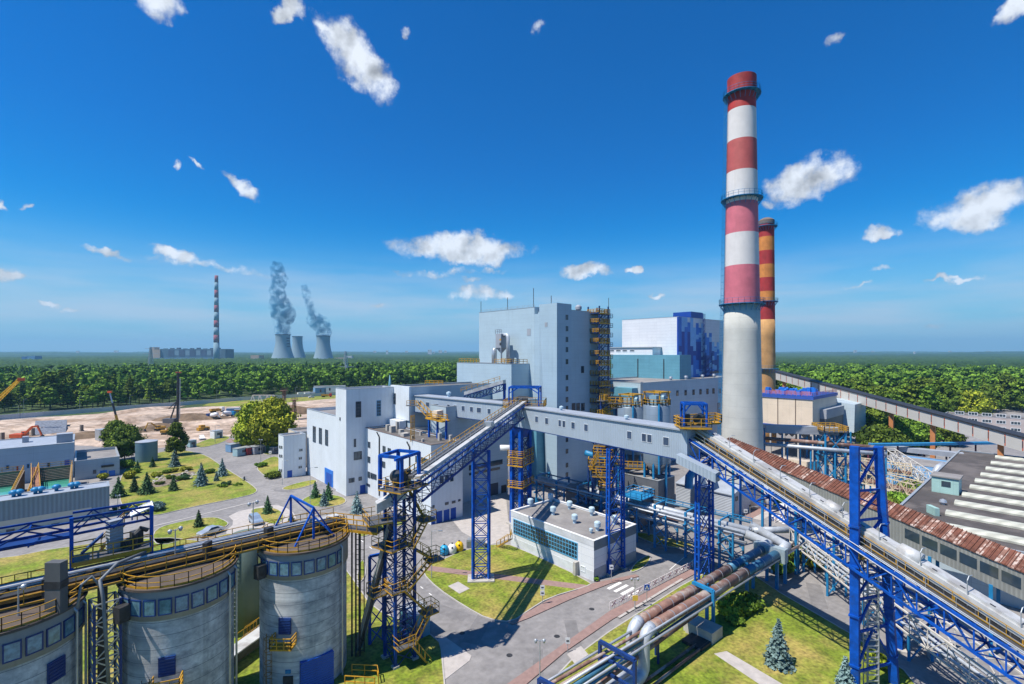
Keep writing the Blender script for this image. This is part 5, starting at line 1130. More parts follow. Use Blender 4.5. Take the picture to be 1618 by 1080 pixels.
# ================================================================ concrete silos
SR, SZ, STEP = 4.55, 15.1, 11.75
sc0 = D(481, 55.5); sil = [Vector((sc0.x - STEP * k, sc0.y, 0)) for k in range(3)]
sl_lab = ['weathered concrete silo with a big blue gate beside the elevator tower', 'weathered concrete silo with a railed balcony standing between the other two silos', 'weathered concrete silo cut by the lower corner of the photo, with a dark louvre']
for k, c in enumerate(sil):
    t = T('concrete_silo', sl_lab[k], 'silo', c, 'row of concrete silos')
    MB().lathe(c, [(SR, -.2), (SR, SZ - 2.9)], 64, cap=False).build('shell', CONC, t, True)
    MB().lathe(c, [(SR, SZ - 2.9), (SR + .16, SZ - 2.85), (SR + .16, SZ - .25)], 64, cap=False).build('collar', mat('collar_concrete', (.25, .265, .285), .8, 0, .12, .4, kind='streak', streak=.5), t, True)
    MB().lathe(c, [(SR + .16, SZ - .25), (SR + .38, SZ - .2), (SR + .38, SZ), (SR + .05, SZ + .02), (.01, SZ + .3)], 64, cap=False).build('roof_slab', mat('silo_roof', (.10, .078, .065), .9, 0, .2, .6), t)
    ring = [c + Vector(((SR + .15) * math.cos(a), (SR + .15) * math.sin(a), SZ)) for a in [6.2832 * i / 28 for i in range(29)]]
    r = MB().rail(ring, 1.1, 1.3, .06, 2)
    for p, q in zip(ring, ring[1:]): r.bar(p + Vector((0, 0, .1)), q + Vector((0, 0, .1)), .04, .2)
    r.build('railing', YEL, t)
    af = math.atan2(-c.y, -c.x)
    for i in range(-6, 7):
        a = af + i * .262 + (.1, .02, .3)[k]; 
        if k == 0 and i > 3: continue
        u = Vector((math.cos(a), math.sin(a), 0)); w = Vector((-u.y, u.x, 0)); m = MB(); p = c + u * (SR + .17)
        def fb(s0, s1, z0, z1, o, mm):
            mm.hexa([p + w * s0 - u * .1 + Vector((0, 0, z0)), p + w * s0 + u * o + Vector((0, 0, z0)), p + w * s1 + u * o + Vector((0, 0, z0)), p + w * s1 - u * .1 + Vector((0, 0, z0))],
                    [p + w * s0 - u * .1 + Vector((0, 0, z1)), p + w * s0 + u * o + Vector((0, 0, z1)), p + w * s1 + u * o + Vector((0, 0, z1)), p + w * s1 - u * .1 + Vector((0, 0, z1))])
        za, zb_ = SZ - 2.3, SZ - 1.05
        for s in ((-.52, .52, za - .09, za), (-.52, .52, zb_, zb_ + .09), (-.52, -.43, za, zb_), (.43, .52, za, zb_)): fb(*s, .06, m)
        f = m.build('window', NAVY, t); m = MB(); fb(-.45, .45, za - .02, zb_ + .02, .035, m); m.build('pane', mat('sky_window_glass', (.13, .26, .33), .15, .2, .35, 2.5, spec=.8), f)
    for a in (af + .95, af + 1.25) if k else (af + .92,):
        u = Vector((math.cos(a), math.sin(a), 0)); p = c + u * (SR + .35); MB().tube([p, p + Vector((0, 0, SZ - .8)), p + Vector((0, 0, SZ)) - u * .6], .1, 8).build('drainpipe', STEEL, t)
    a = af - .95; u = Vector((math.cos(a), math.sin(a), 0)); p = c + u * (SR + .7); MB().obox(p, a, .9, .85, SZ - 2.7, SZ - 1.3).build('rim_box', DSTEEL, t)
    # louvre and balcony
    a = af + (-.42, -.22, .62)[k]; u = Vector((math.cos(a), math.sin(a), 0)); w = Vector((-u.y, u.x, 0)); p = c + u * (SR + .06); zc_ = (6.6, 7.2, 9.6)[k]
    m = MB(); m.obox(p, a, .14, 1.3, zc_, zc_ + 1.7)
    for j in range(6): m.obox(p + u * .06, a, .16, 1.2, zc_ + .1 + .27 * j, zc_ + .2 + .27 * j)
    m.build('louvre', NAVY, t)
    if k < 2:
        m = MB(); q = [p + w * s + u * o + Vector((0, 0, zc_ - .9)) for s, o in ((-1, 0), (-1, 1.2), (1.2, 1.2), (1.2, 0))]; m.rail(q, 1.1, .8, .08, 3); m.prism([(v.x, v.y) for v in q], zc_ - 1.05, zc_ - .9); m.build('balcony', YEL, t)
        m = MB(); pp = p + u * .3 - w * 1.5; ladder(m, pp, pp + Vector((0, 0, zc_ + .2)), .55, None, (w.x, w.y), (u.x, u.y), .055); m.build('caged_ladder', mat('rusty_yellow', (.28, .16, .05), .7) if k == 0 else DSTEEL, t)
    if k == 0:
        a = af + .28; u = Vector((math.cos(a), math.sin(a), 0)); w = Vector((-u.y, u.x, 0)); m = MB().obox(c + u * (SR - .15), a, .7, 3.4, 0, 3.6); m.build('gate', BDOOR, t)
        a = af - .35; u = Vector((math.cos(a), math.sin(a), 0)); MB().obox(c + u * (SR - .02), a, .3, 1.0, 0, 2.2).build('door', DSTEEL, t); MB().obox(c + u * (SR), a, .2, .55, 2.5, 2.85).build('sign_plate', SKYB, t)
# pipes between right silo and tower
a = sc0 + Vector((SR + .4, -1.5, 0)); t = T('riser_pipes', 'bundle of dark vertical risers and ladder between the right silo and the elevator tower', 'pipes', a)
for s in (0, .5, 1.0): MB().tube([a + Vector((s * .7, -s * .6, 0)), a + Vector((s * .7, -s * .6, SZ + .4))], .11, 8).build('riser', DSTEEL, t)
m = MB(); ladder(m, a + Vector((.9, .3, 0)), a + Vector((.9, .3, SZ)), .6, None, (.7, -.7), (.7, -.7), .07); m.build('caged_ladder', DSTEEL, t)
# top conveyors along the silo row
yb = sc0.y; xL, xR = sil[2].x - 26, sc0.x + 4.4
t = T('silo_top_conveyor', 'twin belt conveyor with yellow side rails running across the silo tops', 'conveyor', (sc0.x - 10, yb, SZ))
for dy, m_ in ((1.4, BELTC), (-.2, DSTEEL)):
    MB().slab((xL, yb + dy, SZ + 1.0), (xR, yb + dy, SZ + 1.0), 1.0, -.15, .18).build('belt', m_, t)
    b = MB()
    for s in (-.62, .62):
        b.bar((xL, yb + dy + s, SZ + .85), (xR, yb + dy + s, SZ + .85), .16, .34)
    for i in range(30): x = xL + (xR - xL) * i / 29; b.bar((x, yb + dy, SZ - .5), (x, yb + dy, SZ + .9), .14)
    b.build('side_beam', mat('worn_yellow', (.26, .15, .035), .6, 0, .4, .8) if dy < 1 else DSTEEL, t)
MB().tube([(xL, yb + .6, SZ + 1.5), (xR - 3, yb + .6, SZ + 1.5)], .16, 8).build('top_pipe', STEEL, t); MB().tube([(xL, yb + 2.3, SZ + 1.1), (xR - 5, yb + 2.3, SZ + 1.1)], .13, 8).build('top_pipe', STEEL, t)
r = MB()
for s in (-1.3, 2.8): r.rail([(xL, yb + s, SZ + .5), (xR, yb + s, SZ + .5)], 1.2, 1.6, .06, 2); r.bar((xL, yb + s, SZ + .4), (xR, yb + s, SZ + .4), .08, .16)
r.build('railing', YEL, t)
MB().slab((xL, yb + .7, SZ + .45), (xR, yb + .7, SZ + .45), 4.0, -.2, -.05).build('walkway_deck', GRATE, t)
rs = random.Random(8); m = MB()
for i in range(14):
    x = xL + 8 + 2.9 * i; MB().obox((x, yb + rs.uniform(-1.0, 1.6), 0), rs.uniform(0, 1.5), rs.uniform(.5, 1.2), rs.uniform(.4, .9), SZ + .5, SZ + rs.uniform(1.2, 2.1)).build('drive_box', DSTEEL, t)
# walkway from silo to elevator tower
a, b_ = Vector((sc0.x + 3.2, sc0.y + .6, SZ + .5)), Vector((ec.x - 2.0, ec.y + .9, zP(834)))
t = T('link_walkway', 'yellow railed footbridge from the right silo roof to the elevator tower', 'walkway', a); b = MB().slab(a, b_, 1.5, -.2, 0); b.build('deck', GRATE, t)
dd = (b_ - a).normalized(); w2 = Vector((dd.y, -dd.x, 0)).normalized() * .75; r = MB()
for s in (-1, 1): r.rail([a + w2 * s, b_ + w2 * s], 1.1, 1.2, .085, 2); r.bar(a + w2 * s - Vector((0, 0, .2)), b_ + w2 * s - Vector((0, 0, .2)), .14, .3)
r.build('railing', YEL, t)
# blue A-frame on right silo
t = T('hoist_frame', 'blue A-frame hoist on the right silo roof', 'hoist frame', (sc0.x, sc0.y, SZ)); b = MB(); zt_ = SZ + 4.3
pa, pb = Vector((sc0.x - .8, sc0.y + 2.2, zt_)), Vector((sc0.x + .3, sc0.y - 2.1, zt_ - .6))
for p in (pa, pb): MB().bar((p.x, p.y, SZ), p, .2).build('post', BLUE, t)
b.bar(pa, pb, .2); b.bar(pb, (pb.x - 2.2, pb.y - .6, SZ + .1), .16); b.bar(pb, (pb.x + 2.2, pb.y - .2, SZ + .1), .16); b.bar(pa, (pa.x - 2.2, pa.y, SZ + .1), .16); b.bar(pa, pb + Vector((2.2, -.2, -3.5)), .14); b.build('brace', BLUE, t)
# blue gantry on middle / left silo with truss to the frame edge
pl_, pr_ = D(113, 43.5, 0), D(239.5, 47.2, 0); zT_ = Zat(818, 43.5)
t = T('blue_gantry', 'dark blue gantry with truss beams over the silo tops and a small light roof plate', 'gantry', (pl_.x, pl_.y, SZ))
for p in (pl_, pr_): MB().bar((p.x, p.y, SZ - 1.5), (p.x, p.y, zT_ + (.0 if p is pl_ else -.1)), .28).build('post', BLUE, t)
dirx = (pr_ - pl_).normalized(); far = pl_ - dirx * 22; b = MB(); off = Vector((-dirx.y, dirx.x, 0)) * 2.2
for o in (Vector(), off):
    b.bar(far + o + Vector((0, 0, zT_ - .6)), pl_ + o + Vector((0, 0, zT_ - .4)), .16); b.bar(far + o + Vector((0, 0, zT_ - 2.0)), pl_ + o + Vector((0, 0, zT_ - 1.6)), .22)
    b.bar(pl_ + o + Vector((0, 0, zT_ - .1)), pr_ + o + Vector((0, 0, zT_ - .1)), .18); b.bar(pl_ + o + Vector((0, 0, zT_ - 1.5)), pr_ + o + Vector((0, 0, zT_ - 1.3)), .2)
    for k in range(8):
        u, v = far.lerp(pl_, k / 8) + o, far.lerp(pl_, (k + 1) / 8) + o; b.bar(u + Vector((0, 0, zT_ - (.6 if k % 2 else 1.9))), v + Vector((0, 0, zT_ - (1.8 if k % 2 else .5))), .12)
    for k in range(4):
        u, v = pl_.lerp(pr_, k / 4) + o, pl_.lerp(pr_, (k + 1) / 4) + o; b.bar(u + Vector((0, 0, zT_ - (.1 if k % 2 else 1.6))), v + Vector((0, 0, zT_ - (1.5 if k % 2 else .1))), .1)
for k in range(9):
    u = far.lerp(pl_, k / 8); b.bar(u + Vector((0, 0, zT_ - 1.9)), u + off + Vector((0, 0, zT_ - 1.9)), .11); b.bar(u + Vector((0, 0, zT_ - .6)), u + off + Vector((0, 0, zT_ - .6)), .11)
b.build('truss_beam', BLUED, t)
MB().slab(far + off * .5 + Vector((0, 0, zT_ - 1.9)), pl_ + off * .5 + Vector((0, 0, zT_ - 1.8)), 1.6, -.1, .1).build('belt', NAVY, t)
pc_ = pl_.lerp(pr_, .88) + off * .5; MB().slab(pl_.lerp(pr_, .72) + off * .6 + Vector((0, 0, zT_ - .9)), pl_.lerp(pr_, 1.03) + off * .6 + Vector((0, 0, zT_ - .3)), 2.2, 0, .12).build('roof_plate', WPAINT, t)
for k in (.75, 1.02): p = pl_.lerp(pr_, k) + off * .6; MB().bar(p + Vector((0, 0, zT_ - 1.5)), p + Vector((0, 0, zT_ - .6)), .12).build('roof_post', BLUE, t)
a, b_ = pl_ + Vector((0, 0, SZ + 2.2)), pr_ + Vector((0, 0, SZ + 2.2))
dk = MB().slab(a + off * .4, b_ + off * .4, 2.2, -.2, -.02); dk.build('deck', GRATE, t)
r = MB(); r.rail([a - off * .15, b_ - off * .15], 1.1, 1.3, .085, 2); r.bar(a - off * .15 - Vector((0, 0, .2)), b_ - off * .15 - Vector((0, 0, .2)), .16, .4); r.rail([a + off * .95, b_ + off * .95], 1.1, 1.3, .085, 2)
st2, tr2 = MB(), MB(); stairs(r, tr2, a.lerp(b_, .35) + off, a.lerp(b_, .65) + off + Vector((0, 0, 2)), .8, 1, .07); r.rail([a.lerp(b_, .65) + off + Vector((0, 0, 2)), b_ + off + Vector((0, 0, 2))], 1.1, 1.3, .085, 2); r.build('railing', YEL, t); tr2.build('tread', GRATE, t)
m = MB(); p = a.lerp(b_, .52) + off * .4; m.obox(p, .4, 1.1, .7, p.z, p.z + 2.9); m.build('cabinet', MGREY, t)
m = MB(); p = a.lerp(b_, .78) + off * .3; m.tube([p, p + Vector((0, 0, 1.2)), p + Vector((.5, .4, 1.6)), p + Vector((1, .8, 1.2))], .22, 8); m.obox(p + Vector((.2, .9, 0)), .3, .9, .7, p.z, p.z + 1.3); m.tube([p + Vector((-.9, -.2, .5)), p + Vector((-.2, .3, .5))], .4, 10); m.build('drive_unit', DSTEEL, t)
m = MB(); q = a.lerp(b_, .1); p2 = a.lerp(b_, .38) + off * .3; m.slab(q + off * .3 + Vector((0, 0, .2)), p2 + Vector((0, 0, 1.7)), .5, 0, .25); m.build('screw_conveyor', NAVY, t)
DUSTP = mat('grey_dust_pipe', (.17, .19, .21), .6, .1, .2, 1); MB().tube([D(172, 41, 8), D(163, 41.2, SZ + .2), D(158, 41.3, SZ + 1.6), D(185, 44, SZ + 1.9), D(230, 46.5, SZ + 1.9)], .14, 10).build('dust_pipe', DUSTP, t, True)
MB().tube([D(122, 40, SZ), D(128, 40.5, SZ + 1.6), D(145, 41.2, SZ + 2.0), D(160, 41.4, SZ + .9)], .11, 10).build('dust_pipe', DUSTP, t, True)
p = D(89, 39.5, 0); o = T('ventilation_duct', 'flat dark grey upright duct standing at the edge of the left silo roof', 'duct', (p.x, p.y, SZ)); MB().obox(p, -AZ, 1.25, .7, SZ - .1, SZ + 4.0).build('duct_body', mat('duct_grey', (.10, .105, .11), .6, .1, .2, .5), o); MB().obox(p, -AZ, 1.32, .77, SZ + 1.9, SZ + 2.5).build('duct_collar', DSTEEL, o)
c = D(166, 43.0, 0); t = T('ladder_tower', 'dark lattice ladder tower in the gap between the left and middle silos', 'ladder tower', c); lattice(t, square((c.x, c.y, 0), .9, .9, R(10)), square((c.x, c.y, SZ - .8), .9, .9, R(10)), 9, .2, .09, NAVY, STEEL, foot=False)
m = MB().box(c.x - .5, c.x + .2, c.y + .5, c.y + 1.2, 0, SZ); m.build('bucket_casing', mat('rusty_casing', (.10, .075, .055), .8, 0, .3, 1), t)
lampP = D(29, 38.5, SZ + .2); lamp('small box floodlight on a post at the edge of the left silo', lampP, 2.2, 1, 0, group=None, arm=.3)
for px, d, l in ((277, 47.5, 'thin double arm lamp on the middle silo conveyor'), (248, 56, 'lamp post rising beside the right silo conveyor')): lamp(l, D(px if px == 277 else 400, d, SZ + .3), 3.4, 2, .4, group=None, arm=.5)
# ================================================================ right inclined conveyor on the bright blue truss
CA = D(1097, 69.8, Zat(689, 69.8)); CBq = D(1573, 42.5, 11.9); CB = CA + (CBq - CA) * 1.42
t = T('truss_conveyor', 'long bright blue truss conveyor with a grey hood descending past the tall blue portal', 'conveyor', CA)
truss(t, CA, CB, 2.9, -2.5, -.15, 22, .22, .12, BLUE)
MB().slab(CA, CB, 1.8, .55, 1.4, -.95).build('belt_hood', BELTC, t); MB().slab(CA, CB, 1.9, .0, .42, -1.0).build('belt', DSTEEL, t)
m = MB(); m.slab(CA, CB, 1.2, 1.403, 1.65, -.95); m.build('belt_hood', BELTC, t)
m = MB(); dv = CB - CA
for k in range(22): a = CA + dv * ((k + .25) / 22); b_ = CA + dv * ((k + .43) / 22); m.slab(a, b_, .2, 1.62, 1.68, -.55)
m.build('hood_slot', DSTEEL, t)
m = MB(); m.slab(CA, CB, .6, -.08, .0, .3); m.build('walkway', GRATE, t)
dd = Vector((dv.x, dv.y, 0)).normalized(); rt = Vector((dd.y, -dd.x, 0))
m = MB().rail([CA + rt * .12, CB + rt * .12], 1.0, 1.9, .06, 1); m.bar(CA + rt * .12 + Vector((0, 0, .12)), CB + rt * .12 + Vector((0, 0, .12)), .06, .16); m.build('railing', YEL, t)
m = MB().rail([CA + rt * .7, CB + rt * .7], 1.0, 2.4, .04, 2); m.build('railing', STEEL, t)
m = MB()
for o, z in ((.95, .1), (1.2, .08), (1.62, -.3)): m.tube([CA + rt * o + Vector((0, 0, z)), CB + rt * o + Vector((0, 0, z))], .05, 6)
m.build('service_pipe', STEEL, t)
for k in range(60): p = CA + dv * ((k + .5) / 60) - rt * .03; MB().bar(p + Vector((0, 0, .0)), p + Vector((0, 0, .56)), .08, .1).build('hood_post', (DSTEEL, GRATE, YEL)[k % 3], t)
for k in range(13):
    p = CA + dv * ((k + .6) / 13) - rt * .15; MB().tube([p, p + Vector((0, 0, 2.7)), p - rt * .4 + Vector((0, 0, 3.0)), p - rt * 1.2 + Vector((0, 0, 2.9))], .04, 6).build('lamp_pole', STEEL, t)
p = CA + dv * .56; MB().tube([p - rt * 1.0 - dd * .9 + Vector((0, 0, 1.7)), p - rt * 1.0 + dd * .9 + Vector((0, 0, 1.2))], .72, 14).build('hood_drum', BELTC, t, True)
p = CA + dv * .40; MB().tube([p - rt * 1.0 - dd * .7 + Vector((0, 0, 1.6)), p - rt * 1.0 + dd * .7 + Vector((0, 0, 1.1))], .7, 14).build('hood_drum', BELTC, t, True)
# tall portal tower
pa, pb = D(1351, 51.3), D(1413, 53.0); ta, tb = D(1350.5, 51.3, Zat(705, 51.3)), D(1388, 53.0, Zat(705, 53.0))
t = T('portal_tower', 'tall bright blue portal tower straddling the truss conveyor', 'support tower', pa)
m = MB().bar(pa, ta, .7, .8); m.build('leg', BLUE, t); m = MB().bar(pb, tb, .8, .8); m.build('leg', BLUE, t)
for (p, q) in ((pa, ta), (pb, tb)):
    m = MB()
    for u in (.12, .32, .52, .68): c = p.lerp(q, u); m.bar(c - Vector((0, 0, .1)), c + Vector((0, 0, .1)), .98, .95)
    m.build('splice_plate', BLUE, t)
m = MB(); us = (.0, .09, .25, .38, .47, .70, .82, .99); P_ = lambda s, u: (pa.lerp(ta, u), pb.lerp(tb, u))[s]
for i, u in enumerate(us): m.bar(P_(0, u), P_(1, u), .22)
for u0, u1 in ((.09, .25), (.25, .38), (.38, .47)): c = P_(0, u1).lerp(P_(1, u1), .5); m.bar(P_(0, u0), c, .2); m.bar(P_(1, u0), c, .2)
for u0, u1, s in ((.70, .82, 0), (.82, .99, 0), (.58, .70, 0)): m.bar(P_(0, u0), P_(1, u1), .22); m.bar(P_(1, u0 + .04) + Vector((FW[0], FW[1], 0)) * .5, P_(0, u1 - .02) + Vector((FW[0], FW[1], 0)) * .5, .14)
m.build('bracing', BLUE, t)
m = MB(); c = pa.lerp(pb, .45); ladder(m, c, c + Vector((0, 0, 15)), 1.2, 24, (RT[0], RT[1]), (FW[0], FW[1]), .14); m.build('lattice_ladder', STEEL, t)
m = MB(); a = P_(0, .555) ; b_ = P_(1, .555); m.slab(a, b_, 1.2, -.1, 0); m.rail([a - Vector((FW[0], FW[1], 0)) * .6, b_ - Vector((FW[0], FW[1], 0)) * .6], 1, .7, .1); m.build('platform', YEL, t)
# second support bent under the conveyor
a, b_ = G(1421, 1027), G(1477, 1040); zz = 9.6
t = T('trestle', 'dark blue trestle with concrete pads under the truss conveyor', 'trestle', a)
for p in (a, b_):
    MB().bar(p, (p.x, p.y, zz), .7).build('leg', BLUE, t); MB().obox(p, .4, 1.6, 1.3, 0, .3).build('pad', CONCL, t)
m = MB(); Z_ = lambda p, z: Vector((p.x, p.y, z)); m.bar(Z_(a, zz), Z_(b_, zz), .5); m.bar(Z_(a, 4.6), Z_(b_, 4.6), .35); m.bar(Z_(a, 4.6), Z_(b_, 0.4), .2); m.bar(Z_(b_, 4.6), Z_(a, .4), .2); m.build('bracing', NAVY, t)
# ---------------- rusty roofed inclined shed behind
RA, RB0 = D(1143, 93, Zat(690, 93) - 1.0), D(1618, 56, Zat(882, 56) - 1.0); RB_ = RA + (RB0 - RA) * 1.3; dv = RB_ - RA; dd = Vector((dv.x, dv.y, 0)).normalized(); rt = Vector((dd.y, -dd.x, 0))
t = T('rusty_gallery', 'long sloping conveyor shed with a patchy rusty sheet roof and ribbed grey wall', 'conveyor gallery', RA)
MB().slab(RA, RB_, 2.5, -3.4, -.25, -.2).build('wall', mat('old_ribbed_wall', (.30, .31, .29), .7, .1, .12, .4, kind='corr', pitch=.5, cd=.3, streak=.5), t)
m = MB(); n = 96; mw = MB(); rs = random.Random(6); RUSTW = mat('bleached_rust_sheet', (.24, .13, .10), .8, 0, .3, .9, kind='patch', s2=1.6, colp=(.48, .39, .35), p0=.5, p1=.55)
for i in range(n):
    p, q = RA + dv * (i / n), RA + dv * ((i + .97) / n); k = .02 * (i % 3)
    (mw if rs.random() < .06 + .4 * (i / n) else m).hexa([p + rt * 1.2 + Vector((0, 0, -.3 + k)), q + rt * 1.2 + Vector((0, 0, -.3 + k)), q - rt * 1.7 + Vector((0, 0, .75 + k)), p - rt * 1.7 + Vector((0, 0, .75 + k))], [p + rt * 1.2 + Vector((0, 0, -.17 + k)), q + rt * 1.2 + Vector((0, 0, -.17 + k)), q - rt * 1.7 + Vector((0, 0, .88 + k)), p - rt * 1.7 + Vector((0, 0, .88 + k))])
m.build('sheet_roof', RUSTR, t); mw.build('bleached_sheet', RUSTW, t)
m = MB()
for i in range(120): p = RA + dv * ((i + .5) / 120); m.bar(p + rt * 1.2 + Vector((0, 0, -.11)), p - rt * 1.7 + Vector((0, 0, .98)), .07)
m.build('roof_rib', RUSTR, t)
for i in range(12):
    u0, u1 = .56 + i * .036, .56 + i * .036 + .031; p, q = RA + dv * u0, RA + dv * u1; o = rt * 1.08
    m = MB(); m.add([p + o + Vector((0, 0, -2.3)), q + o + Vector((0, 0, -2.3)), q + o + Vector((0, 0, -1.0)), p + o + Vector((0, 0, -1.0))], [(0, 1, 2, 3)]); m.build('window', GLASS, t)
for i in range(9):
    p = RA + dv * ((i + .5) / 9)
    for s in (-1.0, 1.0): MB().bar((p.x + rt.x * s, p.y + rt.y * s, 0), p + rt * s + Vector((0, 0, -3.3)), .35).build('column', SKYB, t)
# ---------------- hall with skylights
hz_ = 8.0; c0 = G(1430, 790, hz_); c1 = G(1537, 713, hz_); yH = c0.y
t = T('skylight_hall', 'broad low hall with a dark felt roof and rows of translucent skylights', 'hall', (c0.x, yH, 0)); xa_ = G(1396, 826, hz_).x
bldg('', '', xa_, c1.x, yH - 190, yH, hz_, PALE, mat('hall_roof_felt', (.078, .07, .069), .92, 0, .2, .2, .3, 3, kind='patch', s2=.1, colp=(.135, .12, .115)), root=t, par=.15)
SKYL = mat('skylight_sheet', (.52, .53, .46), .55, 0, .15, .6, kind='corr', pitch=2.2, cd=.3, streak=.3)
for px, py in ((1573, 722), (1566, 731), (1558, 740), (1550, 749.5), (1541, 759), (1533, 769), (1521, 781), (1509, 794), (1495, 810), (1482, 829), (1460, 852)):
    p = G(px, py, hz_); m = MB(); z = hz_ - .15; Ln = 120; w = 1.35
    prof = [(-w, z - .1), (-w, z + .3), (-w * .6, z + .6), (0, z + .72), (w * .6, z + .6), (w, z + .3), (w, z - .1)]
    m.add([(p.x + x, p.y, zz) for x, zz in prof] + [(p.x + x, p.y - Ln, zz) for x, zz in prof], [tuple(range(7)), tuple(range(7, 14))[::-1]] + [(i, i + 7, i + 8, i + 1) for i in range(6)]); m.build('skylight', SKYL, t)
MINT = mat('mint_panel', (.36, .56, .52), .6, 0, .1, .3, kind='panel', pw=2, ph=2); q = G(1515, 783, hz_ - .15); yq = sY(q.x, 1472) - q.y
pq = MB().box(q.x, q.x + 4, q.y, q.y + yq, hz_ - .2, hz_ + 3.0).build('roof_cabin', MINT, t); MB().box(q.x - .25, q.x + 4.2, q.y - .25, q.y + yq + .2, hz_ + 3.003, hz_ + 3.25).build('cabin_roof', ROOFG, pq); m = MB().box(q.x - .05, q.x, q.y + 1.2, q.y + 2.6, hz_ + 1.2, hz_ + 2.3); m.build('cabin_window', GLASS, pq)
MB().lathe(G(1490, 797, hz_ - .15), [(.3, 0), (.3, .5), (.6, .5), (.45, .9), (.05, 1.1)], 12).build('roof_ventilator', STEEL, t); p = G(1474, 812, hz_ - .15); MB().obox(p, .7, 2.2, .7, hz_ - .15, hz_ + 1.2).build('roof_box', MINT, t)
p = G(1495, 772, hz_ - .15); MB().lathe(p, [(.3, 0), (.3, .5), (.55, .5), (.05, 1)], 10).build('roof_ventilator', STEEL, t)
# ---------------- cream precipitator with blue roof edge
EC = D(1284, 160); xe, ye = EC.x, EC.y; ez = Zat(628, 160)
PSEAM = mat('dark_seam', (.10, .07, .06), .8)
t = T('precipitator', 'cream clad electrostatic precipitator with a blue roof band and pink railings', 'filter building', (xe, ye, 0)); yl = sY(xe, 1196); xr_ = sX(ye, 1322); zlo = Zat(676, 160)
MB().box(xe, xr_, ye, yl, zlo, ez - .6).build('casing', CREAM, t); MB().box(xe - .3, xr_ + .3, ye - .3, yl, ez - .7, ez + .35).build('roof_band', BDOOR, t)
m = MB().rail([(xe, yl, ez + .35), (xe, ye, ez + .35), (xr_, ye, ez + .35)], 1.2, 1.6, .11, 3); m.rail([(xe + 4, yl, ez + .35), (xe + 4, ye + 2, ez + .35)], 1.2, 1.6, .14, 3); m.build('roof_railing', mat('pink_rail', (.55, .2, .2), .6), t)
m = MB(); rs = random.Random(5)
for i in range(15): y = ye + 2 + (yl - ye - 4) * i / 14; x = xe + rs.uniform(2, 12); m.obox((x, y, 0), 0, 1.4, 1.2, ez + .35, ez + rs.uniform(1.4, 2.8)); m.lathe((x + 2, y, ez + .35), [(.5, 0), (.5, 1.6), (.1, 2)], 8)
m.build('roof_equipment', MOSM, t)
for px in (1229, 1257): y = sY(xe, px); MB().box(xe - .06, xe + .02, y - .12, y + .12, zlo, ez - .75).build('wall_seam', PSEAM, t)
# slanted nozzle to the right and grey flue
v = [(xr_, ye + .5, zlo), (xr_, ye + 14, zlo), (xr_, ye + 14, ez - .6), (xr_, ye + .5, ez - .6)]; xq = sX(ye, 1342); vq = [(xq, ye + 4, zlo + 4.5), (xq, ye + 11, zlo + 4.5), (xq, ye + 11, ez - 3.5), (xq, ye + 4, ez - 3.5)]
MB().add(v + vq, [(0, 1, 2, 3), (7, 6, 5, 4), (0, 4, 5, 1), (1, 5, 6, 2), (2, 6, 7, 3), (3, 7, 4, 0)]).build('nozzle', CREAM, t)
m = MB(); k = 6
for i in range(k):
    y = ye + 4 + (yl - ye - 8) * i / (k - 1)
    m.add([(xe + 1, y - 3.4, zlo), (xe + 9, y - 3.4, zlo), (xe + 9, y + 3.4, zlo), (xe + 1, y + 3.4, zlo), (xe + 5, y, zlo - 4.5)], [(1, 0, 4), (2, 1, 4), (3, 2, 4), (0, 3, 4)])
m.build('hopper', DGREY, t); m = MB()
for i in range(5):
    y = ye + (yl - ye) * i / 4
    for x in (xe + .5, xr_ - .5): m.bar((x, y, 0), (x, y, zlo), .5)
m.build('support_column', CONCL, t); MB().box(xe - .3, xe, ye, yl, zlo - 1.2, zlo - .02).build('base_beam', BDOOR, t)
gx = sX(ye - 2, 1306); gx2 = sX(ye - 2, 1334); gx3 = sX(ye - 6, 1373); y_ = ye - 2; d_ = dep(gx, y_)
t = T('flue_duct', 'grey angular flue duct with blue legs beside the precipitator', 'duct', (gx, y_, 0))
MB().box(gx, gx2, y_, y_ + 7, Zat(662, d_), Zat(647, d_)).build('upper_duct', MGREY, t)
za_, zb_, zc__ = Zat(640, d_), Zat(692, d_), Zat(668, d_)
MB().add([(gx2, y_ - 3, zb_), (gx3, y_ - 3, zb_), (gx3, y_ + 7, zb_), (gx2, y_ + 7, zb_), (gx2 + 1, y_ - 3, za_ - 1), (gx3, y_ - 3, za_ - 1), (gx3, y_ + 7, za_), (gx2 + 1, y_ + 7, za_)], [(3, 2, 1, 0), (4, 5, 6, 7), (0, 1, 5, 4), (1, 2, 6, 5), (2, 3, 7, 6), (3, 0, 4, 7)]).build('side_duct', PALE, t)
MB().add([(gx, y_ + .3, zb_ + 1), (gx2 - .02, y_ + .3, zb_), (gx2 - .02, y_ + 6.7, zb_), (gx, y_ + 6.7, zb_ + 1), (gx, y_ + .3, Zat(662, d_) - .02), (gx2 - .02, y_ + .3, Zat(662, d_) - .02), (gx2 - .02, y_ + 6.7, Zat(662, d_) - .02), (gx, y_ + 6.7, Zat(662, d_) - .02)], [(3, 2, 1, 0), (4, 5, 6, 7), (0, 1, 5, 4), (1, 2, 6, 5), (2, 3, 7, 6), (3, 0, 4, 7)]).build('hopper', DGREY, t)
for x in (gx + .5, gx2, gx3 - .5):
    for y in (y_ - 2, y_ + 6): MB().bar((x, y, 0), (x, y, zb_ + .3), .5).build('leg', SKYB, t)
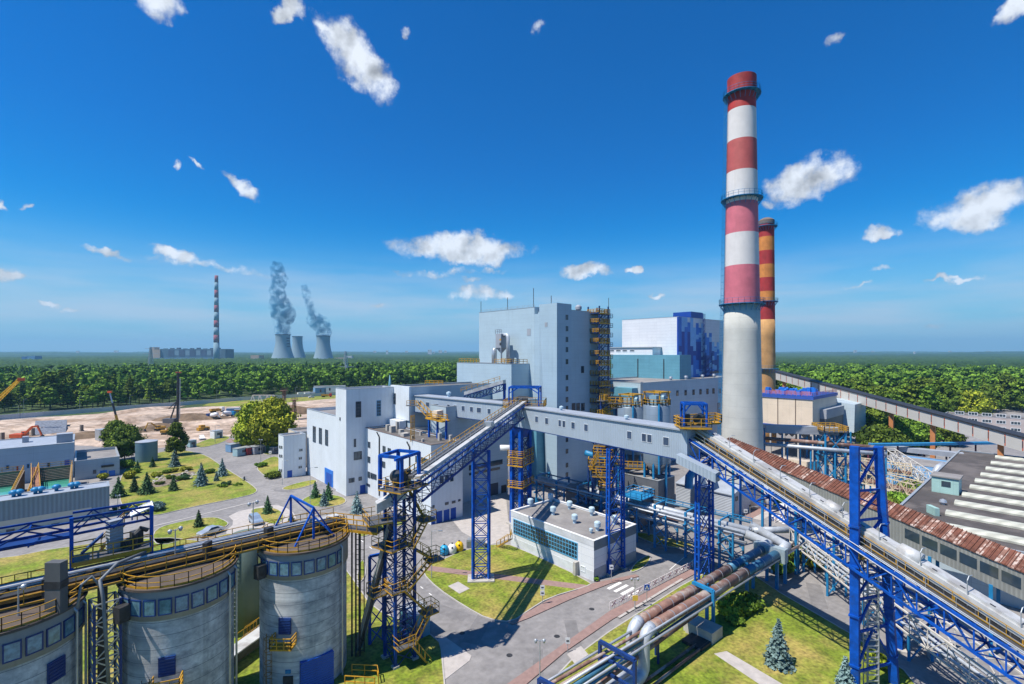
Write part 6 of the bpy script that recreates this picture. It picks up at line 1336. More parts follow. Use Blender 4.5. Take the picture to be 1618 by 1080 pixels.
# small yellow platform tower
c = D(1311, 118); zt_ = Zat(680, 118); t = T('platform_tower', 'blue legged platform with yellow railing in front of the precipitator', 'platform', c); lattice(t, square(c, 2.8, 2.2, .7), square((c.x, c.y, zt_), 2.8, 2.2, .7), 3, .4, .18, SKYB)
q = [Vector((p.x, p.y, zt_)) for p in square(c, 3.2, 2.6, .7)]; MB().prism([(p.x, p.y) for p in q], zt_, zt_ + .15).build('deck', GRATE, t); MB().rail([p + Vector((0, 0, .15)) for p in q + [q[0]]], 1.3, 1.1, .16, 3).build('railing', YEL, t)
a, b_ = D(1208, 122, Zat(676, 122)), D(1322, 119, Zat(680, 119)); o = T('pipe_bridge', 'grey covered pipe bridge running behind the main chimney to the yellow platform', 'pipe bridge', a); MB().slab(a, b_, 2.4, -1.0, .9).build('cover', MGREY, o); m = MB()
for k in range(5): p = a.lerp(b_, k / 4); m.bar((p.x, p.y, 0), p, .35)
m.build('column', SKYB, o)
for k, (ya_, l) in enumerate(((692, 'upper rusty pipe of the pair behind the main chimney'), (700, 'lower pale pipe of the pair behind the main chimney'))):
    a, b_ = D(1208, 121 - k, Zat(ya_, 121)), D(1400, 112 - k, Zat(ya_ + 16, 112)); o = T('process_pipe', l, 'pipe', a); MB().tube([a, b_], .45, 10).build('jacket', (RUSTP, PIPEW)[k], o, True); m = MB()
    for j in range(6): p = a.lerp(b_, j / 5); m.bar((p.x, p.y, 0), p, .3)
    m.build('pipe_stand', SKYB, o)
p = D(1216, 112); o = T('white_cyclone', 'white cyclone tank with a curved outlet pipe beside the chimney foot', 'tank', p); MB().lathe(p, [(.4, 0), (1.2, 3), (1.3, 7), (1.3, 10.2), (.6, 11)], 16).build('tank_body', WPAINT, o, True); z = 10.4
MB().tube([p + Vector((0, 0, z)), p + Vector((2.2, -2.2, z + .4)), p + Vector((3.4, -3.4, z - .8)), p + Vector((3.6, -3.6, 0))], .75, 12).build('outlet_pipe', WPAINT, o, True)
MB().obox(D(1244, 108), .7, 2.4, 2.4, 0, 2.2).build('foot_cabinet', WPAINT, o); MB().obox(D(1288, 103), .7, 3.2, 3, 0, 3.6).build('foot_cabinet', WPAINT, o)
MB().box(*sorted((D(1224, 140).x, D(1224, 140).x + 3)), D(1300, 135).y, D(1224, 140).y, 0, 6).build('back_wall', CREAM, o)
# ---------------- long far gallery with orange windows
a, b_ = D(1226, 236, Zat(597, 236)), D(1640, 124, Zat(716, 124)); t = T('striped_gallery', 'very long pale gallery with orange framed slits descending past the forest', 'conveyor gallery', a); dv = b_ - a; dd = Vector((dv.x, dv.y, 0)).normalized(); rt = Vector((dd.y, -dd.x, 0))
MB().slab(a, b_, 3.4, -.2, 3.3).build('wall', mat('pale_grey_panel', (.50, .49, .46), .7, 0, .06, .2), t); MB().slab(a, b_, 3.9, 3.303, 3.75).build('roof', DSTEEL, t); 
for k in range(26):
    m = MB(); m2 = MB()
    p, q = a + dv * ((k + .5) / 26), a + dv * ((k + .56) / 26); s = rt * 1.74
    for mm, u, v, lo, hi in ((m, p, q, .0, 3.1),): mm.hexa([u + s + Vector((0, 0, lo)), v + s + Vector((0, 0, lo)), v + s * .9 + Vector((0, 0, lo)), u + s * .9 + Vector((0, 0, lo))], [u + s + Vector((0, 0, hi)), v + s + Vector((0, 0, hi)), v + s * .9 + Vector((0, 0, hi)), u + s * .9 + Vector((0, 0, hi))])
    s = rt * 1.78; u, v, lo, hi = a + dv * ((k + .5) / 26), a + dv * ((k + .545) / 26), .7, 2.5
    m2.hexa([u + s + Vector((0, 0, lo)), v + s + Vector((0, 0, lo)), v + s * .9 + Vector((0, 0, lo)), u + s * .9 + Vector((0, 0, lo))], [u + s + Vector((0, 0, hi)), v + s + Vector((0, 0, hi)), v + s * .9 + Vector((0, 0, hi)), u + s * .9 + Vector((0, 0, hi))])
    m2.build('pane', GLASS, m.build('slit_window', ORNG, t))
for u in (.06, .32, .60, .74, .92): p = a + dv * u; MB().bar((p.x, p.y, 0), p - Vector((0, 0, .2)), 1.6, 1.2).build('column', mat('orange_column', (.5, .2, .07), .7), t)
# ---------------- long low flats at the right
AC = D(1500, 232); t = T('office_row', 'long low pale office row with three rows of dark windows before the forest', 'building', AC); x0_, y0_ = AC.x, AC.y; z1_ = Zat(654, 232)
wl_ = bldg('', '', x0_, x0_ + 12, y0_ - 150, y0_ + 2, z1_, mat('pink_grey_render', (.42, .37, .36), .85, 0, .08, .3), ROOF, root=t, par=.3)
for r_ in range(3):
    for k in range(20):
        y = y0_ - 2 - 4.6 * k; z = 1.2 + 2.9 * r_; win(t, 'X', x0_, y - 3.2, y, z, z + 1.5, cols=3, fm=FRAME, fw=.18)
m = MB()
for k in range(9): m.box(x0_ + 4, x0_ + 5.2, y0_ - 4 - 9 * k, y0_ - 3 - 9 * k, z1_ - .4, z1_ + .9)
m.build('chimney_stub', mat('brick_stub', (.28, .12, .09), .9), t)
# ---------------- pipe and duct bridges behind the blue portal
for i, (pa_, pb_, w, h_, mm, lab) in enumerate(((D(1372, 150, 7.5), D(1640, 128, 7.0), 3, 1.3, MGREY, 'grey flat duct bridge running to the right edge behind the skylight hall'), (D(1376, 142, 9.2), D(1620, 150, 8.4), 1.6, .7, SKYB, 'thin blue pipe bridge above the grey duct bridge'))):
    o = T('duct_bridge', lab, 'pipe bridge', pa_); MB().slab(pa_, pb_, w, -h_ / 2, h_ / 2).build('duct', mm, o); m = MB()
    for k in range(7): p = pa_.lerp(pb_, k / 6); m.bar((p.x, p.y, 0), p, .4)
    m.build('column', mat('maroon_steel', (.12, .03, .06), .6), o)
o = T('blue_workshop', 'low blue sheet workshop with a pale elbow duct beside the skylight hall', 'building', D(1455, 128)); p = D(1450, 130); bldg('', '', p.x, p.x + 14, p.y - 9, p.y + 8, 6, MOSL, ROOFG, root=o); p = D(1478, 122); MB().tube([p, p + Vector((0, 0, 6)), p + Vector((.5, -.5, 7.2)), p + Vector((3, -1, 7.6))], .8, 12).build('elbow_duct', PIPEW, o, True)
LATW = mat('white_lattice_paint', (.58, .55, .50), .6, 0, .15, 1); LATY = mat('cream_lattice_paint', (.62, .52, .36), .6, 0, .15, 1)
def bridge(label, p, q, w, lo, hi, n, m_=LATW, cw=.22, bw=.12, pipes=2, legs=5):
    t = T('lattice_bridge', label, 'lattice bridge', p); truss(t, p, q, w, lo, hi, n, cw, bw, m_); d = (q - p); d2 = Vector((d.x, d.y, 0)).normalized(); r_ = Vector((d2.y, -d2.x, 0)); m = MB()
    for k in range(pipes): o = r_ * (-w * .3 + w * .6 * k / max(1, pipes - 1)); m.tube([p + o + Vector((0, 0, lo + .4)), q + o + Vector((0, 0, lo + .4))], .18, 8)
    m.build('carried_pipe', PIPEW if m_ is LATW else RUSTP, t); m = MB()
    for k in range(legs):
        c = p + d * ((k + .3) / legs)
        for s in (-1, 1): m.bar(c + r_ * s * w / 2 * .9 + Vector((0, 0, -c.z)), c + r_ * s * w / 2 * .9 + Vector((0, 0, lo)), .28)
        m.bar(c + r_ * w / 2 * .9 + Vector((0, 0, -c.z)), c - r_ * w / 2 * .9 + Vector((0, 0, lo)), .14)
    m.build('column', SKYB, t); return t
bridge('white lattice pipe bridge running below the truss conveyor to the lower right', D(1262, 82, 4.6), D(1640, 44, 3.0), 3.0, -.4, 2.0, 15, cw=.18, bw=.09, pipes=3)
bridge('cream lattice bridge crossing behind the blue portal towards the skylight hall', D(1330, 118, 7.0), D(1452, 104, 6.5), 4.0, -.8, 1.6, 12, LATY, pipes=3)
bridge('second cream lattice bridge lying beyond the first behind the blue portal', D(1300, 128, 8.0), D(1440, 117, 7.5), 3.4, -.8, 1.4, 14, LATY)
bridge('pale lattice bridge joining the far ducts left of the blue workshop', D(1405, 138, 7.5), D(1470, 110, 7.0), 2.4, -.8, 1.4, 10, LATW)
bridge('short white lattice bridge near the road under the rusty shed', D(1250, 88, 6.5), D(1338, 74, 6.0), 2.2, -.6, 1.3, 9, LATW, pipes=3, legs=3)
# ================================================================ pipe rack across the middle
ra, rb_ = G(846, 757, 6.2), G(1180, 842, 6.2); dv = rb_ - ra; dd = dv.normalized(); rt = Vector((dd.y, -dd.x, 0)); up = lambda z: Vector((0, 0, z))
t = T('pipe_rack', 'long pipe rack on light blue frames crossing behind the service building', 'pipe rack', (ra.x, ra.y, 0))
for o, z, r, mm in ((-.9, .3, .52, PIPEW), (.5, .15, .4, PIPEW), (1.5, -.1, .2, PIPEW), (2.1, -.15, .16, RUSTP), (-2.0, .1, .25, PIPEW), (.0, -1.6, .2, PIPEW), (1.2, -1.6, .24, PIPEW), (2.6, .9, .14, PIPEW), (-1.5, 1.4, .15, BLUEP)):
    MB().tube([ra + rt * o + up(z), ra + dv * .5 + rt * o + up(z), rb_ + rt * o + up(z)], r, 10).build('pipe', mm, t, True)
for k in range(8):
    c = ra + dv * ((k + .4) / 8); m = MB()
    for s in (-2.2, 2.2): m.bar((c.x + rt.x * s, c.y + rt.y * s, 0), c + rt * s + up(1.7), .36)
    for z in (-2.0, -.45): m.bar(c - rt * 2.4 + up(z), c + rt * 3.0 + up(z), .32)
    for s in (-2.2, 2.2):
        e = c + dd * 2.2; m.bar((e.x + rt.x * s, e.y + rt.y * s, 0), e + rt * s + up(.2), .28)
        for j in range(3): m.bar(c + rt * s + up(-5.8 + 2 * j), e + rt * s + up(-3.8 + 2 * j), .13); m.bar(e + rt * s + up(-5.8 + 2 * j), c + rt * s + up(-3.8 + 2 * j), .13)
    m.bar(c - rt * 1.7 + up(1.7), c + rt * 1.7 + up(1.7), .25); m.build('support_frame', SKYB, t)
m = MB(); m.rail([ra + dv * .4 - rt * 2.3 + up(1.0), rb_ - rt * 2.3 + up(1.0)], .9, 2, .1); m.build('walkway_railing', SKYB, t)
m = MB(); a = ra + dv * .52; b_ = ra + dv * .62; m.slab(a + up(2.0), b_ + up(2.0), 5, -.15, 0); m.rail([a - rt * 2.4 + up(2), b_ - rt * 2.4 + up(2), b_ + rt * 2.4 + up(2), a + rt * 2.4 + up(2), a - rt * 2.4 + up(2)], 1.1, 1.3, .1); m.build('platform', SKYB, t)
# junction and twin rusty pipes towards the camera
P1 = [G(1011, 980, 5.4), G(1203, 868, 5.4)]; P2 = [G(1030, 990, 5.4), G(1232, 872, 5.4)]
dv = P1[0] - P1[1]; dd = Vector((dv.x, dv.y, 0)).normalized(); rt = Vector((dd.y, -dd.x, 0))
def big(label, far, near, down):
    t = T('heating_pipe', label, 'pipe', near); mid = far.lerp(near, .33); MB().tube([far, mid], .62, 16).build('blue_section', BLUEP, t, True); MB().tube([mid, near], .6, 16).build('rust_section', RUSTP, t, True)
    n2 = near + dd * .9; pts = [near]
    for k in range(1, 6): a = k / 5 * math.pi / 2; pts.append(near + dd * (1.5 * math.sin(a)) - up(1.5 * (1 - math.cos(a))))
    e = pts[-1]; pts.append(Vector((e.x, e.y, 1.9)))
    for k in range(1, 5): a = k / 4 * math.pi / 2; pts.append(Vector((e.x, e.y, 1.9)) + dd * 1.2 * (1 - math.cos(a)) - up(1.2 * math.sin(a)))
    pts.append(pts[-1] + dd * down); m = MB().tube(pts, .66, 16); m.build('elbow_jacket', PIPEW, t, True); 
    for k in range(13): c = far.lerp(near, (k + .5) / 13); MB().tube([c, c + dd * .1], .64, 16).build('clamp_band', STEEL, t)
    for p, q in zip(pts[1:], pts[2:]): MB().tube([p, p + (q - p).normalized() * .06], .69, 16).build('clamp_band', STEEL, t); return pts[-1]
big('rust brown insulated pipe nearest the road ending in a silver elbow', P1[1], P1[0], 6); big('second rust brown insulated pipe with a silver elbow on the lawn side', P2[1], P2[0], 9)
t = T('pipe_junction', 'silver expansion boxes where the white pipes turn towards the rusty pair', 'pipe junction', (P1[1].x, P1[1].y, 5))
for p, q in ((P1[1], rb_ + Vector((0, 0, -.2))), (P2[1], rb_ + dd * -3 + Vector((1.5, 1, -.2)))): MB().tube([p - dd * .2, p - dd * 2.4 + up(.3), q], .75, 14).build('expansion_jacket', PIPEW, t, True)
p = P1[1].lerp(P2[1], .5); MB().obox(p, math.atan2(dd.y, dd.x), 1.2, 4.6, 4.2, 6.3).build('expansion_box', mat('box_sheet', (.36, .45, .5), .5, .2, .1, .5, kind='corr', pitch=.6), t); a, b_ = G(1190, 838, 6), G(1262, 836, 5.5); MB().tube([a, b_], .55, 12).build('silver_pipe', PIPEW, t, True)
m = MB()
for q in (P1[1] - dd * 2, P2[1] - dd * 2, P2[1] + dd * 1): m.bar((q.x, q.y, 0), q, .4)
m.build('support_column', SKYB, t)
# small pipe runs beside the big pair
t = T('small_pipe_run', 'bundle of thin rusty and blue pipes on low frames running to the lower photo edge', 'pipes', G(1000, 1010, 5))
for (a, b_, z, r, mm) in (((1258, 856), (862, 1085), 5.0, .17, RUSTP), ((1262, 862), (878, 1088), 4.9, .2, mat('pale_rust_pipe', (.36, .28, .25), .6, .1, .15, 1)), ((1240, 852), (872, 1072), 4.9, .13, STEEL), ((1210, 880), (905, 1085), 4.4, .26, BLUEP), ((1170, 914), (925, 1086), 3.6, .22, BLUEP), ((1256, 868), (960, 1058), 4.8, .13, STEEL), ((1100, 968), (935, 1088), 2.7, .34, RUSTP), ((1140, 930), (960, 1040), 5.6, .12, PIPEW)):
    p, q = G(*a, z), G(*b_, z); q = p + (q - p) * 1.35; MB().tube([p, p.lerp(q, .5), q], r, 8).build('pipe', mm, t, True)
for (a, b_, z, z0_) in (((948, 1013), (1003, 1043), 6.2, 0), ((852, 1072), (905, 1100), 6.0, 0)):
    p, q = G(*a, z), G(*b_, z); m = MB()
    for c in (p, q): m.bar((c.x, c.y, 0), c, .3)
    m.bar(p, q, .34); m.bar(p - up(1.4), q - up(1.4), .26); m.bar(p - up(2.8), q - up(2.8), .26); m.bar(p - up(1.4), q, .14); m.build('portal_frame', NAVY, t)
for px, py in ((1117, 988), (1127, 992), (1190, 930), (1240, 915), (1180, 950), (1220, 905)):
    p = G(px, py); MB().bar(p, (p.x, p.y, 5.6), .36).build('column', SKYB, t)
p, q = G(1096, 920, 6.2), G(1127, 934, 6.2); m = MB(); m.bar(p, q, .4)
for c in (p, q): m.bar(c - up(1.8), c + up(.1), .34)
m.bar(p - up(1.7), q - up(1.7), .4); m.build('portal_frame', SKYB, t)
m = MB(); c = G(1112, 1004); m.obox(c, math.atan2(dd.y, dd.x), 2.6, 3.6, 0, 1.5); c = G(1096, 996); m.obox(c, math.atan2(dd.y, dd.x), 2.2, 1.6, 0, 1.2); m.build('concrete_base', CONCL, t)
m = MB(); c = G(1105, 1015); m.obox(c, math.atan2(dd.y, dd.x), 3.6, 2.6, .1, .5); m.build('pit_cover', DSTEEL, t)
for i, (a, b_) in enumerate((((1100, 1018), (985, 1100)), ((1120, 1014), (1010, 1100)))): m = MB().tube([G(*a, .35), G(*b_, .35)], .16, 8); m.build('low_pipe', RUSTP, t)
for px, py in ((1040, 1050), (1036, 1036)): p = G(px, py); MB().bar(p, (p.x, p.y, 5), .2).build('post', NAVY, t)
# ================================================================ garden spruces, trees, shrubs
sp = [  # foot column, foot row, top row, blue?, label
 (187, 785, 752, 0, 'dark spruce at the left edge of the garden lawn beside the corrugated hall'), (212, 777, 751, 0, 'second dark spruce in the garden row beside the corrugated hall'), (232, 780, 745, 0, 'broad dark spruce standing alone at the front of the garden row'),
 (274, 775, 751, 0, 'squat dark spruce on the open garden lawn before the rock bed'), (318, 767, 730, 1, 'tall blue spruce at the right end of the rock bed'), (342, 760, 744, 1, 'small blue spruce leaning against its taller neighbour by the road'), (351, 752, 723, 1, 'tall blue spruce by the road bend with a small one at its foot'),
 (217, 743, 727, 0, 'small dark spruce in front of the blue tank'), (241, 738, 721, 0, 'small brownish spruce just right of the blue tank'), (276, 737, 708, 1, 'blue spruce below the large garden poplar'), (314, 832, 805, 0, 'green spruce on the small lawn behind the silver sedan'),
 (423, 811, 782, 0, 'green spruce on the parking island'), (498, 786, 759, 0, 'left spruce of the three before the blue gate'), (519, 790, 761, 0, 'right spruce of the three before the blue gate'), (512, 799, 772, 1, 'front bluish spruce of the three before the blue gate'), (564, 810, 775, 1, 'blue spruce beside the office block corner'),
 (460, 824, 806, 0, 'small spruce seen just above the right silo conveyor'), (597, 836, 812, 0, 'spruce half hidden behind the elevator tower')]
for i, (px, py, pt, bl, lab) in enumerate(sp):
    p = G(px, py); h = Zat(pt, dep(p.x, p.y)); make_spruce('spruce_tree', lab, h, h * (.74 if i in (2, 3, 7, 0) else .62), NEEDB if bl else NEED, 20 + i, p, 'spruces on the lawns', 1.0)
for px, py, pt, lab, s in ((1230, 1052, 977, 'silvery blue spruce alone on the right lawn', 51), (1336, 1112, 1036, 'silvery blue spruce cut by the lower edge beside the blue portal', 52)):
    p = G(px, py); h = Zat(pt, dep(p.x, p.y)); make_spruce('spruce_tree', lab, h, h * .56, NEEDB, s, p, 'spruces on the lawns', 1.5)
p = G(420, 716); tb_ = make_tree('broadleaf_tree', 'large yellow green broadleaf tree towering over the site huts', 'tree', 18.5, 16.5, 85, 130, .5, LEAFY, 3, G(432, 712), crown0=.08)
make_tree('broadleaf_tree', 'rounded yellow green tree touching the large one on its left side', 'tree', 16.5, 14, 70, 130, .5, LEAFY, 13, G(401, 708), crown0=.08)
make_tree('broadleaf_tree', 'bushy dark green tree between the low office and the blue tank', 'tree', 11.5, 10.5, 70, 110, .3, LEAF, 4, G(197, 727), crown0=.06)
make_tree('broadleaf_tree', 'lower dark green tree left of the blue tank under the crane', 'tree', 11, 9, 55, 110, .3, LEAF, 5, G(183, 712), crown0=.06)
make_tree('poplar_tree', 'upright dense green tree at the back of the garden beside the tank', 'tree', 11.5, 6.5, 50, 120, .28, LEAF, 6, G(279, 719), crown0=.04)
for i, (px, py, w, h, mm, lab) in enumerate(((247, 753, 3.6, 1.4, LEAFY, 'largest yellow shrub on the rock bed'), (206, 755, 3.2, 2.4, LEAFY, 'yellow shrub between the garden spruces'), (163, 757, 2.4, 2.2, LEAFY, 'yellow shrub before the doors of the grey end block'), (264, 747, 3, 1.2, LEAF, 'left dark green shrub of the hedge row behind the rock bed'), (277, 745, 2.8, 1.2, LEAFY, 'middle yellow green shrub of the row behind the rock bed'), (294, 743, 4.2, 1.4, LEAFY, 'longest yellow green shrub of the row behind the rock bed'),
    (252, 765, 3, .9, LEAF, 'low green cushion at the front of the rock bed'), (285, 758, 3.4, 1.2, LEAF, 'round shrub in the middle of the rock bed'), (292, 757, 1.6, 1.9, NEED, 'small columnar conifer on the rock bed'), (270, 756, 2.6, 1.3, LEAF, 'sparse shrub at the centre of the rock bed'), (333, 747, 3, 1.5, LEAF, 'shrub behind the tall blue spruce of the rock bed'), (350, 769, 4.6, .7, LEAF, 'flat spreading juniper on the lawn near the road'), (357, 766, 3.0, 1.1, NEED, 'dark tuft above the flat juniper'), (378, 766, 4.5, .5, LEAF, 'thin ground creeper at the lawn edge of the road'),
    (243, 806, 5.2, 2.0, NEEDB, 'wide blue juniper behind the light roof plate'), (216, 803, 2.8, 1.0, LEAF, 'clipped shrub beside the wide blue juniper'), (201, 804, 2.8, 1.0, LEAF, 'middle clipped shrub along the hall path'), (187, 805, 2.6, 1.0, LEAF, 'clipped shrub next to the double lamp by the hall'), (413, 737, 5.0, 1.5, LEAF, 'dark oval shrub by the road fork'), (431, 754, 5.0, 1.8, LEAF, 'spreading dark shrub beside the small white block'), (200, 738, 4, 2.6, LEAF, 'dark shrub at the wall of the grey end block'), (213, 747, 2.4, 1.8, LEAF, 'dark shrub below the blue tank'),
    (1150, 974, 3.2, 2.0, LEAFY, 'yellow green shrub left of the pipe frame'), (1166, 966, 3.0, 2.6, LEAF, 'upright dark shrub under the rusty pipes'), (1182, 962, 3.0, 2.4, LEAF, 'dark shrub in the middle of the row below the pipes'), (1160, 986, 2.4, 1.3, LEAF, 'low shrub at the lawn edge below the pipes'), (1236, 905, 4, 2.6, LEAF, 'bushy shrub behind the pipe columns near the road'), (1258, 885, 5, 3, LEAF, 'green shrub under the white lattice bridge start'), (1290, 895, 5, 3, LEAFY, 'bright shrub deeper under the white lattice bridge'), (1310, 880, 5, 3, LEAF, 'dark shrub beside the portal under the lattice bridge'), (940, 916, 1.4, .6, LEAF, 'tuft at the service building corner'), (1385, 1050, 3, 1.4, LEAFY, 'bright shrub at the foot of the blue portal'))):
    make_bush('shrub', lab, w, h, mm, 100 + i, G(px, py, .1), 'shrubs of the site gardens', nc=7 if w < 3 else 12)
for i, (px, d, h, w, lab, mm) in enumerate(((1392, 97, 7, 8, 'green tree below the cream lattice bridges beside the skylight hall', LEAF), (1420, 101, 6.5, 7, 'dark tree hugging the corner of the skylight hall', LEAF), (1368, 95, 5, 6, 'low bright tree below the cream lattice bridges', LEAFY), (1440, 113, 6, 6, 'tree squeezed between the blue workshop and the hall roof', LEAF), (1392, 165, 11, 14, 'broad dark tree just right of the grey flue duct', LEAF), (1415, 175, 12, 15, 'wide green tree behind the striped gallery column', LEAF), (1448, 178, 10, 13, 'green tree left of the orange gallery column', LEAF), (1490, 190, 10, 12, 'green tree right of the orange gallery column', LEAF), (1535, 262, 15, 17, 'large yellow flowering tree in front of the forest', LEAFY), (1380, 188, 13, 15, 'bright green tree under the high part of the striped gallery', LEAF), (1330, 215, 14, 15, 'dark tree behind the flue duct', LEAF), (1480, 255, 14, 16, 'light green tree beside the yellow flowering one', LEAF))):
    make_tree('broadleaf_tree', lab, 'tree', h, w, 50, 90, .5, mm, 200 + i, D(px, d), crown0=.05)
b = MB(); rs = random.Random(11)
for i in range(60):
    u = i / 60; p = G(232 + 80 * u + rs.uniform(-6, 6), 763 - 16 * u + rs.uniform(-5, 5), .1); r = rs.uniform(.2, .55); b.lathe(p, [(r, 0), (r * .9, r * .4), (r * .4, r * .75), (.01, r * .8)], 6)
o = b.build('rock_garden', mat('pale_boulder', (.45, .42, .37), .9, 0, .2, 2)); tag(o, 'bed of pale boulders curving through the garden lawn', 'rock garden', None, 'stuff')
sheet('rock_bed', pix([(233, 766), (262, 752), (300, 744), (312, 747), (290, 758), (262, 768), (244, 771)]), .0, .135, mat('bark_mulch', (.20, .16, .12), .95, 0, .35, 1.5), 1)

# ================================================================ left lot: basins, low buildings, tank
y0c = G(173, 815).y; xr_ = G(173, 815).x; z6 = Zat(768, dep(xr_, y0c))
t = T('corrugated_hall', 'long low corrugated hall with blue roof vents beside the water basins', 'building', (xr_, y0c, 0)); xl_ = sX(y0c, -70)
bldg('', '', xl_, xr_, y0c, y0c + 5.5, z6, mat('blue_corrugated', (.23, .31, .38), .45, .2, .06, .4, kind='corr', pitch=.7, cd=.3, streak=.2), GALR, root=t, par=.05)
MB().box(xl_, xr_ - 3.0, y0c - .04, y0c - .002, .0, 2.6).build('lower_band', mat('cream_band', (.60, .56, .45), .6, 0, .06), t)
for px in (10, 47, 81, 114, 146): wpx(t, 'Y', y0c - .04, px, 818 + (146 - px) * .13, px + 13, 833 + (146 - px) * .13, fm=FRAMED)
for px, py in ((22, 783), (31, 782), (56, 779), (64, 779), (89, 776), (114, 772), (121, 771)):
    p = G(px, py, z6); MB().lathe((p.x, y0c + 3.2, z6), [(.3, 0), (.35, .5), (.75, .6), (.75, 1.0), (.4, 1.3), (.05, 1.35)], 12).build('roof_ventilator', SKYB, t, True)
p = G(189, 750); xe_, ye_ = p.x, p.y; z5 = Zat(721, dep(xe_, ye_)); xe0 = sX(ye_, 118)
t = T('basin_end_block', 'grey flat roofed block with blue doors at the end of the basins', 'building', (xe_, ye_, 0)); bldg('', '', xe0, xe_, ye_, ye_ + 20, z5, PALE, ROOFG, root=t, par=.7)
wpx(t, 'Y', ye_, 147, 742, 152, 748, fm=FRAMED); panel(t, 'Y', ye_, 160, 734, 180, 737, DSTEEL, 'canopy', .5); panel(t, 'Y', ye_, 158, 743, 169, 753, MOSM, z0=.02); panel(t, 'Y', ye_, 172, 743, 182, 751, MOSM, z0=.02)
t = T('basin_office', 'long low grey office with a pale roof behind the water basins', 'building', (xe0 - 1, ye_ + 6, 0)); yo_ = ye_ + 6; zo_ = Zat(722, dep(xe0 - 30, yo_)) ; bldg('', '', sX(yo_, -90), xe0 - .2, yo_, yo_ + 20, zo_, PALE, GALR, root=t, par=.1)
for px, w in ((9, 6), (42, 5), (74, 6)): wpx(t, 'Y', yo_, px, 735 - px * .06, px + w, 742 - px * .06, fm=FRAMEB)
panel(t, 'Y', yo_, 26, 736, 29, 744, RED, z0=.02); panel(t, 'Y', yo_, 102, 726, 110, 737, BDOOR, z0=.02)
MB().box(sX(yo_ + 10, 35), sX(yo_ + 10, 45), yo_ + 10, yo_ + 12, zo_ - .1, zo_ + 1.6).build('roof_box', MGREY, t); m = MB(); m.box(xe0 - 4, xe0 - .5, yo_ + 3, yo_ + 6, zo_ - .1, zo_ + 2.4); m.build('roof_box', MGREY, t)
# basins
yb0, yb1 = y0c + 7.5, ye_ - 3
for i, (pa_, pb_, lab) in enumerate(((56, 115, 'right open water basin with turquoise water and brown concrete rims'), (-60, 36, 'left open water basin with turquoise water and a railed rim'))):
    x0_, x1_ = sX(yb1 - 6, pa_), sX(yb1 - 6, pb_); t = T('water_basin', lab, 'basin', (x0_, yb0, 0)); h = 5.2; m = MB()
    m.box(x0_, x1_, yb0, yb0 + .5, 0, h); m.box(x0_, x1_, yb1 - .5, yb1, 0, h); m.box(x0_, x0_ + .5, yb0 + .5, yb1 - .5, 0, h); m.box(x1_ - .5, x1_, yb0 + .5, yb1 - .5, 0, h); m.build('basin_wall', mat('basin_concrete', (.20, .155, .11), .9, 0, .25, .8), t)
    MB().box(x0_ + .5, x1_ - .5, yb0 + .5, yb1 - .5, .2, 4.1).build('water', WATER, t); m = MB()
    for k in range(7): y = yb1 - 3 - k * 2.2; m.box(x0_ + .5, x1_ - .5, y, y + .35, 4.2 + k * .02, 4.9)
    m.build('baffle', mat('basin_baffle', (.14, .11, .09), .9, 0, .3, 1), t); m = MB().rail([(x0_ + .2, yb0, h), (x0_ + .2, yb1, h), (x1_ - .2, yb1, h), (x1_ - .2, yb0, h)], 1.1, 2, .1); m.build('railing', YEL, t)
MB_ = MB().slab((sX(yb0 + 8, 60), yb0 + 1, 5.6), (sX(yb1, 55), yb1, 5.6), 1.5, -.3, 0); o = T('basin_walkway', 'rusty walkway with yellow rails between the two basins', 'walkway', (0, yb0, 0)); MB_.build('deck', mat('rust_deck', (.26, .13, .08), .8, 0, .3, 1), o)
m = MB(); xx0, xx1 = sX(yb0 + 8, 60), sX(yb1, 55); m.rail([(xx0 - .7, yb0 + 1, 5.6), (xx1 - .7, yb1, 5.6)], 1.1, 2, .12); m.rail([(xx0 + .7, yb0 + 1, 5.6), (xx1 + .7, yb1, 5.6)], 1.1, 2, .12); m.build('railing', YEL, o)
tc_ = G(231.5, 728); t = T('storage_tank', 'plain blue grey cylindrical tank at the back of the garden', 'tank', tc_); zt = Zat(697, dep(tc_.x, tc_.y)); MB().lathe(tc_, [(3.05, 0), (3.05, zt)], 40, cap=False).build('shell', mat('tank_paint', (.13, .23, .30), .5, .1, .06, .3, kind='panel', pw=2, ph=1.8), t, True); MB().lathe(tc_, [(3.12, zt - .1), (3.12, zt + .12), (.01, zt + .7)], 40, cap=False).build('roof', GALR, t)

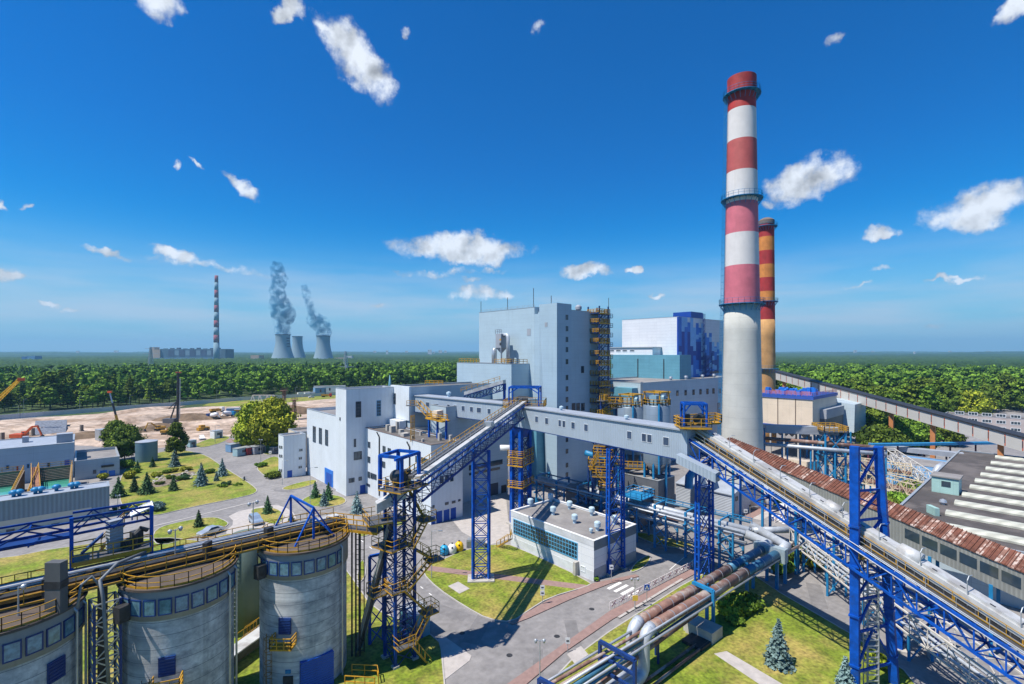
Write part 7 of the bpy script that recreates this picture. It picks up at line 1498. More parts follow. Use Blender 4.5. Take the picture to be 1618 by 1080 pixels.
# ================================================================ vehicles
def HS(x0, y0, x1, y1): d = G(x1, y1) - G(x0, y0); return math.atan2(d.y, d.x)
car('sedan_car', 'silver sedan parked on the little lawn near the silos', G(333, 843, .1), HS(350, 836, 314, 848), SILV, 'sedan'); car('suv_car', 'pale blue grey hatchback on the concrete parking', G(404, 826, .03), HS(399, 817, 411, 829), mat('pale_blue_paint', (.36, .46, .58), .25, .4, .03), 'suv'); car('white_van', 'white minivan standing on the sandy yard by the garden', G(319, 694, .05), HS(316, 690, 321, 697), WPAINT, 'suv')
car('white_car', 'white car seen before the containers by the far fence', G(492, 628, .05), R(0), WPAINT, 'sedan')
def truck(label, loc, hd, cabm, kind):
    t = T('mixer_truck' if kind == 'mixer' else 'truck', label, 'truck', (0, 0, 0), 'site trucks', local=True)
    MB().box(-4, 3.8, -.5, .5, .7, 1.1).build('chassis', DSTEEL, t); MB().hexa([(2.2, -1.2, .7), (4.2, -1.2, .7), (4.2, 1.2, .7), (2.2, 1.2, .7)], [(2.3, -1.15, 3.0), (3.9, -1.15, 3.0), (3.9, 1.15, 3.0), (2.3, 1.15, 3.0)]).build('cab', cabm, t); MB().hexa([(4.12, -1.1, 1.9), (4.2, -1.1, 1.9), (4.2, 1.1, 1.9), (4.12, 1.1, 1.9)], [(3.95, -1.05, 2.8), (4.02, -1.05, 2.8), (4.02, 1.05, 2.8), (3.95, 1.05, 2.8)]).build('windscreen', GLASS, t)
    if kind == 'mixer': MB().tube([(1.7, 0, 2.0), (1.0, 0, 2.15), (-1.6, 0, 2.6), (-3.2, 0, 3.2)], [.6, 1.15, 1.2, .55], 14).build('drum', WPAINT, t, True); MB().tube([(-3.4, 0, 3.6), (-3.6, 0, 2.2), (-4.6, 0, 1.4)], .25, 8).build('chute', STEEL, t)
    else: MB().box(-4, 2, -1.2, 1.2, 1.1, 1.2).box(-4, 2, -1.25, -1.15, 1.2, 2.2).box(-4, 2, 1.15, 1.25, 1.2, 2.2).box(-4.05, -3.95, -1.15, 1.15, 1.2, 2.2).build('dump_body', YEL, t)
    for x in (-3, -1.7, 3.1):
        for s in (-1, 1): w = MB().tube([(x, s * .75, .5), (x, s * 1.2, .5)], .5, 12).build('wheel', TIRE, t)
    t.location = loc; t.rotation_euler = (0, 0, hd)
truck('dark concrete mixer truck on the sand between the piling rig and the tree', G(337, 662), R(120), NAVY, 'mixer'); truck('white and teal concrete mixer truck beside the tree top', G(361, 659), R(30), SKYB, 'mixer'); truck('small grey site truck parked near the far fence', G(343, 651), R(20), WPAINT, 'dump'); truck('red truck in front of the containers by the far fence', G(516, 627), R(-30), RED, 'dump')
# container huts
def hut(label, px, py, l, w, h, hd, mm, win_=True, group='site container huts'):
    c = G(px, py); t = T('container_hut', label, 'container hut', (0, 0, 0), group, local=True); MB().box(-l / 2, l / 2, -w / 2, w / 2, .15, h).build('body', mm, t); MB().box(-l / 2 - .08, l / 2 + .08, -w / 2 - .08, w / 2 + .08, h + .003, h + .14).build('roof', TRIM, t); MB().box(-l / 2 + .2, l / 2 - .2, -w / 2 + .2, w / 2 - .2, 0, .15).build('skid', DSTEEL, t)
    if win_: MB().box(-.7, .6, -w / 2 - .05, -w / 2 + .01, h * .45, h * .78).build('window', GLASS, t); MB().box(l / 2 - 1.3, l / 2 - .4, -w / 2 - .04, -w / 2 + .01, .2, h * .8).build('door', DGREY, t)
    t.location = c; t.rotation_euler = (0, 0, hd)
TEALH = mat('pale_teal_panel', (.32, .48, .52), .5, 0, .08, .5, kind='vcorr', pitch=.4); REDH = mat('dark_red_panel', (.25, .02, .03), .5, 0, .1, .5); BLUH = mat('blue_hut_panel', (.16, .30, .48), .5, 0, .1, .5)
hh = R(22)
for a in (('pale teal container hut with a white end wall at the near end of the row', 382, 719, 5, 2.6, 2.7, hh, TEALH), ('dark red container hut in the middle of the hut row', 396, 717, 4.5, 2.6, 2.6, hh, REDH), ('grey container hut with an orange mark at the tree end of the row', 407, 716, 4.5, 2.8, 2.7, hh, MGREY), ('long blue shed behind the hut row under the tree', 379, 711, 9, 3, 2.8, hh, BLUH), ('white kiosk on stilts beside the sandy yard', 342, 692, 3.6, 3, 3.2, hh, WPAINT), ('narrow blue and white booth at the corner of the garden road', 303, 706, 2.4, 2, 2.6, hh, TEALH), ('dark yellow striped cabinet box at the tree edge of the hut row', 434, 716, 2.4, 2, 2.2, hh, DGREY),
    ('white container beside the fence left of the red truck', 480, 625, 10, 3, 3, 0, WPAINT), ('tall white and blue container stack next to the red truck', 505, 625, 9, 5, 7, 0, BLUH), ('long white container block at the right end by the fence', 521, 622, 26, 6, 7, R(-20), WPAINT), ('low white cabin before the blue containers by the fence', 490, 626, 9, 3, 3.5, 0, WPAINT), ('blue container row end behind the white mixer truck', 380, 655, 14, 4, 4, R(-20), BLUH), ('yellow container box peeping out beside the tree', 376, 657, 3.5, 3, 3.8, R(-20), YEL), ('grey steel box standing on the sand beside the yellow crane', 163, 695, 4, 4, 4.5, R(20), STEEL)): hut(*a)
# ================================================================ construction machines
def excavator(label, loc, hd, mm, s=1.0):
    t = T('excavator', label, 'excavator', (0, 0, 0), 'excavators on the sand', local=True)
    for y in (-1.2, 1.2): MB().tube([(-2, y, .5), (2, y, .5)], .5, 10).box(-2, 2, y - .3, y + .3, 0.02, 1.0).build('track', TIRE, t)
    MB().obox((-.6, 0, 0), 0, 3.8, 2.6, 1.1, 2.3).build('upper_body', mm, t); cb_ = MB().obox((.7, .7, 0), 0, 1.5, 1.1, 1.3, 3.0).build('cab', mm, t); MB().obox((.9, .7, 0), 0, 1.2, 1.16, 2.0, 2.8).build('cab_window', GLASS, cb_)
    MB().bar((1.0, -.3, 1.8), (3.8, -.3, 4.6), .45, .6).bar((3.8, -.3, 4.6), (5.6, -.3, 4.8), .42, .55).build('boom', mm, t); MB().bar((5.3, -.3, 5.0), (6.8, -.3, 1.7), .35, .45).build('stick', mm, t); MB().hexa([(6.2, -.8, .4), (7.2, -.8, .6), (7.2, .2, .6), (6.2, .2, .4)], [(6.5, -.8, 1.6), (7.1, -.8, 1.9), (7.1, .2, 1.9), (6.5, .2, 1.6)]).build('bucket', DSTEEL, t)
    t.location = loc; t.rotation_euler = (0, 0, hd); t.scale = (s, s, s)
excavator('orange red excavator with its arm raised near the crushed stone bank', G(33, 696), R(-38), ORNG, 1.25); excavator('yellow excavator at the foot of the piling rig', G(252, 680), R(200), YEL, .85); excavator('second yellow excavator right of the piling rig foot', G(263, 686), R(-20), YEL, .85)
o = MB().obox(G(321, 680), .4, 5, 2, .3, 1.6).obox(G(319, 680), .4, 2, 1.8, 1.6, 2.6); t = T('loader', 'small yellow loader on the sandy slope', 'loader', G(321, 680)); o.build('body', YEL, t); MB().obox(G(325, 680), .4, 1.2, 2.2, .1, 1.0).build('bucket', DSTEEL, t); m = MB()
for dx in (-1.5, 1.5):
    for dy in (-1, 1): c = G(321, 680); m.tube([(c.x + dx, c.y + dy - .2, .55), (c.x + dx, c.y + dy + .2, .55)], .55, 10)
m.build('wheels_set', TIRE, t)
# piling rig
c = G(276, 671); t = T('piling_rig', 'dark piling rig with a tall mast rising above the forest edge', 'piling rig', c); up = lambda z: Vector((0, 0, z)); r1 = Vector((RT[0], RT[1], 0)); tp = c + r1 * 1.8 + up(Zat(588, dep(c.x, c.y)))
b0, b1 = c + r1 * 1.4 + up(1), tp
MB().bar(b0, b1, 1.0).build('mast', DSTEEL, t); MB().bar(b0 + r1 * 1.1 + up(2), b1 + r1 * .9 - up(3), .35).build('drill_rod', STEEL, t); m = MB(); m.bar(c - r1 * 2.6 + up(1.5), b0.lerp(b1, .5), .5); m.bar(c - r1 * 3 + up(8), b0.lerp(b1, .45), .3)
for k in range(12): u = b0.lerp(b1, k / 12); m.bar(u - r1 * .9, u + r1 * .9 + up(.8), .14)
m.build('backstay', DSTEEL, t); MB().obox(c - r1 * 2.2, -AZ, 5.5, 3.2, .9, 3.2).build('upper_body', mat('rig_grey', (.1, .1, .11), .5), t); MB().obox(c - r1 * 2 + Vector((0, 0, 0)), -AZ, 6, 4.2, 0.02, .9).build('track', TIRE, t); MB().bar(tp - r1 * 1.2, tp + r1 * 1.4, .6).build('mast_head', mat('rust_red', (.3, .06, .03), .6), t)
# cranes
c = D(-48, 222); t = T('lattice_crane', 'yellow lattice boom crane leaning in from the left edge', 'crane', c); tip = D(31, 222, Zat(599, 222)); base = c + up(2.5); dv = tip - base; sd = Vector((FW[0], FW[1], 0)) * .9; nrm = dv.normalized().cross(sd.normalized()) * .9; m = MB(); n = 22
for s in (-1, 1):
    for q in (-1, 1): m.bar(base + sd * s + nrm * q, tip + sd * s * .4 + nrm * q * .4, .26)
for k in range(n):
    u, v = k / n, (k + 1) / n; f = lambda w: 1 - .6 * w
    for s in (-1, 1): m.bar(base + dv * u + sd * s * f(u) + nrm * f(u) * (1 if k % 2 else -1), base + dv * v + sd * s * f(v) - nrm * f(v) * (1 if k % 2 else -1), .15)
    m.bar(base + dv * u + sd * f(u) + nrm * f(u) * (1 if k % 2 else -1), base + dv * v - sd * f(v) + nrm * f(v) * (1 if k % 2 else -1), .13)
m.build('boom', mat('crane_yellow', (.70, .42, .02), .45, 0, .1), t); MB().obox(tip + Vector((.5, .2, -tip.z)), 0, 2.4, 1.4, tip.z - .7, tip.z + .6).build('boom_head', ORNG, t); MB().obox(c - r1 * 2, -AZ, 6, 3.5, 1, 3.8).build('upper_body', YEL, t); MB().obox(c - r1 * 1, -AZ, 6, 5, 0, 1).build('track', TIRE, t); MB().tube([tip + r1 * .2, tip + r1 * .2 - up(18)], .06, 5).build('hoist_cable', DSTEEL, t)
c = G(190, 690); t = T('mobile_crane', 'mobile crane with a telescopic boom yellow below and black above', 'crane', c); tip = D(173, dep(c.x, c.y), Zat(619, dep(c.x, c.y))); base = c + up(2.4); dv = tip - base
MB().bar(base, base + dv * .42, .95).build('boom_section', YEL, t); MB().bar(base + dv * .42, base + dv * .72, .75).build('boom_section', DSTEEL, t); MB().bar(base + dv * .72, tip, .5).build('boom_section', STEEL, t); MB().obox(c, -AZ, 9, 2.6, .6, 2.2).build('carrier', YEL, t); m = MB()
for dx in (-3.5, -1.8, 1.8, 3.5):
    p = c + r1 * dx; m.tube([p - Vector((FW[0], FW[1], 0)) * 1.3 + up(.6), p + Vector((FW[0], FW[1], 0)) * 1.3 + up(.6)], .6, 10)
m.build('axle', TIRE, t); MB().bar(tip - r1 * .7, tip + r1 * .8, .8).build('boom_head', ORNG, t)
# crushed stone bank, mounds, kerbs in the sand
def mound(label, px, py, lx, ly, h, mm, seed, hd=0, name='sand_mound'):
    rs = random.Random(seed); c = G(px, py); b = MB(); n, k = 18, 6; vs = []; ph = [rs.uniform(0, 6.28) for _ in range(4)]
    for i in range(k + 1):
        for j in range(n):
            a = 6.283 * j / n; r = (1 - i / k) * (1 + .15 * math.sin(2 * a + ph[0]) + .1 * math.sin(3 * a + ph[1])); z = h * (1 - (1 - i / k) ** 1.6) * (1 + .12 * math.sin(5 * a + ph[2])) ; x, y = r * lx / 2 * math.cos(a), r * ly / 2 * math.sin(a)
            vs.append((c.x + x * math.cos(hd) - y * math.sin(hd), c.y + x * math.sin(hd) + y * math.cos(hd), z - .02))
    b.add(vs, [(i * n + j, i * n + (j + 1) % n, (i + 1) * n + (j + 1) % n, (i + 1) * n + j) for i in range(k) for j in range(n)]); o = b.build(name, mm, None, True); tag(o, label, 'mound')
STONE = mat('crushed_stone', (.15, .17, .21), .95, 0, .5, 1.2); SOIL = mat('dark_soil', (.16, .11, .07), .95, 0, .4, .3, .4, 2)
a, b_, c, d = G(52, 688), G(104, 683), G(106, 671), G(56, 673); o = MB().add([a, b_, c + up(2.6), d + up(2.6), c, d], [(0, 1, 2, 3), (0, 3, 5), (1, 4, 2), (2, 4, 5, 3)]).build('stone_bank', STONE); tag(o, 'grey crushed stone bank on the sandy slope', 'stone bank')
for i, (px, py, lx, ly, h, mm, hd, lab) in enumerate(((300, 662, 42, 14, 3, SOIL, -.4, 'long dark soil heap right of the piling rig'), (460, 653, 40, 14, 4.5, SOIL, -.6, 'dark scrap soil heap beyond the small white block'), (225, 664, 45, 12, 2.6, SAND, .3, 'pale sand bank behind the blue tank'), (20, 683, 50, 10, 1.8, SAND, .2, 'low sand ridge at the left edge'), (140, 690, 50, 12, 2.2, SOIL, .25, 'brown soil ridge behind the low office'), (250, 676, 22, 9, 2.2, SOIL, .1, 'brown spoil heap at the foot of the piling rig'), (310, 672, 40, 10, 2.0, SAND, -.3, 'pale sand heap before the mixer trucks'), (225, 648, 60, 10, 1.6, SAND, .5, 'flat sand shelf under the fence'))): mound(lab, px, py, lx, ly, h, mm, 30 + i, hd)
rs = random.Random(21); m = MB()
for i in range(26):
    px = rs.uniform(0, 330); py = 660 + rs.uniform(4, 30) - px * .02; a = G(px, py, .06); b_ = G(px + rs.uniform(15, 50), py + rs.uniform(-4, 2), .06); m.bar(a, b_, rs.uniform(.5, 1.4), .1)
o = m.build('wheel_ruts', SOIL); tag(o, 'dark wheel ruts and trenches scored into the sand', 'ruts', None, 'stuff')
for i, (px, y0_, y1_, lab) in enumerate(((4, 697, 683, 'dark concrete post at the left edge of the sand'), (52, 688, 676, 'dark post at the left end of the stone bank'), (94, 671, 663, 'upper dark concrete post above the stone bank'), (129, 681, 671, 'dark concrete post right of the stone bank'))):
    p = G(px, y0_); o = MB().obox(p, .5, 1.0, 1.0, 0, Zat(y1_, dep(p.x, p.y))).obox(p, .5, 1.4, 1.4, 0, .4).build('concrete_post', mat('dark_concrete', (.17, .15, .13), .9), None); tag(o, lab, 'post', 'concrete posts in the sand')
# perimeter fence
mat('fence_concrete', (.55, .55, .54), .8, 0, .1, .2); fp = [(-120, 678), (0, 663), (100, 655), (200, 647), (300, 639.5), (380, 632.5), (480, 627), (560, 622), (640, 617)]; t = T('perimeter_fence', 'long pale concrete panel fence between the sand and the forest', 'fence', G(200, 647)); m = MB(); m2 = MB()
for p, q in zip(fp, fp[1:]):
    a, b_ = G(*p), G(*q); m.bar(a + up(1.35), b_ + up(1.35), .15, 2.6); n = int((b_ - a).length / 4)
    for k in range(n): c = a.lerp(b_, k / n); MB().bar(c, c + up(2.75), .3).build('fence_post', MATS['fence_concrete'], t)
m.build('panel_strip', mat('fence_concrete', (.55, .55, .54), .8, 0, .1, .2), t)
for i, (px, yb_, yt_, lab) in enumerate(((29, 658, 640, 'thin lamp post with an orange head behind the fence near the lattice crane'), (37.5, 656, 630, 'pale lamp post behind the fence nearest the left edge'), (126, 651, 627, 'pale lamp post behind the middle of the fence'), (205, 645, 624, 'pale lamp post between the two cranes at the fence'), (342, 633, 617, 'lamp post at the fence right of the piling rig'), (365, 632, 615, 'lamp post by the fence gap'), (467, 640, 612, 'lamp post at the sand edge near the lattice mast'), (556, 614, 606, 'lamp on the roof edge of the white block'))):
    p = G(px, yb_); lamp(lab, p, max(4, Zat(yt_, dep(p.x, p.y))), 1, .5, STEEL, 'lamp posts along the fence', 1.2)
for px, yb_, yt_, lab in ((449, 664, 617, 'brown lattice floodlight mast beyond the small white block'), (465, 662, 632, 'shorter lattice mast right of the floodlight mast')):
    p = G(px, yb_); h = Zat(yt_, dep(p.x, p.y)); t = T('lattice_mast', lab, 'lattice mast', p); lattice(t, square(p, .9, .9, .4), square((p.x, p.y, h), .5, .5, .4), 9, .22, .13, mat('rusty_mast', (.18, .10, .07), .7), foot=False); MB().obox((p.x, p.y, 0), .4, 3.4, 2.4, h, h + .3).rail([(p.x - 1.6, p.y, h + .3), (p.x + 1.6, p.y, h + .3)], 1.2, .8, .14).build('lamp_platform', MATS['rusty_mast'], t)
for px, yb_, yt_, w, lab in ((412, 640, 624, 9, 'pale lattice gantry on the sand above the big tree'),):
    p = G(px, yb_); h = Zat(yt_, dep(p.x, p.y)); t = T('lattice_gantry', lab, 'gantry', p); m = MB()
    for k in range(4): a = p + r1 * (k * 5 - 8); m.bar(a, a + r1 * 2.5 + up(h), .35); m.bar(a + r1 * 5, a + r1 * 2.5 + up(h), .35); m.bar(a + r1 * 1.2 + up(h * .5), a + r1 * 3.7 + up(h * .5), .25)
    m.bar(p - r1 * 5.5 + up(h), p + r1 * 9.5 + up(h), .4); m.build('frame', LATW, t)
# ================================================================ lamps, signs, bins, barrier
lh = lambda px, yb_, yt_: (G(px, yb_), Zat(yt_, dep(G(px, yb_).x, G(px, yb_).y)))
for px, yb_, yt_, lab in ((853, 1079, 1011, 'double headed street lamp on the red pavement at the bottom of the road'), (1003, 962, 914, 'double headed street lamp beside the zebra crossing barrier'), (186, 812, 782, 'double headed street lamp by the clipped shrubs of the hall'), (412, 729, 694, 'double arm lamp post by the dark oval shrub')):
    p, h = lh(px, yb_, yt_); lamp(lab, p, h, 2, -AZ)
for px, yb_, yt_, lab in ((682, 914, 838, 'tall slim lamp post on the left tip of the triangular lawn'), (446, 766, 727, 'lamp post at the corner of the small white block'), (490, 806, 738, 'tall lamp post with a long arm in front of the blue gate'), (340, 700, 672, 'thin lamp post beside the white kiosk'), (1185, 832, 800, 'thin sign lamp post by the gable shed')):
    p, h = lh(px, yb_, yt_); lamp(lab, p, h, 1, -AZ, STEEL, 'street lamps along the site roads', 1.4)
def sign(label, px, yb_, yt_, plates, name='traffic_sign'):
    p, h = lh(px, yb_, yt_); t = T(name, label, 'sign', (0, 0, 0), None, local=True); MB().tube([(0, 0, -.1), (0, 0, h)], .05, 6).build('post', STEEL, t)
    for z, w, hh_, m_, mk in plates:
        o = MB().box(-w / 2, w / 2, -.09, -.05, h - z - hh_, h - z).build('sign_plate', m_, t)
        if mk == 'ped': MB().add([(-w * .38, -.095, h - z - hh_ * .85), (w * .38, -.095, h - z - hh_ * .85), (0, -.095, h - z - hh_ * .1)], [(0, 1, 2)]).build('triangle_mark', WPAINT, o); b = MB(); b.box(-.04, .04, -.11, -.1, h - z - hh_ * .6, h - z - hh_ * .4); b.bar((-.02, -.105, h - z - hh_ * .55), (-.12, -.105, h - z - hh_ * .8), .05); b.bar((.02, -.105, h - z - hh_ * .55), (.12, -.105, h - z - hh_ * .8), .05); b.build('walker_mark', DSTEEL, o)
        if mk == 'dash': b = MB(); b.box(-w * .3, w * .3, -.11, -.095, h - z - hh_ * .62, h - z - hh_ * .38); b.build('dark_mark', DSTEEL, o)
    t.location = p; t.rotation_euler = (0, 0, -AZ)
sign('post with two white plates on the triangular lawn', 857, 955, 924, ((0, .6, .6, WPAINT, 'dash'), (.75, .6, .7, WPAINT, 'dash'))); sign('white square sign on the red pavement', 897, 1030, 1007, ((0, .55, .7, WPAINT, 'dash'),)); sign('blue pedestrian crossing sign beside the zebra barrier', 1022, 952, 923, ((0, .8, .8, BDOOR, 'ped'),)); sign('yellow box sign on a rusty post by the barrier', 1003.5, 966, 940, ((0, .75, .75, mat('sign_yellow', (.75, .5, .08), .5), None),)); sign('white sign on a post at the service building corner', 966, 920, 892, ((0, .6, .7, WPAINT, 'dash'),)); sign('blue pedestrian crossing sign near the rusty shed road', 1219, 832, 816, ((0, .9, .9, BDOOR, 'ped'),)); sign('blue pedestrian sign behind the pipe rack', 1149, 868, 852, ((0, .9, .9, BDOOR, 'ped'),)); sign('white sign near the gable shed corner', 1178, 822, 804, ((0, .8, .8, WPAINT, 'dash'),)); sign('round white sign near the hut row', 427, 722, 712, ((0, .9, .9, WPAINT, 'dash'),))
for px, py, mm, lab in ((702, 876, mat('bin_blue', (.02, .33, .62), .4), 'blue dome shaped recycling bin'), (714.5, 874, WPAINT, 'white dome shaped recycling bin'), (725.5, 870, mat('bin_yellow', (.85, .5, .01), .4), 'yellow dome shaped recycling bin')):
    p = G(px, py); t = T('recycling_bin', lab, 'recycling bin', p, 'recycling bins by the lawn'); MB().lathe(p, [(.6, .05), (.78, .3), (.80, .9), (.68, 1.35), (.4, 1.65), (.12, 1.75), (.02, 1.75)], 20).build('body', mm, t, True); MB().lathe(p, [(.16, 1.72), (.16, 1.9), (.02, 1.92)], 10).build('lifting_eye', DSTEEL, t); u = -Vector((p.x, p.y, 0)).normalized(); MB().tube([p + u * .6 + up(1.3), p + u * .78 + up(1.25)], .15, 10).build('insert_hole', TIRE, t)
p = G(752, 866); t = T('waste_cage', 'grey slatted waste cage beside the slim blue tower', 'waste cage', p); m = MB()
for k in range(16): q = p + r1 * (k * .22 - 1.7); m.bar(q, q + up(1.5), .08)
m.bar(p - r1 * 1.7 + up(1.5), p + r1 * 1.6 + up(1.5), .12); m.obox(p + Vector((FW[0], FW[1], 0)) * 1.1, -AZ, 3.3, 2, 0, 1.2); m.build('slat', STEEL, t)
PW = mat('barrier_white', (.74, .68, .68), .5); PR = mat('barrier_pink', (.55, .25, .25), .5)
bt = T('pedestrian_barrier', 'x', 'barrier', (0, 0, 0), 'white and red barrier units along the zebra crossing', local=True); m = MB()
m.rail([(-.85, 0, 0), (.85, 0, 0)], 1.05, .85, .07, 2); m.build('hoop', PW, bt); m = MB(); m.bar((-.45, 0, .3), (.45, 0, .95), .07); m.bar((.45, 0, .3), (-.45, 0, .95), .07); m.build('cross_bar', PR, bt)
A_, B_ = G(963, 965), G(1095, 897); hd = math.atan2(B_.y - A_.y, B_.x - A_.x); nb = 11; bt['label'] = 'white and red hoop barrier unit in the row beside the zebra crossing'
for k in range(nb):
    p = A_.lerp(B_, (k + .5) / nb)
    if k == 0: bt.location = p + up(.12); bt.rotation_euler = (0, 0, hd)
    else: dup(bt, p + up(.12), hd)
A_, B_ = G(1222, 827), G(1252, 806)
for k in range(4): dup(bt, A_.lerp(B_, (k + .5) / 4), math.atan2(B_.y - A_.y, B_.x - A_.x), 'white and red hoop barrier unit by the far zebra crossing under the rusty shed', 'barrier units under the rusty shed')
p = G(386, 759); t = T('fire_hydrant', 'small dark hydrant with arms at the lawn edge by the road', 'hydrant', p); MB().lathe(p, [(.22, .1), (.2, .8), (.3, .85), (.05, 1.25)], 10).build('body', DSTEEL, t); MB().tube([p + up(.65) - r1 * .55, p + up(.65) + r1 * .55], .14, 8).build('outlet', STEEL, t); MB().obox(p, 0, .9, .9, .0, .18).build('base_plate', DSTEEL, t)
m = MB()
for px, py in ((572, 1075), (640, 1085)): pass
a = G(560, 1052, .1); t = T('yard_railing', 'yellow handrail around the pit at the foot of the right silo', 'railing', a); MB().rail([G(556, 1066, .1), G(596, 1068, .1), G(598, 1080, .1)], 1.2, 1.2, .08, 2).build('rail', YEL, t); MB().rail([G(545, 1085, .1), G(592, 1088, .1)], 1.2, 1.2, .08, 2).build('rail', YEL, t)
# low white structure between right silos (green tank behind)
c = D(392, 64); t = T('green_tank', 'dull green cylindrical tank behind the gap between the silos', 'tank', c); MB().lathe(c, [(2.6, 0), (2.6, 11.8), (2.2, 12.2), (.02, 12.6)], 28).build('shell', mat('tank_green', (.12, .17, .15), .6, 0, .12, .4, kind='streak', streak=.4), t, True); m = MB(); ladder(m, c - Vector((2.0, 1.9, 0)), c - Vector((2.0, 1.9, -12)), .5, 22, (RT[0], RT[1]), None, .06); m.build('ladder', STEEL, t)
a, b_ = G(372, 1035, 1.2), G(412, 1006, 1.2); t = T('low_conveyor', 'low covered conveyor crossing the grass between the two silos', 'conveyor', a); MB().slab(a - (b_ - a), b_ + (b_ - a) * .5, 1.6, -.4, .6).build('casing', DSTEEL, t); MB().slab(a - (b_ - a), b_ + (b_ - a) * .5, 1.8, .603, .75).build('cover', BELTC, t); st3, tr3 = MB(), MB(); stairs(st3, tr3, G(378, 1010), G(408, 990, 1.6), .8, 1, .07); st3.build('stair_rail', YEL, t); tr3.build('tread', GRATE, t)
# ================================================================ far power plant
t = T('far_chimney', 'far tall red and white banded chimney beside the distant plant', 'chimney', D(342, 1900)); c = D(342, 1900, 0); zz = lambda y: Zat(y, 1900); H3 = zz(435)
ys_ = [(435, 446, 1), (446, 458, 0), (458, 470, 1), (470, 482, 0), (482, 493, 1), (493, 506, 0), (506, 517, 1), (517, 529, 0), (529, 541, 1), (541, 572, 0)]
rr = lambda z: 11.2 - 5.0 * z / H3
for a, b_, k in ys_: MB().lathe(c, [(rr(max(0, zz(b_))), max(0, zz(b_))), (rr(zz(a)), zz(a))], 24).build('shaft_band', mat('far_red', (.26, .06, .08), .8, 0, .05, .05) if k else mat('far_white_hazed', (.20, .31, .37), .8, 0, .05, .05), t, True)  # blue distance haze is mixed into the band colours, strongest in the white
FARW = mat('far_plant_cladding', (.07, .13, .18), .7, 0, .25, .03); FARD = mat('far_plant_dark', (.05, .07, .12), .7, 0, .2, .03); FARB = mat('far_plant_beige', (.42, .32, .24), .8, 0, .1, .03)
t = T('far_plant_hall', 'far long boiler hall with alternating dark bays at the foot of the distant chimney', 'power plant building', D(295, 1930)); d0 = 1930; z1 = Zat(551, d0)
lx = lambda px: (px - CX) / FP * d0
def fbx(px0, px1, d, dd_, za, zb, m_, nm):
    a0, a1 = (px0 - CX) / FP * d, (px1 - CX) / FP * d; c = Vector((FW[0], FW[1], 0)) * (d + dd_ / 2) + Vector((RT[0], RT[1], 0)) * ((a0 + a1) / 2); return MB().obox(c, -AZ, a1 - a0, dd_, za, zb).build(nm, m_, t)
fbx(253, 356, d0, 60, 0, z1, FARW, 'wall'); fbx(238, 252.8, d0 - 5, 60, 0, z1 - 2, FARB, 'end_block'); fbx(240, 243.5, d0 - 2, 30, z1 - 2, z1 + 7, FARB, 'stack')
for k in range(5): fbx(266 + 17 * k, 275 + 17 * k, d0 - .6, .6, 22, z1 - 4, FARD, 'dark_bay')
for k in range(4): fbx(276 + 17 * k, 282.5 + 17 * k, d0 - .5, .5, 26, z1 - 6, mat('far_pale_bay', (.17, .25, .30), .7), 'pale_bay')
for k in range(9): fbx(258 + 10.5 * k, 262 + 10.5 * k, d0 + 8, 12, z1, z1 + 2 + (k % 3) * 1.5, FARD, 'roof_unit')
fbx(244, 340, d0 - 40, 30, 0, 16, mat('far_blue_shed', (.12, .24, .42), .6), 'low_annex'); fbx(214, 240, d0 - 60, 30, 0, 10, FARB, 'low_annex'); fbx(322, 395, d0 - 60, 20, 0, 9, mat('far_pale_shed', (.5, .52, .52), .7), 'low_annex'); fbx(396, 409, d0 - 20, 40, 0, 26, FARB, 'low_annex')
CTM = mat('hazed_tower_concrete', (.22, .31, .37), .85, 0, .05, .03)  # distance haze painted in: concrete tinted darker and bluer
def cooling(label, px, d, wb, wt, yt_):
    c = D(px, d); k = .9 * d / FP; t = T('cooling_tower', label, 'cooling tower', c, 'far cooling towers'); H_ = Zat(yt_, d); rb, rt_ = wb / 2 * k, wt / 2 * k; rm = rt_ * .96
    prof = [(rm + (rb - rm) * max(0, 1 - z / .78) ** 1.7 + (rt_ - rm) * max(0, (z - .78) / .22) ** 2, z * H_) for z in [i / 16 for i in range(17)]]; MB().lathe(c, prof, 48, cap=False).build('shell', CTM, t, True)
    MB().lathe(c, [(rt_ + .8, H_ - 3), (rt_ + .8, H_ + .3), (rt_ - 1.2, H_ + .3), (rt_ - 2.5, H_ - 20)], 48, cap=False).build('rim', FARD, t); return t
ct1 = cooling('far left cooling tower with a tall dark steam plume and faded lettering', 447, 2000, 42, 24.5, 528); cooling('far cooling tower without steam half hidden behind the left one', 470, 2250, 32, 17, 531); cooling('far right cooling tower with a short dark steam plume', 511, 2000, 37, 23, 530)
m = MB(); k = .9 * 2000 / FP; cc = D(447, 2000)      # faded painted lettering band blocks on the shell
for i, (y, w) in enumerate(((534, 10), (538, 11), (542.5, 8), (547, 7))):
    a = math.atan2(-cc.y, -cc.x) + .78; r_ = 24.5 / 2 * k * (.975 + .02 * i) + .5
    for j in range(7): aa = a + (j - 3) * .085; m.obox(cc + Vector((math.cos(aa) * r_, math.sin(aa) * r_, 0)), aa, 1.2, 2.0 if j % 2 else 1.5, Zat(y + 1.2, 2000), Zat(y - .8, 2000))
m.build('faded_lettering', FARD, ct1)
t = T('far_blue_silos', 'pair of far blue square silos in the forest near the left edge', 'silo', D(44, 1700)); d0 = 1700
fbx(34, 42, 1700, 20, 0, Zat(563, 1700), mat('far_blue_tank', (.05, .14, .32), .6), 'tall_block'); fbx(43, 55, 1700, 26, 0, Zat(562, 1700), mat('far_blue_tank2', (.10, .24, .42), .6), 'tank_block')
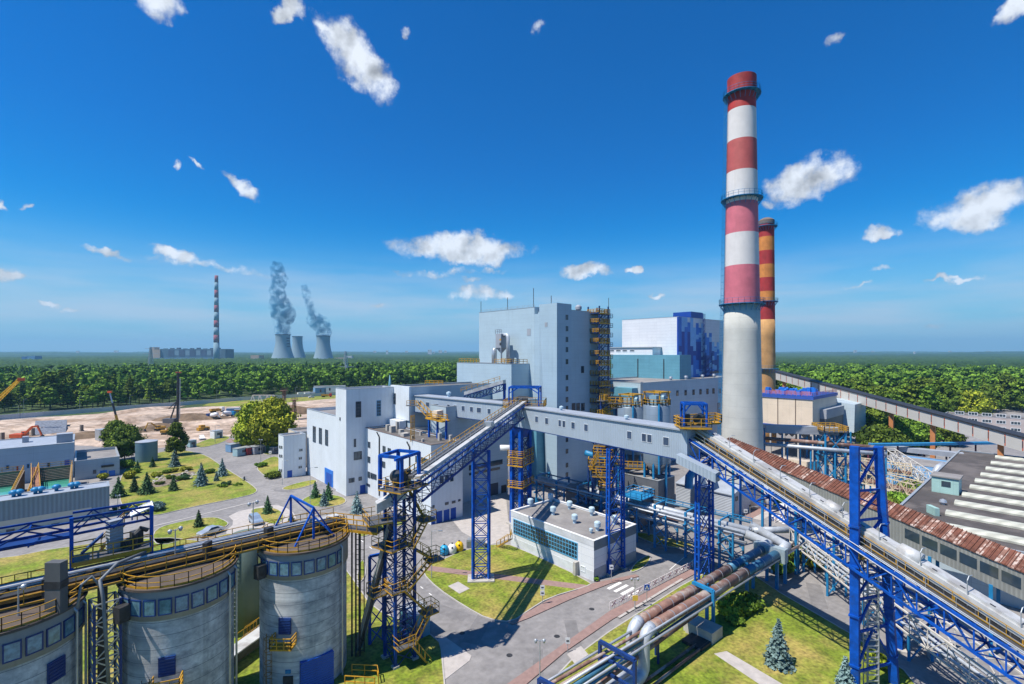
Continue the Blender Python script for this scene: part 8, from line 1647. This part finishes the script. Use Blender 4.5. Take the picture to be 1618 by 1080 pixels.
t = T('far_sheds', 'far low brick and white sheds right of the cooling towers', 'building', D(540, 1980)); fbx(528, 545, 1980, 20, 0, Zat(565, 1980), FARB, 'shed'); fbx(546, 556, 1980, 20, 0, Zat(562, 1980), mat('far_pale_shed', (.5, .52, .52), .7), 'shed')
rs = random.Random(2)
for i in range(14):
    px = (676, 684, 693, 702, 640, 610, 120, 180, 1350, 1378, 1445, 1500, 1560, 590)[i]; d = 5200 + 300 * (i % 5); t = T('far_apartment_block', 'tiny pale apartment block on the hazy horizon', 'building', D(px, d), 'pale blocks scattered on the horizon'); z = 48 + rs.uniform(0, 22)
    fbx(px, px + rs.uniform(2.5, 6), d, 14, 0, z, mat('far_block_render', (.55, .52, .50), .8), 'wall'); fbx(px + .3, px + 2.2, d - 1, 1, z - 14, z - 8, FARD, 'window')
for i, (px, d, h, lab) in enumerate(((238, 700, 44, 'pale lattice pylon rising above the left forest'), (546, 720, 38, 'thin pylon in the forest below the right cooling tower'), (548, 560, 22, 'short reddish pylon in the forest edge'))):
    c = D(px, d); t = T('power_pylon', lab, 'pylon', c); lattice(t, square(c, 4, 4, .3), square((c.x, c.y, h), .8, .8, .3), 10, .5, .25, STEEL, foot=False); m = MB()
    for z, w in ((h - 2, 8), (h - 9, 11)): m.bar((c.x - RT[0] * w, c.y - RT[1] * w, z), (c.x + RT[0] * w, c.y + RT[1] * w, z), .5)
    m.build('cross_arm', STEEL, t)
c = D(616, 300); o = T('teal_spire', 'slim teal vent spire rising behind the white block', 'vent stack', c); MB().lathe(c, [(1.3, 0), (1.2, 10), (.9, 16), (.2, Zat(592, 300))], 12).build('spire', TEAL, o, True)
# steam plumes
def plume(label, pts, seed, dens):
    rs = random.Random(seed); b = MB(); n = 20; k = 0; P = []; d = 2000; kk = d / FP
    fine = []
    for (x0_, y0_, w0), (x1_, y1_, w1) in zip(pts, pts[1:]):
        for u in range(5): f = u / 5; fine.append((x0_ + (x1_ - x0_) * f, y0_ + (y1_ - y0_) * f, w0 + (w1 - w0) * f))
    fine.append(pts[-1]); vs = []
    for px, py, w in fine:
        c = D(px, d, Zat(py, d)); r = w / 2 * kk * .9
        for j in range(n): a = 6.283 * j / n; q = r * rs.uniform(1.02, 1.18); vs.append((c.x + q * math.cos(a), c.y + q * math.sin(a), c.z + rs.uniform(-.1, .1) * r))
    m_ = len(fine); b.add(vs, [(i * n + j, i * n + (j + 1) % n, (i + 1) * n + (j + 1) % n, (i + 1) * n + j) for i in range(m_ - 1) for j in range(n)] + [tuple(range(n))[::-1], tuple(range((m_ - 1) * n, m_ * n))])
    mt = bpy.data.materials.get('steam') or bpy.data.materials.new('steam')
    if not mt.use_nodes or 'Principled Volume' not in mt.node_tree.nodes:
        mt.use_nodes = True; tn = mt.node_tree; tn.nodes.clear(); out = tn.nodes.new('ShaderNodeOutputMaterial'); pv = tn.nodes.new('ShaderNodeVolumePrincipled'); pv.name = 'Principled Volume'; pv.inputs['Color'].default_value = (.03, .33, .66, 1)  # the steam's shaded blue look is put into its volume colour
        pv.inputs['Anisotropy'].default_value = .2; ge = tn.nodes.new('ShaderNodeNewGeometry'); nz = tn.nodes.new('ShaderNodeTexNoise'); nz.inputs['Scale'].default_value = .045; nz.inputs['Detail'].default_value = 7; nz.inputs['Roughness'].default_value = .6; tn.links.new(ge.outputs['Position'], nz.inputs['Vector'])
        mrr = tn.nodes.new('ShaderNodeMapRange'); mrr.inputs[1].default_value = .47; mrr.inputs[2].default_value = .63; mrr.inputs[3].default_value = 0; mrr.inputs[4].default_value = dens; tn.links.new(nz.outputs['Fac'], mrr.inputs[0]); tn.links.new(mrr.outputs[0], pv.inputs['Density']); tn.links.new(pv.outputs[0], out.inputs['Volume'])
    o = b.build('steam', mt); o['kind'] = 'stuff'; tag(o, label, 'steam')
plume('tall dark steam plume rising from the far left cooling tower', [(447, 529, 24), (447, 515, 27), (448, 500, 36), (446, 488, 40), (440, 470, 26), (437, 455, 24), (442, 440, 26), (438, 425, 24), (438, 413, 14)], 1, .06)
plume('short dark steam plume over the far right cooling tower', [(511, 531, 22), (511, 522, 26), (504, 512, 36), (501, 502, 32), (496, 495, 18), (490, 485, 16), (484, 465, 14), (483, 450, 14)], 2, .06)

# ================================================================ forest
def simple_tree_mesh(name, seed, h, w, nc, nl, ls, m, con=False):
    rs = np.random.RandomState(seed)
    if con:
        P, Nn, Sh = [], [], []
        for i in range(9):
            u = (i + .4) / 9; z = h * (.22 + .78 * u); r = w / 2 * (1 - u) ** .7 + .15; n = int(nl * (1.1 - u)); a = rs.uniform(0, 6.28, n); q = np.sqrt(rs.uniform(.1, 1, n)) * r
            P.append(np.stack([q * np.cos(a), q * np.sin(a), z - .25 * q + rs.normal(0, .25, n)], 1)); Nn.append(np.stack([.5 * np.cos(a), .5 * np.sin(a), np.full(n, .8)], 1)); Sh.append(np.clip(.25 + .5 * q / r + rs.normal(0, .14, n), 0, 1))
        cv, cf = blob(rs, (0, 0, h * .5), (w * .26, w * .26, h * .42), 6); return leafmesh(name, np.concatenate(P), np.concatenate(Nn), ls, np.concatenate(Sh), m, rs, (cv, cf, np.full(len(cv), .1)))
    p, n, s, core = broad_data(rs, h, w, nc, nl, ls, .28); return leafmesh(name, p, n, ls, s, m, rs, core)
FOR = mat('forest_leaf', (.018, .048, .008), .85, kind='leaf', col2=(.22, .33, .035), spec=.1)
protos = []
for i in range(7):
    con = i in (2, 5); h = (15, 17, 17, 14, 16, 18, 13)[i]; w = (10.5, 11.5, 6.5, 11, 10, 7.5, 12)[i]
    t = T('forest_tree', ('rounded', 'rounded', 'conical', 'rounded', 'rounded', 'conical', 'rounded')[i] + ' green tree in the forest beyond the site', 'tree', (0, 0, 0), ('conical' if con else 'rounded') + ' trees of the forest edge', local=True)
    MB().tube([(0, 0, -.3), (0, 0, h * .5)], [.28, .16], 6).build('trunk', BARK, t)
    me = simple_tree_mesh('crown', 300 + i, h, w, 26, 36, .72, FOR, con) if not con else simple_tree_mesh('crown', 300 + i, h, w, 0, 60, .55, FOR, True)
    o = bpy.data.objects.new('crown', me); COL.objects.link(o); o.parent = t; protos.append(t); t.location = D(-60 - 12 * i, 330 + 10 * i)
rs = np.random.RandomState(77)
def front(px):
    if px < 760: return np.interp(px, [-120, 0, 200, 300, 380, 480, 560, 640, 720, 760], [268, 290, 322, 350, 385, 415, 445, 480, 500, 505])
    return np.interp(px, [1200, 1260, 1320, 1375, 1440, 1520, 1620, 1720], [300, 290, 262, 225, 238, 282, 290, 290])
cells = []
d = 220.0
while d < 900:
    stp = 8.0 + d * .0035; th = math.radians(-47)
    while th < math.radians(50):
        px = CX + FP * math.tan(th)
        if (px < 770 or px > 1195):
            dj = d + rs.uniform(-.45, .45) * stp; tj = th + rs.uniform(-.45, .45) * stp / d; pj = CX + FP * math.tan(tj); dd_ = dj * math.cos(tj)
            if dd_ > front(pj) and -130 < pj < 1720: cells.append((dd_, pj))
        th += stp / d
    d += stp * .92
cells.sort(); cells = [c for c in cells]
near = cells[:286]; rest = cells[286:]
used = set()
for i, (d, px) in enumerate(near):
    con_p = .55 if px < 330 else .12; k = (rs.choice([2, 5]) if rs.uniform() < con_p else rs.choice([0, 1, 3, 4, 6])); s = rs.choice([rs.uniform(.55, .95), rs.uniform(.85, 1.4)]) * (.92 if px > 1200 else 1)
    p = D(px, d); z = rs.uniform(0, 6.28)
    if k not in used: used.add(k); protos[k].location = p; protos[k].rotation_euler = (0, 0, z); protos[k].scale = (s, s, s)
    else: dup(protos[k], p, z, sc=(s * rs.uniform(.9, 1.15), s * rs.uniform(.9, 1.15), s))
# the rest of the wood as one mass
small = []
for i in range(8):
    con = i in (3, 6); r2 = np.random.RandomState(500 + i); h, w = (15, 16, 14, 16, 15, 13, 17, 15)[i], (11, 12, 11.5, 7.5, 10, 12, 8, 11)[i]
    me = simple_tree_mesh('x', 600 + i, h, w, 12, 13, .95, FOR, con) if not con else simple_tree_mesh('x', 600 + i, h, w, 0, 20, .9, FOR, True)
    v = np.empty(len(me.vertices) * 3, np.float32); me.vertices.foreach_get('co', v); fl = np.empty(len(me.loops), np.int32); me.loops.foreach_get('vertex_index', fl); sh = np.empty(len(me.vertices), np.float32); me.attributes['shade'].data.foreach_get('value', sh)
    small.append((v.reshape(-1, 3), fl, sh)); bpy.data.meshes.remove(me)
V, Fl, Sh, base = [], [], [], 0
for d, px in rest:
    con_p = .4 if px < 330 else .12; k = rs.choice([3, 6]) if rs.uniform() < con_p else rs.choice([0, 1, 2, 4, 5, 7]); v, fl, sh = small[k]; a = rs.uniform(0, 6.28); s = rs.uniform(.55, 1.45); p = D(px, d); ca, sa = math.cos(a) * s, math.sin(a) * s
    V.append(np.stack([v[:, 0] * ca - v[:, 1] * sa + p.x, v[:, 0] * sa + v[:, 1] * ca + p.y, v[:, 2] * s], 1)); Fl.append(fl + base); base += len(v); Sh.append(np.clip(sh * rs.uniform(.55, 1.25) + rs.uniform(-.15, .3), 0, 1))
V = np.concatenate(V); Fl = np.concatenate(Fl); Sh = np.concatenate(Sh)
me = bpy.data.meshes.new('forest'); me.vertices.add(len(V)); me.vertices.foreach_set('co', V.reshape(-1).astype(np.float32)); me.loops.add(len(Fl)); me.loops.foreach_set('vertex_index', Fl.astype(np.int32)); nf = len(Fl) // 4; me.polygons.add(nf); me.polygons.foreach_set('loop_start', (np.arange(nf) * 4).astype(np.int32)); me.update(calc_edges=True)
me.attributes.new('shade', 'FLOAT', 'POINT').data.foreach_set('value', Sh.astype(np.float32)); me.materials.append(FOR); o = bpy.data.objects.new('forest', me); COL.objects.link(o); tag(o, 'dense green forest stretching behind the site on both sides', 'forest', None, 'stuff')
print('forest trees', len(near), len(rest), 'faces', nf)
# far canopy: bumpy tree tops out to the horizon
na, nr = 1100, 420; th = np.radians(np.linspace(-52, 54, na)); rr_ = 830 * (15500 / 830) ** np.linspace(0, 1, nr); TH, RR = np.meshgrid(th, rr_)
X = RR * (np.cos(TH) * FW[0] + np.sin(TH) * RT[0]); Y = RR * (np.cos(TH) * FW[1] + np.sin(TH) * RT[1])
r3 = np.random.RandomState(9); cs = 11.0; ci, cj = np.floor(X / cs), np.floor(Y / cs); bump = np.zeros(X.shape); cellsh = np.zeros(X.shape)
hsh = lambda i, j, s: np.modf(np.abs(np.sin(i * 12.9898 + j * 78.233 + s) * 43758.5453))[0]
for di in (-1, 0, 1):      # every crown a dome on a jittered cell
    for dj in (-1, 0, 1):
        i_, j_ = ci + di, cj + dj; dx, dy = X - (i_ + .15 + .7 * hsh(i_, j_, 1)) * cs, Y - (j_ + .15 + .7 * hsh(i_, j_, 2)) * cs
        hgt = np.sqrt(np.clip(1 - (dx * dx + dy * dy) / (cs * .68) ** 2, 0, 1)) * (.55 + .75 * hsh(i_, j_, 3)); cellsh = np.where(hgt > bump, hsh(i_, j_, 4), cellsh); bump = np.maximum(bump, hgt)
bump = (bump - .5) * 2 + r3.uniform(-.25, .25, X.shape); low = np.zeros(X.shape)
for f, a in ((900, .5), (2100, .8), (400, .3)):
    for _ in range(3): kx, ky, ph = r3.normal() / f * 6.28, r3.normal() / f * 6.28, r3.uniform(0, 6.28); low += a * np.sin(X * kx + Y * ky + ph)
Zc = 10.5 + bump * 3.6 + np.clip(low, -1, 3) * np.clip((RR - 2600) / 3500, 0, 1) * 9 + np.clip((RR - 5000) / 9000, 0, 1) * 32
clear = (np.abs(RR - 1950) < 130) & (TH < np.radians(-19)) & (TH > np.radians(-34)); Zc = np.where(clear, 1.0 + bump * .5, Zc); Zc[0] = -1
me = bpy.data.meshes.new('forest_canopy'); vs = np.stack([X, Y, Zc], -1).reshape(-1, 3); idx = np.arange(na * nr).reshape(nr, na); q = np.stack([idx[:-1, :-1], idx[:-1, 1:], idx[1:, 1:], idx[1:, :-1]], -1).reshape(-1, 4)
me.vertices.add(len(vs)); me.vertices.foreach_set('co', vs.reshape(-1).astype(np.float32)); me.loops.add(q.size); me.loops.foreach_set('vertex_index', q.reshape(-1).astype(np.int32)); me.polygons.add(len(q)); me.polygons.foreach_set('loop_start', (np.arange(len(q)) * 4).astype(np.int32)); me.update(calc_edges=True)
patch = np.sin(X / 310 + 2 * np.sin(Y / 420)) * np.sin(Y / 530 + X / 900); sh = np.clip(.12 + .62 * cellsh + .16 * bump + .18 * patch, 0, 1)  # bump term paints light on crown tops and shade in the gaps
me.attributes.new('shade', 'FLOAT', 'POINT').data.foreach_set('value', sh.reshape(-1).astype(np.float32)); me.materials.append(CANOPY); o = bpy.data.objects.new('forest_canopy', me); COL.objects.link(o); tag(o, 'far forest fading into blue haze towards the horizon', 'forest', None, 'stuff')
# ================================================================ haze
hb = MB().box(-17000, 17000, -17000, 17000, -1.4, 352); hm = bpy.data.materials.new('haze_air'); hm.use_nodes = True; tn = hm.node_tree; tn.nodes.clear(); out = tn.nodes.new('ShaderNodeOutputMaterial'); pv = tn.nodes.new('ShaderNodeVolumePrincipled')
pv.inputs['Color'].default_value = (.36, .72, 1, 1); pv.inputs['Density'].default_value = .00011; pv.inputs['Anisotropy'].default_value = .1; tn.links.new(pv.outputs[0], out.inputs['Volume'])
o = hb.build('haze', hm); o['kind'] = 'stuff'; o.display_type = 'WIRE'
